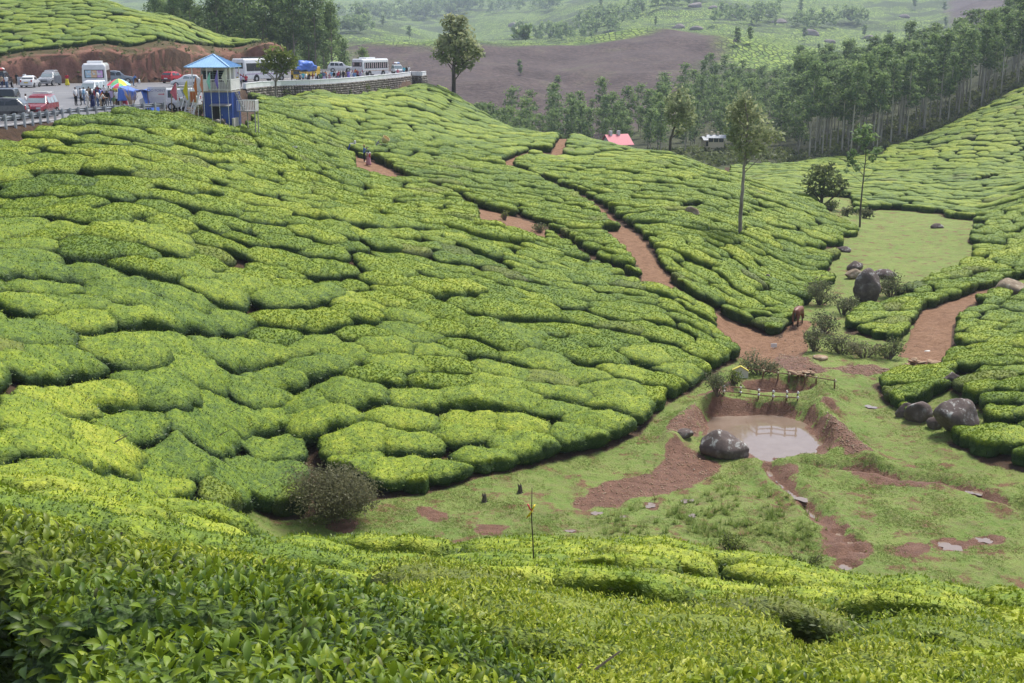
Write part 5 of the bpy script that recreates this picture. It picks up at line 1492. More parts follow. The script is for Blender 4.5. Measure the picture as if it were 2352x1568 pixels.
# ------------------------------------------------------------------ road, kerb lines, parapet, retaining wall, cut bank
def asphalt_material():
    t = NT('asphalt'); p = t.pos()
    n = t.noise(p, 0.25, 4, 0.6); n2 = t.noise(p, 6, 4, 0.7)
    c = t.mix(t.ramp(n, [(0.3, 0), (0.7, 1)]), (0.125, 0.122, 0.130), (0.195, 0.190, 0.198))
    c = t.mix(t.math('MULTIPLY', n2, 0.5), c, (0.15, 0.145, 0.145))
    return t.bsdf(c, 0.55, 0, 0.5, t.bump(n2, 0.2, 0.01))
M_ASPH = asphalt_material()
M_PAINT = plain('road_paint', (0.74, 0.73, 0.70), 0.6, var=0.1, scale=2)
M_WHITEWASH = plain('whitewash', (0.72, 0.73, 0.76), 0.8, spec=0.2, var=0.12, scale=1.2, bump=0.3)
M_STEEL = plain('galvanised_steel', (0.42, 0.44, 0.46), 0.45, 0.6, var=0.12, scale=3)
me = bpy.data.meshes.new('road'); me.from_pydata([(p[0], p[1], ROAD_Z) for p in ROAD_POLY], [], [tuple(range(len(ROAD_POLY)))]); me.materials.append(M_ASPH); me.update()
ro = link(bpy.data.objects.new('road', me)); tag(ro, 'grey asphalt road and lay-by round the hillside', kind='structure')
if me.polygons[0].normal.z < 0: me.flip_normals()
def offset(line, d):
    line = np.asarray(line); t = np.gradient(line, axis=0); t /= np.hypot(t[:, 0], t[:, 1])[:, None]
    return line + np.stack([t[:, 1], -t[:, 0]], 1) * d          # d > 0: to the right of the walking direction
def ribbon(name, line, w, z_, mat, label, a=0.0, b=1.0, parent=None):
    L, Rr = offset(line, -w / 2), offset(line, w / 2); i0, i1 = int(a * (len(line) - 1)), int(b * (len(line) - 1)) + 1
    L, Rr = L[i0:i1], Rr[i0:i1]; n = len(L)
    V = [(p[0], p[1], z_) for p in L] + [(p[0], p[1], z_) for p in Rr]
    o = np_obj(name, V, np.array([(i, n + i, n + i + 1, i + 1) for i in range(n - 1)]), [mat], parent)
    if o.data.polygons[0].normal.z < 0: o.data.flip_normals()
    return o
rl = ribbon('edge_line', offset(EDGE, -0.9), 0.16, ROAD_Z + 0.006, M_PAINT, '', 0.12, 0.5, ro)
rl = ribbon('edge_line', offset(BANK, 0.8), 0.18, ROAD_Z + 0.006, M_PAINT, '', 0.1, 0.9, ro)
mid_line = smooth_line([on_z(u, v, ROAD_Z) for u, v in [(-200,222),(40,213),(150,212),(300,206),(420,200)]] + [np.array((-39,166.)), np.array((-33,182.)), np.array((-29,200.)), np.array((-28,220.))], 8)
for k in range(9): ribbon('lane_dash', mid_line, 0.16, ROAD_Z + 0.006, M_PAINT, '', 0.03 + k * 0.105, 0.03 + k * 0.105 + 0.05, ro)
ln2 = smooth_line([on_z(u, v, ROAD_Z) for u, v in [(-150,262),(60,250),(145,243),(250,232),(330,222)]], 8)
for k in range(5): ribbon('lane_dash', ln2, 0.14, ROAD_Z + 0.006, M_PAINT, '', 0.05 + k * 0.2, 0.05 + k * 0.2 + 0.07, ro)

# parapet of whitewashed blocks on the valley side
def resample(line, step):
    line = np.asarray(line); s = np.concatenate([[0], np.cumsum(np.hypot(*np.diff(line, axis=0).T))]); n = max(2, int(s[-1] / step) + 1)
    q = np.linspace(0, s[-1], n); return np.stack([np.interp(q, s, line[:, 0]), np.interp(q, s, line[:, 1])], 1)
PL = np.vstack([EDGE[PARAPET_FROM:], [(-15.9, 218), (-15.6, 223)]])
pl = resample(offset(PL, 0.30), 2.3)
par = empty('parapet', (pl[0][0], pl[0][1], ROAD_Z)); tag(par, 'long low whitewashed parapet along the outer bend of the road', 'parapet')
for a, b in zip(pl[:-1], pl[1:]):
    d = b - a; L = float(np.hypot(*d)); rz = math.atan2(d[1], d[0])
    mb = MB().box((0, 0, 0.30), (L - 0.03, 0.36, 0.62)); mb.box((0, 0, 0.64), (L - 0.03, 0.44, 0.07))
    o = mb.build('parapet_block', M_WHITEWASH, par, bevel=0.015)
    c = (a + b) / 2; o.location = (c[0] - pl[0][0], c[1] - pl[0][1], random.uniform(-.015, .015)); o.rotation_euler = (0, 0, rz + random.uniform(-.006, .006))

# dry stone retaining wall under it
def stone_material():
    t = NT('wall_stone'); at = t.attr('tint'); n = t.noise(t.pos(), 5, 4, 0.65)
    c = t.ramp(t.math('ADD', at, t.math('MULTIPLY', t.math('SUBTRACT', n, .5), .4), clamp=True), [(0, (0.11, 0.095, 0.085)), (0.5, (0.21, 0.185, 0.165)), (1, (0.34, 0.31, 0.285))])
    return t.bsdf(c, 0.9, 0, 0.2, t.bump(n, 0.5, 0.03))
M_STONE = stone_material(); M_MORTAR = plain('wall_core', (0.075, 0.062, 0.055), 0.95, var=0.2)
wl = resample(offset(PL, 0.56), 0.42)
def stone_wall(name, line, top, label, depth=3.2, batter=0.14, seed=3, sw=0.42, sh=0.30):
    gg = np.random.default_rng(seed); nrm = offset(line, 1.0) - line
    e = empty(name, (float(line[0][0]), float(line[0][1]), top)); tag(e, label, 'stone wall')
    org = np.array([line[0][0], line[0][1], top])
    V = []; Fc = []
    for i, (p, n_) in enumerate(zip(line, nrm)):
        V += [np.array([p[0], p[1], top]) - org, np.array([p[0] + n_[0] * batter * depth, p[1] + n_[1] * batter * depth, top - depth]) - org]
        if i: b = 2 * i; Fc.append((b - 2, b - 1, b + 1, b))
    np_obj('core', V, np.array(Fc), [M_MORTAR], e)
    bm = bmesh.new(); bmesh.ops.create_icosphere(bm, subdivisions=1, radius=1); tv = np.array([v.co[:] for v in bm.verts]); bm.verts.index_update()
    tf = np.array([[v.index for v in f.verts] for f in bm.faces]); bm.free()
    C = []; S = []; A = []; row = 0; h = 0.0
    while h < depth:
        hh = sh * gg.uniform(0.8, 1.25); off = gg.uniform(0, 1)
        for i in range(len(line)):
            q = i + off
            if q >= len(line) - 1: continue
            i0 = int(q); f = q - i0; p = line[i0] * (1 - f) + line[i0 + 1] * f; n_ = nrm[i0]
            zz = top - h - hh / 2; b = batter * (h + hh / 2)
            C.append((p[0] + n_[0] * b, p[1] + n_[1] * b, zz)); A.append(math.atan2(-n_[0], n_[1])); S.append((sw * 0.5 * gg.uniform(.8, 1.2), 0.16 * gg.uniform(.7, 1.3), hh * 0.52))
        h += hh
    C, S, A = np.array(C), np.array(S), np.array(A); n = len(C)
    loc = tv[None] * S[:, None] * (1 + 0.28 * gg.normal(size=(n, len(tv), 1)).clip(-1, 1))
    ca_, sa_ = np.cos(A)[:, None], np.sin(A)[:, None]
    X = loc[..., 0] * ca_ - loc[..., 1] * sa_; Y_ = loc[..., 0] * sa_ + loc[..., 1] * ca_
    W = np.stack([X, Y_, loc[..., 2]], -1) + (C - org)[:, None]
    o = np_obj('stones', W.reshape(-1, 3), (tf[None] + (np.arange(n) * len(tv))[:, None, None]).reshape(-1, 3), [M_STONE], e, attrs={'tint': np.repeat(gg.random(n), len(tv))})
    o['kind'] = 'stuff'
stone_wall('retaining_wall', wl, ROAD_Z + 0.0, 'rough grey stone retaining wall below the white parapet')

# cut bank of red earth on the hill side
def bank_material():
    t = NT('cut_bank'); p = t.pos(); st = t.scale(p, (1, 1, 0.45)); hgt = t.attr('up')
    n = t.noise(st, 0.5, 5, 0.65); n2 = t.noise(p, 3.0, 5, 0.7)
    c = t.mix(t.ramp(n, [(0.35, 0), (0.65, 1)]), (0.155, 0.078, 0.055), (0.290, 0.150, 0.110))
    c = t.mix(t.ramp(n2, [(0.5, 0), (0.7, 0.6)]), c, (0.11, 0.062, 0.042))
    weed = t.ramp(t.math('ADD', t.math('MULTIPLY', hgt, 0.32), t.noise(p, 0.42, 4, 0.7)), [(0.62, 0), (0.78, 0.85)])
    c = t.mix(weed, c, t.mix(n2, (0.045, 0.055, 0.022), (0.105, 0.095, 0.045)))
    return t.bsdf(c, 0.95, 0, 0.15, t.bump(t.math('ADD', n, t.math('MULTIPLY', n2, .5)), 0.9, 0.25))
bl = resample(BANK, 0.7); bn = -(offset(bl, 1.0) - bl)
nu, nv = len(bl), 22; dist = 5.6
ff = np.linspace(0, 1, nv)
prof_d = np.interp(ff, [0, .1, .55, .85, 1], [0.1, 0.35, 1.9, 3.6, dist])
BX = bl[:, None, 0] + bn[:, None, 0] * prof_d; BY = bl[:, None, 1] + bn[:, None, 1] * prof_d
ztop = zg(bl[:, 0] + bn[:, 0] * dist, bl[:, 1] + bn[:, 1] * dist)
prof_z = np.interp(ff, [0, .1, .55, .85, 1], [-0.05, 0.05, 0.66, 0.97, 1.0])
BZ = ROAD_Z + (ztop[:, None] - ROAD_Z) * prof_z
BZ = np.maximum(BZ, zg(BX.ravel(), BY.ravel()).reshape(BX.shape) + 0.12)
w_ = np.sin(ff * math.pi)[None]
q = (fnoise(BX / 2.2, BY / 2.2, BZ / 1.6, seed=71, oct=4) - 0.5)
BX = BX + bn[:, None, 0] * q * 1.5 * w_; BY = BY + bn[:, None, 1] * q * 1.5 * w_; BZ = BZ + q * 0.5 * w_
ix = np.arange(nu * nv).reshape(nu, nv)
bo = np_obj('cut_bank', np.stack([BX, BY, BZ], -1).reshape(-1, 3), np.stack([ix[:-1, :-1], ix[1:, :-1], ix[1:, 1:], ix[:-1, 1:]], -1).reshape(-1, 4), [bank_material()], smooth=True, attrs={'up': np.tile(ff, nu)})
tag(bo, 'steep red earth cutting above the road', kind='structure')
# weeds hanging on the bank
gg = np.random.default_rng(4); cl_ = []
for k in range(420):
    i, j = gg.integers(4, nu - 4), int(np.clip(gg.choice([0, 1, 2, 16, 17, 18, 19, 20, 21, 14, 10]), 0, nv - 1)); r_ = gg.uniform(.18, .55)
    cl_.append((BX[i, j], BY[i, j], BZ[i, j] + r_ * .3, r_))
V, Fq, tt = leaf_cloud(cl_, 0.35, 14, 5)
tag(np_obj('weeds', V, Fq, [M_DARK], attrs={'tint': tt}), 'weeds and ferns clinging to the red cutting', 'weeds', kind='stuff')
# weeds growing from the wall
for i, (u, v, w) in enumerate([(706,212,20),(798,209,16),(838,201,22),(866,204,26),(884,204,18),(650,216,24),(760,212,18)]):
    s_, w0 = ray(u, v); k = np.argmin(np.abs(wl[:, 0] / wl[:, 1] - s_)); p = wl[k] + (offset(wl, 1.0) - wl)[k] * 0.45
    rg = random.Random(i); r_ = w / 2 * p[1] / F
    V, Fq, tt = leaf_cloud([(rg.uniform(-.3, .3) * r_, rg.uniform(-.2, .2), rg.uniform(-.5, .5) * r_, r_ * .7) for _ in range(4)], 0.3, 18, 300 + i)
    o = np_obj('wall_plant', V, Fq, [M_DARK], attrs={'tint': tt}); o.location = (p[0], p[1], float(w0 * p[1]))
    tag(o, 'dark leafy plant sprouting from the stone retaining wall', 'plant', 'plants on the retaining wall')

# guard rail
gl = np.array([on_z(u, v, ROAD_Z) for u, v in [(-60,298),(-20,293)]] + [EDGE[k] for k in range(12, 36)])
gl = offset(resample(smooth_line(gl, 3), 1.05), 0.35)
gl = gl[gl[:, 0] > -36.5]
gr = empty('guard_rail', (gl[0][0], gl[0][1], ROAD_Z)); tag(gr, 'galvanised steel crash barrier beside the parked cars', 'guard rail')
org = np.array([gl[0][0], gl[0][1], 0])
prof = [(0.00, 0.44), (0.055, 0.47), (0.055, 0.53), (0.0, 0.57), (0.0, 0.63), (0.055, 0.67), (0.055, 0.73), (0.0, 0.76)]
V = []; Fc = []
on = offset(gl, 1.0) - gl
for i, p in enumerate(gl):
    for (d_, z_) in prof: V.append((p[0] - on[i][0] * (d_ + 0.10) - org[0], p[1] - on[i][1] * (d_ + 0.10) - org[1], z_))
    if i:
        for j in range(len(prof) - 1):
            a = (i - 1) * len(prof) + j; Fc.append((a, a + 1, a + 1 + len(prof), a + len(prof)))
ob = np_obj('rail', V, np.array(Fc), [M_STEEL], gr); sm = ob.modifiers.new('thick', 'SOLIDIFY'); sm.thickness = 0.012
for i in range(0, len(gl)):
    p = gl[i]; rz = math.atan2(on[i][1], on[i][0])
    o = MB().box((0.05, 0, 0.28), (0.13, 0.14, 1.15)).build('post', M_STEEL, gr); o.location = (p[0] - org[0], p[1] - org[1], 0); o.rotation_euler = (0, 0, rz)
    o2 = MB().box((-0.06, 0, 0.60), (0.09, 0.18, 0.34)).build('spacer', M_STEEL, o)

# ------------------------------------------------------------------ lookout hut
M_BLUEW = plain('blue_sheet', (0.035, 0.085, 0.36), 0.5, var=0.10, scale=2)
M_ROOFB = plain('blue_roof', (0.26, 0.45, 0.68), 0.5, var=0.08, scale=1.5)
M_WHITEP = plain('white_paint', (0.74, 0.73, 0.72), 0.55, var=0.08)
M_DARKIN = plain('dark_interior', (0.02, 0.02, 0.022), 0.8)
M_GREYM = plain('grey_sheet', (0.30, 0.28, 0.29), 0.6, var=0.2)
M_TEAL = plain('teal_trim', (0.20, 0.30, 0.30), 0.6)
M_WOOD = plain('weathered_wood', (0.20, 0.14, 0.09), 0.85, var=0.3, scale=8)
HY = 106.5; hs, hw = ray(531.5, 209)
HX1 = float(hs * HY)                                  # front right corner
DECK = float(hw * HY)
hut = empty('lookout_hut', (HX1, HY, DECK), R(-2.5)); tag(hut, 'two-storey lookout hut with blue metal walls and blue hipped roof', 'hut')
# local axes: x to the left is negative, y away; origin at the front right corner of the deck
Wd, Dp, Wb = 3.35, 3.0, 2.55
GB = -2.95
mb = MB().box((-Wb / 2, Dp / 2 - 0.05, (GB - 0.1) / 2), (Wb - 0.06, Dp - 0.35, -GB - 0.1)); base = mb.build('lower_wall', M_BLUEW, hut)
rb = MB()
for k in range(14): rb.box((-0.12 - k * 0.18, 0.105, -0.62), (0.03, 0.02, 1.0))
for k in range(13): rb.box((-0.022, 0.35 + k * 0.2, GB / 2 - .05), (0.02, 0.03, -GB - 0.15))
for k in range(3): rb.box((-Wb + 0.15 + k * 0.18, 0.105, -1.9), (0.03, 0.02, 1.6))
rb.build('sheet_rib', M_BLUEW, base)
MB().box((-1.42, 0.10, -2.0), (0.78, 0.03, 1.45)).build('doorway', M_DARKIN, hut)
dr = MB().box((-0.58, 0.085, -1.98), (0.86, 0.05, 1.5)).build('door', M_BLUEW, hut)
MB().box((-0.92, 0.05, -2.0), (0.04, 0.05, 0.18)).build('handle', M_STEEL, dr)
MB().box((-0.95, -0.18, -1.14), (1.75, 0.62, 0.05), M=Matrix.Rotation(R(14), 4, 'X')).build('awning', M_GREYM, hut)
MB().box((-Wd / 2, Dp / 2, -0.05), (Wd, Dp, 0.10)).build('deck', plain('deck_boards', (0.34, 0.30, 0.24), 0.8, var=0.2), hut)
MB().box((0.05, 0.6, GB + 0.25), (0.16, 1.6, 0.9)).build('plinth', plain('concrete', (0.45, 0.42, 0.38), 0.9, var=0.15), hut)
posts = [(-Wd + .05, .06), (-Wd + .05, Dp - .06), (-2.05, .06), (-0.05, .06), (-0.05, Dp - .06), (-0.05, Dp * .5)]
for (px, py) in posts: MB().box((px, py, 1.0), (0.075, 0.075, 2.0)).build('post', M_WHITEP, hut)
for nm, a, b in [('f1', (-2.05, .04), (-0.08, .04)), ('r', (-0.04, .1), (-0.04, Dp - .1)), ('b', (-Wd + .1, Dp - .05), (-.1, Dp - .05)), ('l', (-Wd + .04, 1.0), (-Wd + .04, Dp - .1))]:
    rl = MB()
    A, B = Vector((*a, 0)), Vector((*b, 0)); n = int((B - A).length / (0.13 if nm != 'r' else 0.5))
    rl.bar(A + Vector((0, 0, .95)), B + Vector((0, 0, .95)), 0.06); rl.bar(A + Vector((0, 0, .1)), B + Vector((0, 0, .1)), 0.05)
    o = rl.build('railing', M_WHITEP, hut)
    if nm == 'r':
        for k in range(8): MB().bar(A + Vector((0, 0, .17 + k * .1)), B + Vector((0, 0, .17 + k * .1)), 0.03, 0.07).build('slat', M_WHITEP, o)
    else:
        for k in range(1, n): q = A.lerp(B, k / n); MB().bar(q + Vector((0, 0, .1)), q + Vector((0, 0, .95)), 0.026).build('baluster', M_WHITEP, o)
MB().box((-2.62, .03, .50), (1.05, .05, .98)).build('panel', M_WHITEP, hut)
# cabin on the deck
cb = MB(); cb.box((-1.75, 1.55, 0.35), (2.3, 0.08, 0.7)); cb.box((-1.75, 1.55, 1.82), (2.3, 0.08, 0.3)); cb.box((-2.94, 2.2, 0.98), (0.08, 1.4, 1.95)); cb.box((-0.56, 2.2, 0.98), (0.08, 1.4, 1.95)); cb.box((-1.75, 2.88, 0.98), (2.3, 0.06, 1.95)); cb.box((-0.75, 1.55, 1.33), (0.34, 0.08, 0.68))
cab = cb.build('cabin_wall', plain('cabin_paint', (0.40, 0.39, 0.38), 0.6, var=0.12), hut)
MB().box((-1.75, 2.2, 1.2), (2.2, 0.1, 1.5)).build('cabin_interior', M_DARKIN, cab)
wf = MB()
for k in range(5): wf.box((-2.86 + k * .46, 1.53, 1.33), (0.035, 0.06, 0.66))
for k in range(3): wf.box((-1.9, 1.53, 1.12 + k * .2), (1.92, 0.06, 0.025))
wf.build('window_grille', M_TEAL, cab)
MB().box((-2.15, 1.46, 1.75), (.5, .04, .28)).build('name_board', M_WHITEP, cab)
# hipped roof of ribbed sheet
E = 0.52; zE, zA = 1.98, 3.02
c4 = [Vector((-Wd - E + .1, -E, zE)), Vector((E - .45, -E, zE)), Vector((E - .45, Dp + E, zE)), Vector((-Wd - E + .1, Dp + E, zE))]; ap = Vector((-Wd / 2 - .15, Dp / 2, zA))
roof = MB().add([tuple(c - Vector((0, 0, .04))) for c in c4], [(0, 1, 2, 3)]).build('roof', M_WHITEP, hut)
for i in range(4):
    a, b = c4[i], c4[(i + 1) % 4]; nrm = (b - a).cross(ap - a).normalized(); t = 0.03
    mb = MB().add([tuple(a), tuple(b), tuple(ap), tuple(a - Vector((0, 0, t))), tuple(b - Vector((0, 0, t)))], [(0, 1, 2), (0, 3, 4, 1)])
    n = int((b - a).length / 0.22)
    for k in range(1, n):
        f = k / n; lo = a.lerp(b, f); g_ = 1 - abs(2 * f - 1); hi = lo + (ap - a.lerp(b, .5)) * g_
        if (hi - lo).length > 0.1: mb.bar(lo + nrm * .012, hi + nrm * .012, 0.035, 0.03, up=nrm)
    mb.build('roof_sheet', M_ROOFB, roof)
for i in range(4): MB().bar(c4[i] + Vector((0, 0, .03)), ap + Vector((0, 0, .03)), 0.14, 0.04).build('ridge_cap', M_ROOFB, roof)
# stairs up from the road side
st = MB(); s0, s1 = Vector((-3.05, -0.1, 0)), Vector((-3.45, -1.7, -2.35))
for sx in (-.38, .38): st.bar(s0 + Vector((sx, 0, 0)), s1 + Vector((sx, 0, 0)), 0.06, 0.2)
stair = st.build('stairs', M_WHITEP, hut)
for k in range(12): q = s0.lerp(s1, (k + .5) / 12); MB().box(q, (0.74, 0.22, 0.04)).build('tread', M_WHITEP, stair)
for sx in (-.42, .42):
    MB().bar(s0 + Vector((sx, 0, .95)), s1 + Vector((sx, 0, .95)), 0.06, 0.07).build('handrail', M_WHITEP, stair)
    for f in (0.03, .5, .97): q = s0.lerp(s1, f); MB().bar(q + Vector((sx, 0, 0)), q + Vector((sx, 0, .95)), .05).build('handrail_post', M_WHITEP, stair)
# small lower balcony on the right
bal = Vector((0.95, 1.5, -1.72)); bd = MB().box(bal, (1.55, 1.3, .08)).build('balcony', M_GREYM, hut)
for (ax, ay, bx_, by_) in [(-.77, -.62, .77, -.62), (.77, -.62, .77, .62), (-.77, .62, .77, .62)]:
    A, B = bal + Vector((ax, ay, 0)), bal + Vector((bx_, by_, 0)); rl = MB(); rl.bar(A + Vector((0, 0, .9)), B + Vector((0, 0, .9)), .05)
    n = int((B - A).length / .13)
    for k in range(n + 1): q = A.lerp(B, k / n); rl.bar(q, q + Vector((0, 0, .9)), .035)
    rl.build('balcony_railing', M_WHITEP, bd)
for (ax, ay) in [(-.6, -.55), (.72, -.55), (-.2, .55), (.72, .55)]: MB().bar(bal + Vector((ax, ay, 0)), bal + Vector((ax, ay, -1.9)), .07).build('balcony_leg', M_GREYM, bd)
sb = MB(); sb.bar((0.05, 1.0, -.1), (.75, .95, -1.7), .05, .16); sb.bar((0.05, 1.6, -.1), (.75, 1.6, -1.7), .05, .16)
for k in range(8): sb.box((.09 + k * .085, 1.3, -.25 - k * .2), (.16, .62, .03))
sb.build('side_stairs', M_GREYM, hut)
gz = lambda x_, y_: float(zg(np.array([x_]), np.array([y_]))[0])
# notice board on the stair foot
nbx = empty('notice_board', (HX1 - 3.0, HY - 1.0, gz(HX1 - 3.0, HY - 1.0))); tag(nbx, 'small orange notice board in a cream frame by the stairs', 'board')
bz_ = float(ray(478, 222)[1] * (HY - 1)) - nbx.location.z
MB().bar((0, 0, -.2), (0, 0, bz_), .07).build('post', M_WHITEP, nbx)
MB().box((0, -.05, bz_), (.56, .05, .95)).build('frame', plain('cream_paint', (.62, .5, .28), .6), nbx)
for k in (-1, 1): MB().box((k * .12, -.085, bz_), (.21, .02, .82)).build('panel', plain('orange_paint', (.42, .12, .03), .6), nbx)

# flags on poles before the hut
def flag(u, vtop, vbot, Y, col, label, seed, w=0.42, lean=0.0):
    s_, w1 = ray(u, vtop); _, w2 = ray(u, vbot)
    x_ = float(s_ * Y); zt, zb = float(w1 * Y), gz(x_, Y) - .2
    e = empty('flag', (x_, Y, zb)); tag(e, label, 'flag', None)
    mb = MB(); mb.tube([(0, 0, 0), (0, 0, zt - zb)], .025, 6); p = mb.build('pole', plain('flag_pole', (.5, .5, .5), .5, var=.4), e)
    h = zt - float(w2 * Y); rg = random.Random(seed); V = []; Fc = []; n, m_ = 12, 5
    for i in range(n + 1):
        f = i / n; width = w * (0.25 + 1.5 * f if f < .5 else 1.0 - (f - .5) * 1.6)
        for j in range(m_ + 1):
            g_ = j / m_; V.append((-g_ * width - .01, .06 * math.sin(g_ * 9 + f * 2 + seed), zt - zb - f * h - g_ * .10))
    for i in range(n):
        for j in range(m_): a = i * (m_ + 1) + j; Fc.append((a, a + 1, a + m_ + 2, a + m_ + 1))
    o = np_obj('cloth', V, np.array(Fc), [plain('cloth_' + label.split()[0], col, .8, spec=.2, var=.08)], e, smooth=True)
    o.modifiers.new('thick', 'SOLIDIFY').thickness = .008
flag(405, 190, 228, 103.0, (.62, .16, .22), 'pink flag on a thin pole, first from the vans', 1, .55)
flag(430, 184, 228, 103.3, (.68, .58, .05), 'yellow flag drooping beside the hut stairs', 2, .4)
flag(451, 176, 218, 103.5, (.62, .20, .06), 'orange flag in front of the hut stairs', 3, .3)
flag(465, 170, 214, 103.7, (.70, .30, .20), 'salmon flag at the left corner of the blue wall', 4, .28)
flag(482, 166, 203, 103.9, (.30, .66, .55), 'mint green flag before the hut railing', 5, .34)
flag(500, 160, 202, 104.1, (.26, .20, .58), 'purple flag before the middle of the hut railing', 6, .3)
flag(520, 157, 192, 104.3, (.62, .60, .54), 'cream flag before the right part of the hut railing', 7, .45)
# stakes, rubble and shrubs at the hut foot
for i, (u, v, h_) in enumerate([(396,284,66),(440,282,62),(452,272,52)]):
    p = hit(u, v); k = p[1] / F; o = MB().tube([(0, 0, -.2), (random.uniform(-.1, .1), 0, h_ * k)], [.05, .04], 6).build('wooden_stake', M_WOOD); o.location = tuple(p)
    tag(o, ['wooden stake below the white van', 'wooden stake at the foot of the hut stairs', 'short wooden stake right of the stair foot'][i], 'stake')
rw = np.array([(HX1 - 2.6, HY - 1.2), (HX1 - 1.8, HY - 1.5), (HX1 - 1.0, HY - 1.4), (HX1 - .4, HY - 1.0)]); rw = resample(rw[::1], .35)
stone_wall('rubble_wall', rw, gz(HX1 - 1.6, HY - 1.4) + .9, 'tumbled brown stone footing in front of the lookout hut', 1.6, .25, 9, .45, .32)
shrub(492, 268, 52, 52, 'leafy shrub growing before the door of the lookout hut', M_DARK, 31, size=.22, per=50)
shrub(458, 268, 34, 34, 'small shrub left of the hut doorway', M_SCRUBL, 32, size=.2, per=50)
shrub(400, 276, 70, 22, 'rank weeds on the bare verge below the vans', M_SCRUBL, 33, size=.2, per=40)
shrub(425, 288, 50, 18, 'weeds at the foot of the stairs', M_DARK, 34, size=.2, per=40)

# roadside tree in front of the big bus
hero_tree('roadside_tree', (633, 204), [(622,122,16),(640,116,16),(658,122,14),(608,136,15),(632,134,18),(654,136,17),(672,132,12),(600,150,10),(618,152,16),(642,152,16),(664,150,14),(676,146,9),(634,164,10),(656,164,10),(610,164,8)], 157,
          'leafy umbrella-shaped roadside tree in front of the big white coach', M_BRIGHT, M_GREYB, [(633,188),(635,176),(638,160),(640,135)], .16, .55, 16, 41, limb_r=.6)

# ------------------------------------------------------------------ vehicles (x forward, y left, z up)
def paint(name, col): return plain(name, col, 0.28, 0.0, 0.5, coat=0.6, var=0.05, scale=2)
M_WPAINT = paint('car_white', (.72, .73, .75)); M_SILVER = paint('car_silver', (.28, .29, .31)); M_MAROON = paint('car_maroon', (.24, .028, .042))
M_REDC = paint('car_red', (.50, .025, .035)); M_GREYC = paint('car_grey', (.075, .08, .088)); M_BLACKC = paint('car_black', (.022, .024, .027)); M_BLUEG = paint('car_bluegrey', (.20, .24, .29)); M_YELLOW = paint('rickshaw_yellow', (.62, .42, .04))
M_GLASS = plain('window_glass', (.03, .04, .045), .06, 0, .8, var=.1); M_PALEG = plain('bright_glass', (.24, .29, .31), .08, 0, .8, var=.2, scale=1.5)
M_TYRE = plain('tyre', (.018, .018, .019), .85, spec=.2); M_RIM = plain('wheel_rim', (.48, .49, .50), .35, .7)
M_TAIL = plain('tail_lamp', (.42, .015, .015), .2, 0, .7); M_HEAD = plain('head_lamp', (.62, .64, .66), .12, 0, .8); M_TRIM = plain('black_trim', (.03, .03, .032), .55)
M_PLATEY = plain('plate_yellow', (.65, .48, .05), .5); M_PLATEW = plain('plate_white', (.7, .7, .7), .5)
SHAPE = {  # fraction along length from the nose, under, belt, top
 'hatch': (3.6, 1.6, 1.5, [(0, .38, .60, .60), (.03, .24, .72, .74), (.22, .20, .90, .93), (.27, .20, .93, .98), (.45, .20, .95, 1.42), (.60, .20, .96, 1.5), (.86, .20, .98, 1.44), (.97, .24, .98, 1.04), (1, .36, .78, .80)]),
 'sedan': (4.2, 1.68, 1.46, [(0, .36, .60, .60), (.03, .22, .70, .72), (.25, .20, .88, .92), (.29, .20, .90, .95), (.44, .20, .92, 1.40), (.58, .20, .93, 1.46), (.72, .20, .95, 1.40), (.86, .20, .97, 1.02), (.97, .24, .95, .98), (1, .36, .74, .78)]),
 'suv': (4.4, 1.75, 1.78, [(0, .42, .70, .72), (.03, .30, .88, .92), (.22, .26, 1.02, 1.06), (.27, .26, 1.04, 1.10), (.40, .26, 1.06, 1.68), (.55, .26, 1.07, 1.78), (.88, .26, 1.08, 1.74), (.975, .30, 1.05, 1.12), (1, .42, .90, .94)]),
 'van': (3.4, 1.45, 1.78, [(0, .36, .72, .74), (.03, .24, .92, .95), (.10, .22, .98, 1.04), (.26, .22, 1.0, 1.68), (.45, .22, 1.0, 1.78), (.92, .22, 1.0, 1.74), (.985, .26, .98, 1.06), (1, .36, .90, .94)]),
 'jeep': (4.0, 1.7, 1.85, [(0, .48, .82, .84), (.02, .36, .98, 1.0), (.30, .34, 1.04, 1.08), (.33, .34, 1.06, 1.12), (.40, .34, 1.08, 1.76), (.55, .34, 1.08, 1.85), (.94, .34, 1.08, 1.82), (.985, .36, 1.06, 1.12), (1, .48, .95, 1.0)]),
}
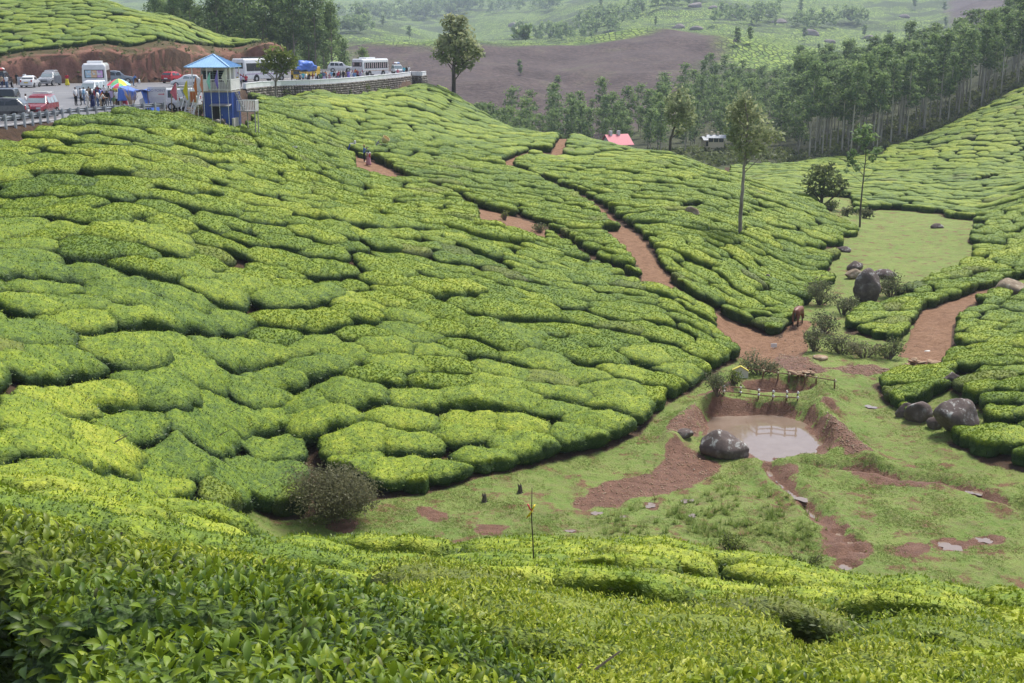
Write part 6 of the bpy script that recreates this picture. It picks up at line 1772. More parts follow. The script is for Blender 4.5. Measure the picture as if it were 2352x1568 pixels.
def car(u, Y, head, shape, mat, label, name='parked_car', sc=1.0, glass=None, rack=None, plate=None, door=None, dark_low=False, x=None):
    L, W, Hh, stn = SHAPE[shape]; s_, _ = ray(u, 200)
    X = float(s_ * Y) if x is None else x
    e = empty(name, (X, Y, ROAD_Z), R(head)); e.scale = (sc, sc, sc); tag(e, label, 'car')
    glass = glass or M_GLASS
    V = []; n = len(stn); ring = 10
    for i, (f, zu, zb, zt) in enumerate(stn):
        xx = L / 2 - f * L; k = 0.86 if i in (0, n - 1) else (0.95 if i in (1, n - 2) else 1.0)
        w = W / 2 * k; wt = (w * 0.93 if zt - zb < .12 else W / 2 * 0.78)
        zm = zu + (zb - zu) * .55
        for (yy, zz) in [(-w * .85, zu), (-w, zm), (-w * .98, zb), (-wt, zt - .06 * (zt - zb > .12)), (-wt * .8, zt), (wt * .8, zt), (wt, zt - .06 * (zt - zb > .12)), (w * .98, zb), (w, zm), (w * .85, zu)]: V.append((xx, yy, zz))
    Fc = []
    for i in range(n - 1):
        for j in range(ring): a, b = i * ring + j, i * ring + (j + 1) % ring; Fc.append((a, b, b + ring, a + ring))
    Fc += [tuple(range(ring))[::-1], tuple((n - 1) * ring + j for j in range(ring))]
    mb = MB().add(V, Fc); body = mb.build('body', mat, e, smooth=False, bevel=.03)
    P_ = lambda i, j: Vector(V[i * ring + j])
    # roofed stations
    up = [i for i in range(n) if stn[i][3] - stn[i][2] > .2]; i0, i1 = up[0], up[-1]
    def pane(nm, q, off, inset=.08):
        c = sum(q, Vector()) / len(q); q = [c + (p - c) * (1 - inset) + off for p in q]
        o = MB().add([tuple(p) for p in q], [tuple(range(len(q)))]).build(nm, glass, e); sm_ = o.modifiers.new('thick', 'SOLIDIFY'); sm_.thickness = .015; sm_.offset = 0
    pane('windscreen', [P_(i0 - 1, 3).lerp(P_(i0 - 1, 2), .2), P_(i0 - 1, 6).lerp(P_(i0 - 1, 7), .2), P_(i0, 6), P_(i0, 3)], Vector((.02, 0, .015)))
    pane('rear_window', [P_(i1 + 1, 3), P_(i1 + 1, 6), P_(i1, 6), P_(i1, 3)], Vector((-.02, 0, .015)), .1)
    for sgn, (jb, jt) in ((-1, (2, 3)), (1, (7, 6))):
        xs = [P_(i0 - 1, jb).lerp(P_(i0, jb), .45)] ; cut = np.linspace(0, 1, 4 if shape in ('suv', 'jeep', 'van') else 3)
        bl_, bh_ = P_(i0, jb) + Vector((.18, 0, 0)), P_(i1, jb) - Vector((.12, 0, 0)); tl_, th_ = P_(i0, jt), P_(i1, jt)
        for a, b in zip(cut[:-1], cut[1:]):
            a2, b2 = a + .02, b - .02
            pane('side_window', [bl_.lerp(bh_, a2) + Vector((0, 0, .03)), bl_.lerp(bh_, b2) + Vector((0, 0, .03)), tl_.lerp(th_, b2) - Vector((0, 0, .03)), tl_.lerp(th_, a2) - Vector((0, 0, .03))], Vector((0, sgn * .012, 0)), .03)
    wr = .30 if shape in ('hatch', 'sedan', 'van') else .36
    for fx in (.18, .80):
        for sy in (-1, 1):
            o = MB().tube([(0, -.09, 0), (0, .09, 0)], wr, 18).build('wheel', M_TYRE, e); o.location = (L / 2 - fx * L, sy * (W / 2 - .06), wr)
            MB().tube([(0, -.095, 0), (0, .095, 0)], wr * .62, 12).build('rim', M_RIM, o)
    for sy in (-1, 1):
        MB().box((L / 2 - .04, sy * W * .33, .66 if Hh < 1.6 else .78), (.08, .32, .14)).build('headlight', M_HEAD, e)
        MB().box((-L / 2 + .04, sy * W * .38, .82 if Hh < 1.6 else .92), (.10, .16, .26)).build('tail_light', M_TAIL, e)
        MB().box((L / 2 - stn[i0 - 1][0] * L - .1, sy * (W / 2 + .06), stn[i0][2] + .05), (.10, .16, .11)).build('mirror', mat, e)
    MB().box((L / 2 - .01, 0, .40), (.10, W * .9, .16)).build('front_bumper', M_TRIM if dark_low else mat, e)
    MB().box((-L / 2 + .01, 0, .42), (.10, W * .9, .20)).build('rear_bumper', M_TRIM if dark_low else mat, e)
    MB().box((L / 2 + .01, 0, .62), (.06, W * .45, .12)).build('grille', M_TRIM, e)
    MB().box((-L / 2 - .03, 0, .62), (.04, .48, .13)).build('number_plate', plate or M_PLATEW, e)
    if rack:
        rk = MB(); xr = (L / 2 - stn[i0 + 1][0] * L, L / 2 - stn[i1][0] * L)
        for f in (0.05, .95): q = xr[0] + (xr[1] - xr[0]) * f; rk.bar((q, -W * .36, Hh + .06), (q, W * .36, Hh + .06), .05)
        for sy in (-1, 1): rk.bar((xr[0], sy * W * .36, Hh + .08), (xr[1], sy * W * .36, Hh + .08), .04)
        ro_ = rk.build('roof_rack', M_WPAINT if rack == 'white' else M_TRIM, e)
        if rack == 'bags':
            for k in range(4):
                o = bpy.data.objects.new('bag', boulder_mesh(500 + k, .42, .38, .2, .2, 2)); o.data.materials.append([M_WPAINT, plain('bag_blue', (.25, .35, .6), .7), plain('bag_red', (.55, .12, .1), .7), M_WPAINT][k]); link(o, ro_); o.location = (xr[0] - .35 - k * .38, (k % 2 - .5) * .5, Hh + .26)
        else: MB().box(((xr[0] + xr[1]) / 2, 0, Hh + .12), ((xr[0] - xr[1]) * .9, W * .62, .06)).build('roof_box', M_WPAINT, ro_)
    if door:
        MB().box((.35 + L * .02, door * (W / 2 + .38), .78), (.07, .80, 1.0), rz=0.25 * door).build('open_door', mat, e)
    return e
Yp = lambda u, v: float(on_z(u, v, ROAD_Z)[1])
car(-6, Yp(10, 277) + .8, 188, 'hatch', M_GREYC, 'dark grey hatchback cut by the left edge, behind the crash barrier', sc=1.12)
car(88, Yp(88, 271) + 1.6, -88, 'suv', M_MAROON, 'maroon estate car with a pale roof rack behind the crash barrier', sc=.98, rack='white', glass=M_PALEG)
car(14, Yp(14, 250) + .5, -80, 'jeep', M_BLACKC, 'black jeep parked behind the grey hatchback', sc=.95)
car(70, Yp(70, 201) + 1.8, 98, 'sedan', M_WPAINT, 'white saloon with a yellow number plate seen from behind', plate=M_PLATEY, sc=1.02, door=1)
car(115, Yp(115, 197) + 1.8, -88, 'suv', M_SILVER, 'silver people carrier with an open door and pale roof rack', rack='white', sc=1.04, door=1, glass=M_PALEG)
car(6, Yp(6, 201), 100, 'jeep', M_BLACKC, 'black off-roader loaded with wrapped bags on its roof', rack='bags', sc=1.1)
car(270, Yp(270, 191), 20, 'suv', M_BLUEG, 'blue-grey off-roader by the red bank behind the minibus', sc=1.0)
car(214, 126, -96, 'van', M_WPAINT, 'white van behind the crowd at the snack stall', sc=1.1, glass=M_PALEG, door=-1)
car(400, Yp(400, 190.5) + 1, 72, 'hatch', M_REDC, 'bright red hatchback by the foot of the bank', dark_low=True, sc=1.08)
car(428, Yp(428, 199), 190, 'hatch', M_WPAINT, 'white hatchback half hidden behind the lookout hut', sc=1.05, glass=M_PALEG)
car(370, Yp(376, 254) + 1.4, 176, 'van', M_WPAINT, 'white microvan behind the blue tarpaulin stall', sc=1.02)
car(398, Yp(400, 251) + 2.2, 168, 'suv', M_WPAINT, 'white off-roader with roof rails beside the hut stairs', rack='black', sc=1.0, glass=M_PALEG)
car(782, Yp(782, 165), 12, 'suv', M_WPAINT, 'white off-roader crossing behind the visitors near the small bus', sc=1.1)
car(914, Yp(914, 173), -75, 'jeep', M_WPAINT, 'white jeep with red and blue luggage on its roof at the parapet end', rack='bags', sc=1.0, glass=M_PALEG)

def bus(u, Y, head, L, W, Hh, label, stripe, name='bus', curtains=False, ac='flat'):
    s_, _ = ray(u, 190); e = empty(name, (float(s_ * Y), Y, ROAD_Z), R(head)); tag(e, label, 'bus')
    z0 = .42; mb = MB()
    prof = [(-W / 2 * .97, z0), (-W / 2, z0 + .5), (-W / 2, Hh * .62), (-W / 2 * .94, Hh - .22), (-W / 2 * .8, Hh), (W / 2 * .8, Hh), (W / 2 * .94, Hh - .22), (W / 2, Hh * .62), (W / 2, z0 + .5), (W / 2 * .97, z0)]
    st_ = [(L / 2, .88), (L / 2 - .22, 1.0), (-L / 2 + .15, 1.0), (-L / 2, .95)]; V = []
    for (xx, k) in st_:
        for (yy, zz) in prof: V.append((xx, yy * k, z0 + (zz - z0) * (k if k < 1 else 1)))
    Fc = []; r_ = len(prof)
    for i in range(3):
        for j in range(r_): a, b = i * r_ + j, i * r_ + (j + 1) % r_; Fc.append((a, b, b + r_, a + r_))
    Fc += [tuple(range(r_))[::-1], tuple(3 * r_ + j for j in range(r_))]
    mb.add(V, Fc); body = mb.build('body', M_WPAINT, e, bevel=.05)
    zl, zh = Hh * .47, Hh * .80
    for sy in (-1, 1):
        n = 6; x0, x1 = L / 2 - .35, -L / 2 + .45
        for k in range(n):
            a, b = x0 + (x1 - x0) * k / n, x0 + (x1 - x0) * (k + 1) / n
            o = MB().box(((a + b) / 2, sy * (W / 2 - .012), (zl + zh) / 2), (abs(b - a) - .03, .05, zh - zl)).build('side_window', M_GLASS, e)
            if curtains:
                for f in (.22, .78): MB().box((a + (b - a) * f, sy * (W / 2 + .018), (zl + zh) / 2), (.20, .012, zh - zl - .1)).build('curtain', plain('curtain', (.55, .42, .44), .8, var=.15), o)
        MB().box((0, sy * (W / 2 + .006), Hh * .345), (L * .93, .02, .07)).build('stripe', plain('stripe_' + stripe[0], stripe[1], .4), e)
        for k, fx in enumerate((.24, .76)):
            xx = L / 2 - fx * L
            MB().tube([(xx, sy * (W / 2 - .1), .52), (xx, sy * (W / 2 + .012), .52)], .58, 20).build('wheel_arch', M_TRIM, e)
            o = MB().tube([(0, -.13, 0), (0, .13, 0)], .46, 18).build('wheel', M_TYRE, e); o.location = (xx, sy * (W / 2 - .11), .46)
            MB().tube([(0, -.135, 0), (0, .135, 0)], .24, 12).build('rim', M_RIM, o)
    rw_ = MB().box((-L / 2 - .005, 0, Hh * .70), (.05, W * .78, Hh * .24)).build('rear_window', M_GLASS, e)
    if curtains:
        for f in (-.36, .36): MB().box((-L / 2 - .035, f * W * .78, Hh * .72), (.02, .2, Hh * .17)).build('curtain', plain('curtain', (.55, .42, .44), .8, var=.15), rw_)
    else: MB().box((-L / 2 - .035, 0, Hh * .73), (.02, W * .55, Hh * .12)).build('window_poster', plain('pale_poster', (.50, .56, .44), .6, var=.35, scale=3), rw_)
    MB().box((L / 2 - .02, 0, Hh * .66), (.08, W * .84, Hh * .30)).build('windscreen', M_GLASS, e)
    for sy in (-1, 1):
        MB().box((-L / 2 - .01, sy * W * .43, .98), (.06, .12, .42)).build('tail_light', M_TAIL, e)
        MB().box((L / 2 - .02, sy * W * .34, .8), (.1, .3, .18)).build('headlight', M_HEAD, e)
    MB().box((-L / 2 - .03, 0, .52), (.1, W * .92, .22)).build('bumper', M_WPAINT, e); MB().box((-L / 2 - .09, 0, .72), (.03, .6, .14)).build('number_plate', M_PLATEY, e)
    if ac == 'flat': MB().box((-L * .05, 0, Hh + .09), (L * .6, W * .55, .2)).build('roof_rack', M_TRIM, e)
    else: MB().box((-L * .12, 0, Hh + .11), (L * .36, W * .6, .26)).build('roof_unit', M_WPAINT, e, bevel=.08)
    if not curtains:
        for k, (c_, zz) in enumerate([((.03, .05, .14), .0), ((.45, .03, .03), .12)]):
            MB().box((-L / 2 - .02, -W * .18, Hh * .30 + zz), (.02, W * .5, .09), M=Matrix.Rotation(R(28), 4, 'X')).build('livery_band', plain('livery%d' % k, c_, .4), e)
    return e
bus(604, Yp(600, 187.5) + 2, 60, 10.5, 2.5, 3.35, 'big white coach with a purple side stripe behind the roadside tree', ('purple', (.26, .08, .34)))
bus(852, Yp(850, 176) + 1.5, 64, 8.2, 2.3, 2.95, 'small white bus with pink window curtains near the parapet end', ('brown', (.42, .26, .18)), curtains=True, ac='dome')
# white minibus seen from behind, painted rear window
mbus = bus(223, 133, 104, 6.0, 2.45, 3.5, 'white minibus with pastel lettering across its rear window', ('grey', (.5, .5, .52)), name='minibus', curtains=False, ac='dome')
for k, (c_, yy) in enumerate([((.45, .62, .75), .58), ((.72, .50, .30), .02), ((.62, .38, .66), -.56)]): MB().box((-3.055, yy, 2.45), (.012, .56, .70)).build('window_art', plain('pastel%d' % k, c_, .5, var=.3, scale=5), mbus)
rg = random.Random(8)
lt = MB()
for (y0, y1, n) in [(.75, .30, 5), (.16, -.10, 3), (-.28, -.72, 4)]:
    pts = []
    for k in range(n * 4 + 1): f = k / (n * 4); pts.append((-3.075, y0 + (y1 - y0) * f, 2.44 + .12 * math.sin(f * n * 6.28) + (.16 if k < 3 else 0)))
    lt.tube(pts, .035, 5)
lt.build('rear_lettering', M_WPAINT, mbus)
MB().box((-3.07, 0, 1.4), (.02, 1.7, 1.1)).build('rear_panel', plain('silver_panel', (.55, .55, .62), .4, var=.1), mbus)

# yellow truck under a blue tarpaulin, and a rickshaw
M_TARP = plain('blue_tarpaulin', (.075, .17, .55), .45, var=.18, scale=1.5, bump=.4)
tr = empty('tarp_truck', (float(ray(708, 180)[0] * 196), 196, ROAD_Z), R(70)); tag(tr, 'yellow lorry with its load roped under a blue tarpaulin', 'truck')
MB().box((-.6, 0, .95), (3.6, 1.9, .55)).build('bed', M_YELLOW, tr, bevel=.03); MB().box((1.75, 0, 1.2), (1.2, 1.8, 1.5)).build('cab', M_YELLOW, tr, bevel=.1); MB().box((2.2, 0, 1.55), (.36, 1.6, .55)).build('windscreen', M_GLASS, tr)
for xx in (1.6, -1.5):
    for sy in (-1, 1):
        o = MB().tube([(0, -.12, 0), (0, .12, 0)], .4, 14).build('wheel', M_TYRE, tr); o.location = (xx, sy * .85, .4)
        MB().tube([(0, -.125, 0), (0, .125, 0)], .2, 10).build('rim', M_RIM, o)
me = boulder_mesh(93, 2.1, 1.3, 1.0, 1.1, 4); me.materials.append(M_TARP); o = link(bpy.data.objects.new('tarpaulin', me), tr); o.location = (-.6, 0, 1.9)
rk = empty('auto_rickshaw', (float(ray(680, 185)[0] * 188), 188, ROAD_Z), R(-75)); tag(rk, 'black and yellow auto rickshaw beside the lorry', 'rickshaw')
V = [(1.25, -.45, .35), (1.25, .45, .35), (1.1, -.5, .95), (1.1, .5, .95), (.75, -.6, 1.55), (.75, .6, 1.55), (-.9, -.62, 1.6), (-.9, .62, 1.6), (-1.2, -.62, .95), (-1.2, .62, .95), (-1.2, -.62, .35), (-1.2, .62, .35)]
MB().add(V, [(0, 1, 3, 2), (2, 3, 5, 4), (4, 5, 7, 6), (6, 7, 9, 8), (8, 9, 11, 10), (10, 11, 1, 0)]).build('body', M_YELLOW, rk, bevel=.04)
MB().box((0, 0, 1.6), (1.9, 1.3, .12)).build('hood', M_TRIM, rk, bevel=.05); MB().box((1.0, 0, 1.22), (.06, .9, .5), M=Matrix.Rotation(R(-28), 4, 'Y')).build('windscreen', M_GLASS, rk)
MB().box((-1.18, 0, .65), (.1, 1.2, .5)).build('rear_panel', M_TRIM, rk); MB().tube([(1.2, 0, .72), (1.3, 0, .72)], .1, 10).build('headlight', M_HEAD, rk)
for (xx, yy) in ((1.0, 0), (-.8, .55), (-.8, -.55)):
    o = MB().tube([(0, -.06, 0), (0, .06, 0)], .24, 12).build('wheel', M_TYRE, rk); o.location = (xx, yy, .24)

# snack stall: blue tarpaulin tent, board, umbrellas, cart
te = empty('tarp_stall', (float(ray(318, 250)[0] * 105), 105, ROAD_Z)); tag(te, 'makeshift snack stall draped in blue tarpaulin behind the crash barrier', 'stall')
def cloth_grid(name, fn, nu_, nv_, mat, parent, thick=.02):
    V = [fn(i / nu_, j / nv_) for i in range(nu_ + 1) for j in range(nv_ + 1)]; Fc = [(i * (nv_ + 1) + j, (i + 1) * (nv_ + 1) + j, (i + 1) * (nv_ + 1) + j + 1, i * (nv_ + 1) + j + 1) for i in range(nu_) for j in range(nv_)]
    o = np_obj(name, V, np.array(Fc), [mat], parent, smooth=True); o.modifiers.new('thick', 'SOLIDIFY').thickness = thick; return o
cloth_grid('roof_sheet', lambda a, b: (-1.75 + 3.0 * a, -1.1 + 2.2 * b, 2.0 - .32 * a + .10 * math.sin(a * 9) - .16 * math.sin(math.pi * b) * math.sin(math.pi * a)), 14, 10, M_TARP, te)
cloth_grid('front_sheet', lambda a, b: (-1.25 + 1.5 * a, -1.12 - .10 * math.sin(a * 17) * b - .25 * b, 1.92 - .25 * a - 1.0 * b * (1 - .3 * a)), 14, 8, M_TARP, te)
cloth_grid('side_sheet', lambda a, b: (.62 + .5 * a + .55 * b + .07 * math.sin(a * 20 + b * 2), -1.1 + 1.9 * a - .28 * b, 1.72 - 1.95 * b), 14, 10, M_TARP, te)
for (px, py) in ((-1.7, -1.0), (1.15, -1.0), (-1.7, 1.0), (1.15, 1.0)): MB().tube([(px, py, -.2), (px, py, 1.95 - .1 * (px > 0))], .035, 6).build('pole', M_WOOD, te)
fb = empty('brushwood_bundle', (float(ray(302, 250)[0] * 103), 103, ROAD_Z)); tag(fb, 'bundle of dry branches and fronds leaning on the stall', 'brushwood')
for k in range(26): a = rg.uniform(-.5, .5); MB().tube([(rg.uniform(-.1, .1), rg.uniform(-.1, .1), 0), (a * .5, rg.uniform(-.2, .2), .9), (a * 1.3, rg.uniform(-.3, .3), rg.uniform(1.3, 2.2))], [.04, .03, .008], 5).build('branch', plain('dry_frond', (.36, .27, .19), .9, var=.3), fb)
bd = empty('photo_board', (float(ray(361, 215)[0] * 104.6), 104.6, ROAD_Z), R(4)); tag(bd, 'white board lettered TO POINT with a red arrow before the microvan', 'sign')
MB().box((0, 0, 1.28), (1.5, .04, 1.45)).build('panel', plain('board_white', (.68, .66, .70), .6, var=.05), bd)
for sx in (-.68, .68): MB().box((sx, .05, .6), (.06, .06, 1.5)).build('leg', M_WOOD, bd)
def text(s, size, loc, mat, parent, name='lettering', rot=(R(90), 0, 0)):
    cu = bpy.data.curves.new(name, 'FONT'); cu.body = s; cu.size = size; cu.align_x = 'CENTER'; cu.extrude = .004; cu.materials.append(mat)
    tmp = bpy.data.objects.new(name, cu); COL.objects.link(tmp); dg = bpy.context.evaluated_depsgraph_get(); me_ = bpy.data.meshes.new_from_object(tmp.evaluated_get(dg)); bpy.data.objects.remove(tmp)
    o = bpy.data.objects.new(name, me_); link(o, parent); o.location = loc; o.rotation_euler = rot; return o
text('TO POINT', .30, (0, -.03, 1.62), plain('violet_ink', (.22, .20, .38), .6), bd)
ar = MB().box((.30, -.03, 1.42), (.40, .02, .06)); ar.add([(.48, -.03, 1.50), (.48, -.03, 1.34), (.62, -.03, 1.42)], [(0, 1, 2)]); ar.build('arrow', plain('red_ink', (.55, .06, .08), .6), bd)
for k in range(5): MB().box((0, -.03, 1.18 - k * .1), (1.15 - .1 * (k % 2), .015, .018)).build('text_line', plain('grey_ink', (.34, .33, .40), .6), bd)
def umbrella(u, vtop, Y, r_, label, seed, tilt=.12):
    s_, w_ = ray(u, vtop); x_, zt = float(s_ * Y), float(w_ * Y) - ROAD_Z; e = empty('umbrella', (x_, Y, ROAD_Z)); tag(e, label, 'umbrella')
    MB().tube([(0, 0, 0), (0, 0, zt)], .025, 6).build('pole', M_STEEL, e); cols = [(.70, .08, .12), (.16, .45, .20), (.72, .62, .04), (.30, .52, .72)]
    for k in range(8):
        a0, a1 = k * math.pi / 4 + seed, (k + 1) * math.pi / 4 + seed
        V = [(0, 0, zt)] + [(r_ * f * math.cos(a), r_ * f * math.sin(a), zt - r_ * .52 * f ** 1.7 - (.06 * f if 0 < m_ < 3 else 0)) for f in (.35, .7, 1.0) for m_, a in enumerate(np.linspace(a0, a1, 4))]
        Fc = [(0, 1 + j, 2 + j) for j in range(3)] + [(1 + i * 4 + j, 5 + i * 4 + j, 6 + i * 4 + j, 2 + i * 4 + j) for i in range(2) for j in range(3)]
        o = MB().add(V, Fc).build('canopy_panel', plain('umbrella%d' % (k % 4), cols[k % 4], .7, var=.05), e)
umbrella(272, 180, 114.0, 1.05, 'larger striped beach umbrella over the snack stall', .3)
umbrella(274, 190, 112.0, 0.75, 'smaller striped umbrella in front of the larger one', 1.0)
ct = empty('snack_cart', (float(ray(254, 240)[0] * 113), 113, ROAD_Z)); tag(ct, 'low snack cart with a glass case amid the crowd', 'cart')
MB().box((0, 0, .75), (1.6, .8, .5)).build('counter', M_WOOD, ct); MB().box((0, 0, 1.22), (.8, .5, .42)).build('glass_case', M_PALEG, ct)
for (px, py) in ((-.7, -.3), (.7, -.3), (-.7, .3), (.7, .3)): MB().box((px, py, .25), (.06, .06, .5)).build('leg', M_WOOD, ct)

# ------------------------------------------------------------------ people: one skinned body per pose, clothes by slot (x forward)
def skin_body(name, joints, bones, root=0, sub=1):
    """joints: {key:(x,y,z,rx,ry)}, bones: [(a,b,slot)] -> mesh with material slots by nearest bone"""
    keys = list(joints); idx_ = {k: i for i, k in enumerate(keys)}
    me = bpy.data.meshes.new(name); me.from_pydata([joints[k][:3] for k in keys], [(idx_[a], idx_[b]) for a, b, _ in bones], []); me.update()
    o = bpy.data.objects.new(name, me); COL.objects.link(o)
    o.modifiers.new('skin', 'SKIN').use_smooth_shade = True
    for k in keys:
        sv = me.skin_vertices[0].data[idx_[k]]; sv.radius = joints[k][3:5]; sv.use_root = (idx_[k] == root)
    ss = o.modifiers.new('sub', 'SUBSURF'); ss.levels = sub; ss.render_levels = sub
    dg = bpy.context.evaluated_depsgraph_get(); out = bpy.data.meshes.new_from_object(o.evaluated_get(dg))
    bpy.data.objects.remove(o); bpy.data.meshes.remove(me)
    P0 = np.array([joints[a][:3] for a, b, _ in bones]); P1 = np.array([joints[b][:3] for a, b, _ in bones]); sl = [s for _, _, s in bones]
    rr_ = np.array([(joints[a][3] + joints[b][3]) / 2 for a, b, _ in bones])
    mi = []
    for p in out.polygons:
        c = np.array(p.center); d = P1 - P0; t = np.clip(((c - P0) * d).sum(1) / ((d * d).sum(1) + 1e-9), 0, 1)
        mi.append(sl[int(np.argmin(np.linalg.norm(c - P0 - d * t[:, None], axis=1) - rr_))])
    out.name = name
    return out, mi
def human(pose):
    j = {'pel': (0, 0, .95, .15, .12), 'sp': (0, 0, 1.13, .145, .11), 'ch': (0, 0, 1.34, .165, .115), 'nk': (.005, 0, 1.47, .055, .055), 'hd': (.025, 0, 1.57, .082, .095), 'ht': (.015, 0, 1.66, .07, .08)}
    for s, k in ((1, 'l'), (-1, 'r')):
        j['hp' + k] = (0, .09 * s, .88, .095, .095); j['kn' + k] = (.02, .10 * s, .48, .065, .068); j['an' + k] = (-.01, .105 * s, .09, .045, .045); j['to' + k] = (.15, .115 * s, .035, .04, .032)
        j['sh' + k] = (0, .19 * s, 1.38, .06, .06); j['el' + k] = (-.03, .24 * s, 1.12, .043, .043); j['wr' + k] = (.06, .24 * s, .90, .032, .032); j['ha' + k] = (.09, .235 * s, .82, .036, .022)
    if pose == 'camera':
        for s, k in ((1, 'l'), (-1, 'r')): j['el' + k] = (.20, .22 * s, 1.22, .043, .043); j['wr' + k] = (.30, .09 * s, 1.48, .032, .032); j['ha' + k] = (.31, .05 * s, 1.54, .034, .024)
    if pose == 'walk':
        j['knl'] = (.16, .10, .50, .065, .068); j['anl'] = (.22, .10, .10, .045, .045); j['tol'] = (.37, .11, .05, .04, .032)
        j['knr'] = (-.03, -.10, .48, .065, .068); j['anr'] = (-.25, -.10, .14, .045, .045); j['tor'] = (-.14, -.11, .04, .04, .032)
        j['ell'] = (-.14, .23, 1.14, .043, .043); j['wrl'] = (-.12, .24, .92, .032, .032); j['hal'] = (-.10, .24, .84, .036, .022)
        j['elr'] = (.08, -.23, 1.13, .043, .043); j['wrr'] = (.24, -.22, .98, .032, .032); j['har'] = (.31, -.21, .94, .036, .022)
    if pose == 'lean':
        for k in ('sp', 'ch', 'nk', 'hd', 'ht'): x_, y_, z_, a_, b_ = j[k]; f = (z_ - .95); j[k] = (x_ + f * .55, y_, z_ - f * .16, a_, b_)
        for s, k in ((1, 'l'), (-1, 'r')): j['sh' + k] = (.24, .19 * s, 1.31, .06, .06); j['el' + k] = (.40, .22 * s, 1.10, .043, .043); j['wr' + k] = (.60, .16 * s, 1.06, .032, .032); j['ha' + k] = (.68, .14 * s, 1.06, .036, .022)
    if pose == 'sit':
        for k in ('pel', 'sp', 'ch', 'nk', 'hd', 'ht'): x_, y_, z_, a_, b_ = j[k]; j[k] = (x_, y_, z_ - .45, a_, b_)
        for s, k in ((1, 'l'), (-1, 'r')):
            for q in ('sh', 'el', 'wr', 'ha'): x_, y_, z_, a_, b_ = j[q + k]; j[q + k] = (x_ + (.16 if q in ('wr', 'ha') else .04), y_, z_ - .43 + (.1 if q in ('wr', 'ha') else 0), a_, b_)
            j['hp' + k] = (.02, .09 * s, .46, .095, .095); j['kn' + k] = (.42, .11 * s, .47, .065, .068); j['an' + k] = (.42, .11 * s, .09, .045, .045); j['to' + k] = (.56, .12 * s, .035, .04, .032)
    B = [('pel', 'sp', 1), ('sp', 'ch', 1), ('ch', 'nk', 0), ('nk', 'hd', 0), ('hd', 'ht', 3)]
    for k in 'lr': B += [('pel', 'hp' + k, 2), ('hp' + k, 'kn' + k, 2), ('kn' + k, 'an' + k, 2), ('an' + k, 'to' + k, 4), ('ch', 'sh' + k, 1), ('sh' + k, 'el' + k, 1), ('el' + k, 'wr' + k, 0), ('wr' + k, 'ha' + k, 0)]
    me, mi = skin_body('person_' + pose, j, B)
    # hair: crown and back of the head
    hd = j['hd']
    for i, p in enumerate(me.polygons):
        c = p.center
        if c.z > hd[2] + .035 or (c.z > hd[2] - .07 and c.x < hd[0] - .035): mi[i] = 3
    me.polygons.foreach_set('material_index', mi); me.polygons.foreach_set('use_smooth', [True] * len(mi))
    for k in range(5): me.materials.append(None)
    return me, j
POSES = {p: human(p) for p in ('stand', 'camera', 'walk', 'lean', 'sit')}
M_SKIN = [plain('skin_a', (.20, .105, .065), .6), plain('skin_b', (.28, .16, .105), .6)]
M_HAIR = plain('black_hair', (.012, .010, .010), .5); M_SHOE = plain('dark_shoe', (.03, .025, .022), .6)
COLS = {'white': (.74, .74, .74), 'navy': (.025, .035, .10), 'black': (.02, .02, .022), 'red': (.45, .03, .05), 'yellow': (.66, .46, .06), 'cream': (.62, .55, .38), 'blue': (.09, .20, .46), 'sky': (.24, .46, .66), 'pink': (.62, .25, .33), 'grey': (.22, .23, .25), 'purple': (.16, .09, .20), 'green': (.12, .28, .14), 'lavender': (.50, .42, .62), 'tan': (.40, .30, .20), 'orange': (.62, .24, .06), 'denim': (.12, .18, .30), 'cyan': (.10, .46, .58), 'maroon': (.22, .03, .05), 'floral': (.10, .10, .10), 'rose': (.46, .24, .27)}
def cl_mat(c): return plain('cloth_' + c, COLS[c], .85, spec=.15, var=.12, scale=5)
def person(x, y, z, head, top, bottom, label, pose='stand', h=1.66, skirt=False, hair_long=False, group=None, hat=None, shoe=None):
    me, j = POSES[pose]
    o = bpy.data.objects.new('person', me); link(o); o.location = (x, y, z); o.rotation_euler = (0, 0, R(head)); k = h / 1.72; o.scale = (k, k, k)
    sk = M_SKIN[int(abs(x * 7)) % 2]
    for i, m_ in enumerate((sk, cl_mat(top), cl_mat(bottom), M_HAIR, shoe or M_SHOE)): o.material_slots[i].link = 'OBJECT'; o.material_slots[i].material = m_
    if skirt:
        prof = [(.165, .98), (.19, .86), (.22, .6), (.27, .32), (.30, .12)] ; V = []; Fc = []; n = 16
        for i, (r_, zz) in enumerate(prof):
            for q in range(n): a = 2 * math.pi * q / n; w_ = 1 + .07 * math.sin(q * 5) * i / 4; V.append((r_ * .9 * w_ * math.cos(a), r_ * w_ * math.sin(a), zz))
            if i:
                for q in range(n): Fc.append(((i - 1) * n + q, (i - 1) * n + (q + 1) % n, i * n + (q + 1) % n, i * n + q))
        s_ = np_obj('skirt', V, np.array(Fc), [cl_mat(skirt if isinstance(skirt, str) else bottom)], o, smooth=True); s_.modifiers.new('thick', 'SOLIDIFY').thickness = .012
    if hair_long:
        hd = j['hd']; MB().tube([(hd[0] - .05, 0, hd[2] + .08), (hd[0] - .10, 0, hd[2] - .05), (hd[0] - .11, 0, hd[2] - .25)], [.07, .075, .04], 8).build('hair', M_HAIR, o, smooth=True)
    if hat:
        hd = j['ht']; mb = MB().tube([(hd[0], 0, hd[2] + .0), (hd[0], 0, hd[2] + .02)], .17, 14); mb.tube([(hd[0], 0, hd[2] + .01), (hd[0], 0, hd[2] + .11)], [.10, .085], 12); mb.build('hat', hat, o)
    return tag(o, label, 'person', group)
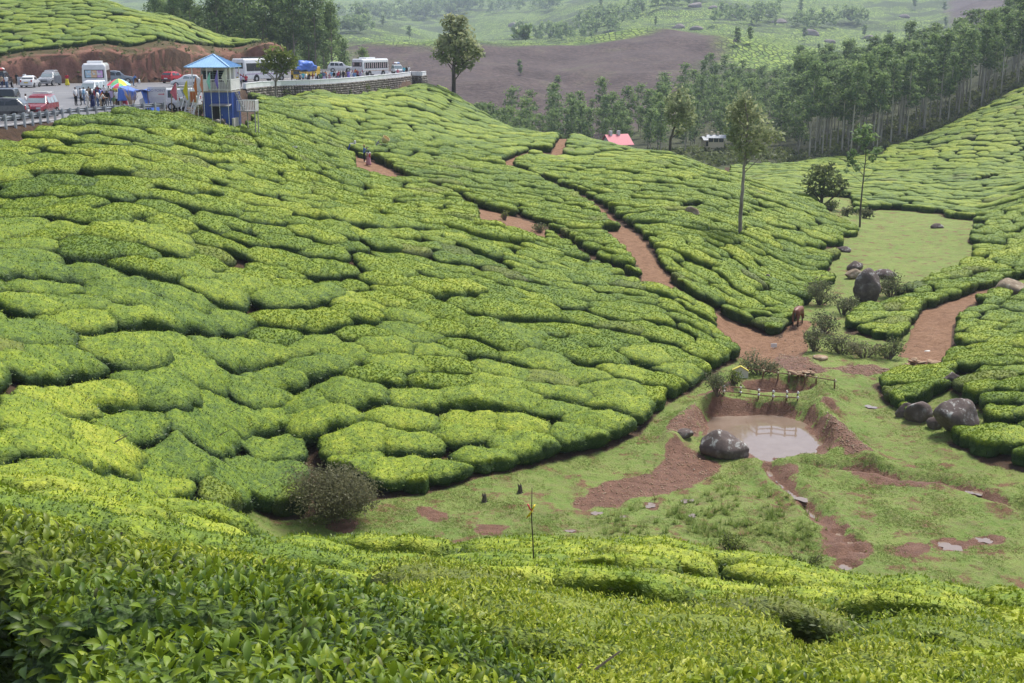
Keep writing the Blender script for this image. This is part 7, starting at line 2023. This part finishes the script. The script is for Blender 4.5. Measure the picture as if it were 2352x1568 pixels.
def road_person(u, v, head, top, bottom, label, **k):
    """feet at photo position on the road plane"""
    q = on_z(u, v, ROAD_Z); return person(float(q[0]), float(q[1]), ROAD_Z, head, top, bottom, label, **k)
RP = road_person
RP(5, 203, 80, 'tan', 'navy', 'man in a striped tan shirt and navy trousers beside the loaded off-roader')
RP(16, 203, 90, 'white', 'denim', 'man in a white shirt and jeans behind the loaded off-roader')
RP(40, 196, -90, 'black', 'black', 'person in black standing behind the white saloon')
RP(58, 194, -60, 'white', 'grey', 'person in white beyond the white saloon')
RP(34, 238, -100, 'black', 'black', 'dark-clothed person between the jeep and the maroon car')
RP(155, 197.5, -80, 'red', 'yellow', 'woman in a red top and long yellow skirt by the bank', skirt=True, hair_long=True)
RP(62, 263, 10, 'white', 'black', 'young man in a white T-shirt by the maroon car bonnet', pose='walk', h=1.72)
RP(175, 242.5, -20, 'white', 'black', 'man in a white shirt and black trousers at the edge of the crowd', h=1.74)
RP(187, 242, 200, 'grey', 'black', 'person in grey beside the open van door')
RP(202, 247, 10, 'white', 'cream', 'man in a loose white shirt at the left of the crowd', h=1.7)
RP(210, 243, 0, 'black', 'denim', 'man in black with brown arms watching the stall')
RP(214, 251, 160, 'navy', 'navy', 'woman in a dark navy dress with her back to the barrier', skirt=True, h=1.5, hair_long=True)
RP(222, 240, -40, 'navy', 'grey', 'man in a navy and white striped shirt in the crowd')
RP(231, 241, 200, 'blue', 'denim', 'man in a blue shirt in the middle of the crowd')
RP(232, 252, 20, 'cream', 'tan', 'man in a cream shirt leaning over the counter', pose='lean', h=1.62)
RP(243, 240, 190, 'purple', 'black', 'person in dark purple bending over the snack cart', pose='lean')
RP(252, 236, 250, 'cream', 'grey', 'vendor in an apricot shirt under the umbrella')
RP(266, 237, 260, 'yellow', 'black', 'vendor in a yellow shirt under the umbrella', h=1.7)
RP(270, 249, 100, 'white', 'black', 'man in a white shirt with his back turned at the stall', h=1.66)
RP(281, 243, 160, 'floral', 'black', 'woman in a black and white patterned top beside the tarpaulin', hair_long=True)
RP(241, 233, 240, 'white', 'white', 'person in a white cap behind the crowd')
RP(226, 234, 270, 'maroon', 'black', 'person in maroon at the back of the crowd')
RP(321, 199, 200, 'white', 'white', 'person in white sitting at the far road edge', pose='sit')
RP(307, 197, 0, 'blue', 'denim', 'person in blue stooping near the far road edge', pose='lean')
RP(566, 199, -70, 'red', 'navy', 'woman in red and navy standing at the parapet behind the hut', h=1.6, hair_long=True)
RP(553, 200, -60, 'lavender', 'black', 'person at the parapet corner behind the hut')
for (u, v, hd, t_, b_, lab, kw) in [
    (690, 193.6, 150, 'grey', 'black', 'man in grey at the left end of the parapet crowd', {}),
    (704, 193.2, 170, 'white', 'grey', 'man in a white shirt leaning by the blue load', {}),
    (711, 192.8, 200, 'black', 'black', 'man in black beside the man in white at the parapet', {}),
    (719, 192.4, 10, 'maroon', 'tan', 'person in brown before the yellow lorry', {}),
    (737, 191.4, -60, 'green', 'black', 'woman in green at the parapet crowd', dict(hair_long=True, h=1.58)),
    (745, 190.6, -90, 'denim', 'lavender', 'woman with long dark hair in a lavender skirt at the parapet', dict(skirt=True, hair_long=True)),
    (751, 190.4, 180, 'grey', 'grey', 'child in grey among the parapet crowd', dict(h=1.25)),
    (757, 190.0, -90, 'rose', 'rose', 'girl in a rose dress at the parapet', dict(skirt=True, h=1.4)),
    (768, 189.4, 60, 'black', 'white', 'man in black and white trousers at the parapet', {}),
    (776, 189.2, 90, 'maroon', 'denim', 'person in brown top and blue jeans at the parapet', dict(pose='lean')),
    (783, 188.8, 180, 'black', 'denim', 'person in black top and pale jeans looking over the parapet', dict(h=1.7)),
    (789, 188.4, 60, 'black', 'navy', 'woman in black with long hair among the parapet crowd', dict(hair_long=True, h=1.72)),
    (794, 188.0, 30, 'tan', 'grey', 'man in a tan jacket among the parapet crowd', {}),
    (797, 178.0, 30, 'black', 'black', 'person in black standing farther back on the road', {}),
    (808, 184.5, -90, 'white', 'white', 'child all in white crossing the road', dict(h=1.3)),
    (817, 181.0, -60, 'orange', 'sky', 'woman in an orange top and pale blue skirt beside the small bus', dict(skirt=True, hair_long=True)),
    (821, 184.6, 100, 'maroon', 'black', 'person in maroon at the tail of the small bus', {}),
    (828, 184.2, 90, 'lavender', 'denim', 'girl in lavender sitting on the parapet', dict(pose='sit', hair_long=True)),
    (836, 183.6, 90, 'cream', 'denim', 'person in cream sitting on the parapet', dict(pose='sit')),
    (843, 183.0, 80, 'black', 'black', 'person in black sitting on the parapet near the small bus', dict(pose='sit', hair_long=True)),
    (905, 177.0, -90, 'white', 'black', 'man in a dark waistcoat and white shirt at the jeep', {}),
    (914, 176.4, 90, 'pink', 'lavender', 'person in pink sitting near the jeep', dict(pose='sit')),
    (928, 174.6, 100, 'cyan', 'denim', 'person in turquoise at the end of the parapet', {}),
    (934, 174.0, 60, 'black', 'black', 'person in black at the end of the parapet', {}),
    (939, 173.6, 90, 'white', 'grey', 'person in white at the very end of the parapet', {}),
    ]:
    o = RP(u, v, hd, t_, b_, lab, **kw)
    if kw.get('pose') == 'sit': o.location.z += .18

for (u, v, hd, t_, b_, lab, kw) in [
    (194, 240, 20, 'sky', 'denim', 'man in pale blue behind the man in loose white', {}), (206, 238, -60, 'tan', 'black', 'man in tan at the back left of the crowd', {}),
    (218, 246, 30, 'maroon', 'grey', 'man in maroon shoulder to shoulder with the navy dress', {}), (226, 247, 170, 'white', 'denim', 'youth in white and jeans in the thick of the crowd', dict(h=1.55)),
    (238, 247, 150, 'orange', 'black', 'woman in an orange top at the counter', dict(hair_long=True, h=1.55)), (248, 250, 80, 'black', 'grey', 'man in black with his back to the barrier at the cart', {}),
    (258, 246, 120, 'lavender', 'denim', 'person in lavender beside the glass case', {}), (263, 251, 60, 'green', 'tan', 'child in green at the barrier', dict(h=1.2)), (288, 247, 200, 'pink', 'maroon', 'woman in pink and maroon at the tarpaulin edge', dict(skirt=True, hair_long=True)),
    (697, 192.6, 90, 'cyan', 'black', 'man in turquoise behind the man in grey at the parapet', {}), (726, 191.8, 200, 'white', 'denim', 'person in white and jeans beside the lorry', {}), (741, 189.2, 60, 'navy', 'black', 'man in navy behind the woman in green', {}),
    (748, 188.6, -60, 'orange', 'grey', 'person in orange in the parapet crowd', {}), (762, 188.2, 90, 'sky', 'white', 'person in pale blue in the parapet crowd', {}), (772, 187.4, -90, 'white', 'black', 'man in white behind the pale jeans', {}),
    (779, 186.6, 30, 'red', 'black', 'person in red at the back of the parapet crowd', {}), (801, 186.8, 100, 'purple', 'purple', 'woman in purple walking past the bus', dict(skirt=True, pose='stand')), (813, 186.0, -80, 'blue', 'denim', 'boy in blue near the bus tail', dict(h=1.35))]:
    RP(u, v, hd, t_, b_, lab, **kw)

# three on the tea path
p = hit(837, 372); person(p[0], p[1], p[2], 20, 'blue', 'black', 'man in a blue shirt and sun hat taking a photograph on the tea path', pose='camera', h=1.78, hat=plain('straw_hat', (.42, .28, .10), .8), shoe=plain('white_shoe', (.7, .7, .7), .6))
cam_p = MB().box((.36, 0, 1.52), (.1, .13, .09)); cam_p.tube([(.40, 0, 1.52), (.48, 0, 1.52)], .035, 10)
o = cam_p.build('camera_body', M_TRIM); o.location = tuple(p); o.rotation_euler = (0, 0, R(20)); o.name = 'photo_camera'; tag(o, 'black camera held up by the man in blue', 'camera')
p = hit(847, 381); w = person(p[0], p[1], p[2], 95, 'rose', 'rose', 'woman in a long dusty-pink dress and dark headscarf walking up the tea path', pose='stand', h=1.66, skirt=True)
sh = MB().tube([(-.02, -.26, 1.38), (-.03, 0, 1.46), (-.02, .26, 1.38)], [.07, .09, .07], 8); sh.tube([(-.12, .0, 1.40), (-.15, -.09, 1.2), (-.14, -.1, .98)], [.06, .06, .05], 6); sh.build('shawl', [cl_mat('white')], w, smooth=True)
MB().tube([(-.14, -.10, 1.36), (-.17, -.10, 1.15), (-.15, -.09, .95)], [.06, .065, .05], 6).build('scarf_end', cl_mat('red'), w)
MB().tube([(-.0, 0, 1.70), (-.035, 0, 1.58), (-.05, 0, 1.42)], [.07, .105, .09], 10).build('headscarf', plain('dark_scarf', (.02, .05, .05), .8), w, smooth=True)
p = hit(864, 346, .2); t_ = person(p[0], p[1], p[2] - .1, 15, 'grey', 'purple', 'tea picker in grey reaching out to a cane basket among the bushes', pose='lean', h=1.6)
bp = hit(883, 340, .4)
bk = MB(); prof = [(.16, 0), (.26, .14), (.32, .34), (.34, .5), (.33, .52)]; V = []; Fc = []; n = 16
for i, (r_, zz) in enumerate(prof):
    V += [(r_ * math.cos(2 * math.pi * q / n), r_ * math.sin(2 * math.pi * q / n), zz) for q in range(n)]
    if i: Fc += [((i - 1) * n + q, (i - 1) * n + (q + 1) % n, i * n + (q + 1) % n, i * n + q) for q in range(n)]
Fc.append(tuple(range(n))[::-1]); bk.add(V, Fc); ob = bk.build('cane_basket', plain('cane', (.60, .48, .26), .8, var=.15, scale=12), smooth=True); ob.modifiers.new('thick', 'SOLIDIFY').thickness = .02
ob.location = (bp[0] - .1, bp[1], bp[2] + 1.05); ob.rotation_euler = (R(15), R(38), 0); ob.scale = (1.3, 1.3, 1.3); tag(ob, 'pale cane basket held out by the tea picker', 'basket')
# light box on its blue prop at the path bend
p = hit(806, 352); e = empty('photo_stand', tuple(p)); tag(e, 'white box propped on the tea beside a furled blue umbrella', 'stand')
MB().box((.15, .5, 1.0), (.55, .3, .10)).build('box', M_WHITEP, e); MB().box((.40, .5, 1.15), (.2, .3, .34)).build('lid', M_WHITEP, e); MB().tube([(-.35, -.1, .1), (-.1, .1, .95)], [.03, .09], 8).build('furled_umbrella', plain('umbrella_blue', (.05, .10, .34), .7), e)

# ------------------------------------------------------------------ brown horse grazing at the stream
hj = {'hip': (-.48, 0, 1.02, .25, .25), 'bel': (-.05, 0, .95, .27, .27), 'chs': (.42, 0, .98, .23, .25), 'nk1': (.66, 0, .98, .15, .17), 'nk2': (.95, 0, .66, .10, .12), 'hd': (1.08, 0, .48, .10, .11), 'mz': (1.24, 0, .22, .065, .07), 'er': (1.02, .06, .62, .03, .02), 'er2': (1.02, -.06, .62, .03, .02),
      'tl0': (-.70, 0, 1.08, .06, .06), 'tl1': (-.80, 0, .80, .055, .05), 'tl2': (-.80, 0, .42, .045, .04)}
HB = [('hip', 'bel', 0), ('bel', 'chs', 0), ('chs', 'nk1', 0), ('nk1', 'nk2', 0), ('nk2', 'hd', 0), ('hd', 'mz', 1), ('hd', 'er', 0), ('hd', 'er2', 0), ('hip', 'tl0', 0), ('tl0', 'tl1', 1), ('tl1', 'tl2', 1)]
for s, k in ((1, 'l'), (-1, 'r')):
    hj['st' + k] = (-.42, .14 * s, .78, .13, .14); hj['hk' + k] = (-.60, .15 * s, .46, .06, .065); hj['ft' + k] = (-.53, .15 * s, .20, .042, .042); hj['hf' + k] = (-.48, .15 * s, .03, .05, .05)
    hj['el' + k] = (.44, .14 * s, .70, .10, .11); hj['kn' + k] = (.47, .14 * s, .40, .05, .05); hj['pf' + k] = (.46, .14 * s, .18, .038, .038); hj['ff' + k] = (.49, .14 * s, .03, .048, .048)
    HB += [('hip', 'st' + k, 0), ('st' + k, 'hk' + k, 0), ('hk' + k, 'ft' + k, 1), ('ft' + k, 'hf' + k, 1), ('chs', 'el' + k, 0), ('el' + k, 'kn' + k, 0), ('kn' + k, 'pf' + k, 1), ('pf' + k, 'ff' + k, 1)]
hm, mi = skin_body('horse', hj, HB, 1)
hm.polygons.foreach_set('material_index', mi); hm.polygons.foreach_set('use_smooth', [True] * len(mi))
hm.materials.append(plain('brown_coat', (.165, .055, .028), .5, var=.25, scale=3)); hm.materials.append(plain('dark_points', (.03, .016, .012), .55))
ho = link(bpy.data.objects.new('horse', hm)); p = hit(1832, 748); ho.location = (p[0], p[1], p[2]); ho.rotation_euler = (0, 0, R(62)); ho.scale = (1.22, 1.22, 1.22)
tag(ho, 'brown horse seen from behind grazing by the stream scrub', 'horse')

# ------------------------------------------------------------------ small things on the valley floor and slopes
M_BAMBOO = plain('bamboo', (.17, .075, .045), .7, var=.25, scale=6); M_RAG = plain('rag', (.66, .64, .60), .9, var=.1); M_RAGY = plain('tie', (.55, .50, .30), .8)
def fence(pts, posts_uv, label, rag, hgt=.62, drop=.0):
    P3 = [hit(u, v) for u, v in posts_uv]
    e = empty('bamboo_fence', tuple(P3[0])); tag(e, label, 'fence'); o0 = Vector(P3[0])
    tops = []
    for i, q in enumerate(P3):
        b = Vector(q) - o0; MB().tube([b + Vector((0, 0, -.2)), b + Vector((random.uniform(-.04, .04), 0, hgt * random.uniform(.95, 1.15)))], .045, 6).build('post', M_BAMBOO, e)
        tops.append(b + Vector((0, -.05, hgt * .82)))
        for zz in (.8, .35) if rag is M_RAG else (.8,):
            o = bpy.data.objects.new('rag', boulder_mesh(700 + i, .09, .08, .11, .5, 2)); o.data.materials.append(rag); link(o, e); o.location = b + Vector((0, -.08, hgt * zz))
    for dz in (0, -.32 * (rag is M_RAG)):
        MB().tube([t_ + Vector((0, 0, dz + random.uniform(-.02, .02))) for t_ in tops], .032, 6).build('rail', M_BAMBOO, e)
        if rag is not M_RAG: break
fence(None, [(1712,862),(1752,868),(1786,873),(1812,876),(1848,880),(1874,884),(1917,892)], 'low bamboo rail fence running from the pale stone marker', M_RAGY)
fence(None, [(1662,905),(1700,908),(1742,914),(1775,917),(1806,918),(1832,920)], 'low bamboo fence with white rags before the small pit', M_RAG)
# pale stone marker with a yellow gable edge
p = hit(1700, 868); k = p[1] / F * 1.02; mk = empty('stone_marker', tuple(p), R(-8)); tag(mk, 'pale house-shaped concrete marker with a yellow top edge', 'marker')
w_, h_ = 60 * k / 1.0 * .5 * 2 / 1.65, 34 * k
pr = [(-w_ / 2, 0), (w_ / 2, 0), (w_ / 2, h_ * .68), (0, h_), (-w_ / 2 * 1.0, h_ * .72)]
V = [(a, -.09, b - .15) for a, b in pr] + [(a, .09, b - .15) for a, b in pr]
MB().add(V, [(0, 1, 2, 3, 4), (9, 8, 7, 6, 5)] + [(i, (i + 1) % 5 + 5 * 0, (i + 1) % 5 + 5, i + 5) for i in range(5)]).build('slab', plain('lime_plaster', (.58, .56, .48), .85, var=.14, scale=2), mk)
for a, b in ((2, 3), (3, 4)): MB().bar((pr[a][0], -.02, pr[a][1] - .13), (pr[b][0], -.02, pr[b][1] - .13), .24, .05).build('coping', plain('yellow_edge', (.62, .52, .10), .7), mk)
# white plate on the path
p = hit(1777, 800); sg = MB().box((0, 0, .22), (.42, .03, .28)).box((0, .02, .05), (.04, .04, .3)); o = sg.build('ground_sign', M_WHITEP); o.location = tuple(p); tag(o, 'small white plate standing on the red path bank', 'sign')
# raw earth lump beside it
# stick with a yellow and red ribbon, near slope
p = hit(1222, 1356, .3); Yb = p[1]
def at(u, v): s_, w0 = ray(u, v); return Vector((float(s_ * Yb) - p[0], 0, float(w0 * Yb) - p[2]))
sk = empty('ribbon_stick', tuple(p)); tag(sk, 'thin dark stick with a yellow and red ribbon rising from the near tea', 'stick')
MB().tube([at(1221, 1400), at(1222, 1356), at(1226, 1300), at(1224, 1240), at(1221, 1190), at(1222, 1120)], [.014, .014, .013, .012, .011, .007], 7).build('stick', plain('twig_bark', (.055, .042, .032), .9, var=.4, scale=30), sk, smooth=True)
yl = plain('yellow_ribbon', (.76, .58, .02), .5, var=.08); rd = plain('red_ribbon', (.66, .06, .07), .5)
def rib(pts, w, mat, nm):
    V = []; Fc = []
    for i, (u, v, y_) in enumerate(pts):
        c = at(u, v) + Vector((0, y_, 0)); d = Vector((w, 0, w * .25)); V += [tuple(c - d), tuple(c + d)]
        if i: b = 2 * i; Fc.append((b - 2, b - 1, b + 1, b))
    o = np_obj(nm, V, np.array(Fc), [mat], sk, smooth=True); o.modifiers.new('thick', 'SOLIDIFY').thickness = .003
rib([(1222,1172,-.02),(1216,1178,-.05),(1211,1186,-.02),(1214,1188,.02),(1221,1174,.0)], .022, yl, 'ribbon_loop')
rib([(1221,1172,-.02),(1225,1164,-.04),(1228,1158,-.01),(1224,1160,.02)], .018, yl, 'ribbon_bow')
rib([(1222,1171,-.03),(1217,1166,-.05),(1214,1160,-.02),(1212,1157,0)], .016, rd, 'ribbon_tail')
rib([(1221,1173,-.02),(1216,1182,.0),(1209,1191,.0)], .008, rd, 'ribbon_end')
# marker posts among the tea
for i, (u, v, h_, tt_) in enumerate([(678,358,26,1),(653,298,10,0),(768,322,8,0),(152,42,10,1)]):
    p = hit(u, v, .2 if v > 100 else 0.5); k = p[1] / F; mb = MB().box((0, 0, h_ * k / 2), (.06, .06, h_ * k + .1))
    if tt_: mb.box((0, 0, h_ * k), (.42, .06, .12))
    o = mb.build('marker_post', M_WHITEP); o.location = tuple(p); tag(o, ['white T-shaped post standing in the tea below the hut', 'short white peg in the tea under the hut balcony', 'small white peg in the tea near the photographers', 'white T-shaped post high on the upper tea hill'][i], 'post')
# old stumps in the grass
for i, (u, v, h_) in enumerate([(1194,1131,18),(1112,1152,18)]):
    p = hit(u, v); k = p[1] / F; mb = MB(); mb.tube([(0, 0, -.1), (.02, 0, h_ * k * .6), (.0, 0, h_ * k)], [.13, .10, .09], 8)
    for q in range(5): a = q * 1.3; mb.tube([(0, 0, .1), (.2 * math.cos(a), .2 * math.sin(a), -.04)], [.05, .02], 5)
    for q in range(6): a = q * 1.05; mb.tube([(.07 * math.cos(a), .07 * math.sin(a), h_ * k * .9), (.09 * math.cos(a), .09 * math.sin(a), h_ * k * (1.1 + .2 * (q % 2)))], [.03, .006], 4)
    o = mb.build('tree_stump', M_BARK); o.location = tuple(p); tag(o, ['short dark stump in the grass, upper of two', 'ragged dark stump in the grass, lower of two'][i], 'stump')
# litter
for i, (u, v) in enumerate([(175,272),(118,277),(780,335),(2130,803),(1434,884),(2070,868),(1200,533)]):
    p = hit(u, v, .1); o = bpy.data.objects.new('litter', boulder_mesh(800 + i, .22, .16, .10, .6, 2)); o.data.materials.append(M_RAG); link(o); o.location = tuple(p); tag(o, 'crumpled white litter on the ground', 'litter', 'pieces of white litter')

# far house with a pink roof, and pale sheds in the wood
def house(u, v, Y, w, d_, h_, rh, wall, roofc, label, rz):
    s_, _ = ray(u, v); x_ = float(s_ * Y); z_ = gz(x_, Y); e = empty('house', (x_, Y, z_), R(rz)); tag(e, label, 'house')
    MB().add([(-w/2,-d_/2,-1),(w/2,-d_/2,-1),(w/2,d_/2,-1),(-w/2,d_/2,-1),(-w/2,-d_/2,h_),(w/2,-d_/2,h_),(w/2,d_/2,h_),(-w/2,d_/2,h_),(-w/2,0,h_+rh*.97),(w/2,0,h_+rh*.97)],
             [(0,1,5,4),(1,2,6,9,5),(2,3,7,6),(3,0,4,8,7)]).build('wall', wall, e)
    ov = .4; rf = MB(); t_ = .08
    for s in (-1, 1): rf.add([(-w/2-ov,s*(d_/2+ov),h_-.2),(w/2+ov,s*(d_/2+ov),h_-.2),(w/2+ov,0,h_+rh),(-w/2-ov,0,h_+rh),(-w/2-ov,s*(d_/2+ov),h_-.2+t_),(w/2+ov,s*(d_/2+ov),h_-.2+t_),(w/2+ov,0,h_+rh+t_),(-w/2-ov,0,h_+rh+t_)], [(0,1,2,3),(7,6,5,4),(0,4,5,1),(1,5,6,2),(3,7,4,0)])
    r_ = rf.build('roof', roofc, e)
    for cx in (-w * .3, w * .1): MB().box((cx, 0, h_ + rh + .3), (.5, .5, .9)).build('chimney', wall, r_)
    for k in range(3): q = MB().box((-w / 3 + k * w / 3, -d_ / 2 - .02, h_ * .55), (.9, .08, 1.0)).build('window', M_GLASS, e)
    return e
M_PINKR = plain('pink_roof', (.55, .13, .17), .6, var=.1); M_WALLW = plain('white_wall', (.68, .68, .70), .8, var=.06)
hs_ = house(1416, 310, 236, 4.4, 3.6, 2.4, 1.7, M_WALLW, M_PINKR, 'white house with a pink roof half hidden behind the ridge', 28)
hs_.location.z = float(ray(1416, 294)[1] * 236) - 5.3
h2 = house(1645, 322, 262, 3.2, 2.6, 1.1, .35, plain('cream_wall', (.62, .52, .36), .8), plain('tin_roof', (.34, .36, .40), .6), 'low shed with a pale tin roof at the foot of the wood', -10)
h2.location.z = float(ray(1645, 326)[1] * 262)
h3 = house(1636, 300, 275, 4.0, 3.5, 2.0, .5, plain('cream_wall', (.62, .52, .36), .8), plain('tin_roof', (.34, .36, .40), .6), 'tin-roofed shed half hidden by trees behind the low shed', 6)

# broad-leaved weed poking out of the near tea
M_WEED = leaf_material('weed_leaf', (0.05, 0.12, 0.06), (0.10, 0.22, 0.10), (0.20, 0.36, 0.17))
p = hit(1662, 1590, .55); e = empty('broadleaf_weed', tuple(p)); tag(e, 'blue-green broad-leaved weed standing above the near tea', 'plant')
gg = np.random.default_rng(12); tv, tf = leaf_t(3); Vs = []; Fs = []; sm = MB()
for k in range(9):
    bx_, by_ = gg.uniform(-.42, .42), gg.uniform(-.25, .25); hh = gg.uniform(.30, .62)
    sm.tube([(bx_ * .7, by_ * .7, 0), (bx_, by_, hh)], [.006, .004], 5)
    for q in range(4):
        a = q * 1.6 + gg.uniform(0, 1); el = gg.uniform(-.1, .5); L = gg.uniform(.10, .16)
        Mx = Matrix.Translation((bx_, by_, hh - .05 * (q // 2))) @ Matrix.Rotation(a, 4, 'Z') @ Matrix.Rotation(-el, 4, 'Y')
        b = sum(len(v) for v in Vs); Vs.append(np.array([tuple(Mx @ Vector((t_[0] * L, t_[1] * L * 1.7, t_[2] * L))) for t_ in tv])); Fs.append(tf + b)
V = np.concatenate(Vs)
np_obj('foliage', V, np.concatenate(Fs), [M_WEED], e, smooth=True, attrs={'tint': np.repeat(gg.random(len(Vs)), len(tv))})['kind'] = 'stuff'
sm.build('stem', M_BARK, e)

# ------------------------------------------------------------------ air: closed box of thin haze round the whole place
hz = NT('haze'); hz.t.nodes.remove(hz.out); hz.out = hz.n('ShaderNodeOutputMaterial')
pv = hz.n('ShaderNodeVolumePrincipled')
pv.inputs['Color'].default_value = (0.70, 0.77, 1.0, 1)
pv.inputs['Density'].default_value = 0.00018
pv.inputs['Anisotropy'].default_value = 0.2
hz.l(pv.outputs[0], hz.out.inputs['Volume'])
hb = MB().box((0, 1290, 50), (3200, 2700, 240))
tag(hb.build('haze', hz.mat), 'thin blue haze filling the valley', kind='stuff')
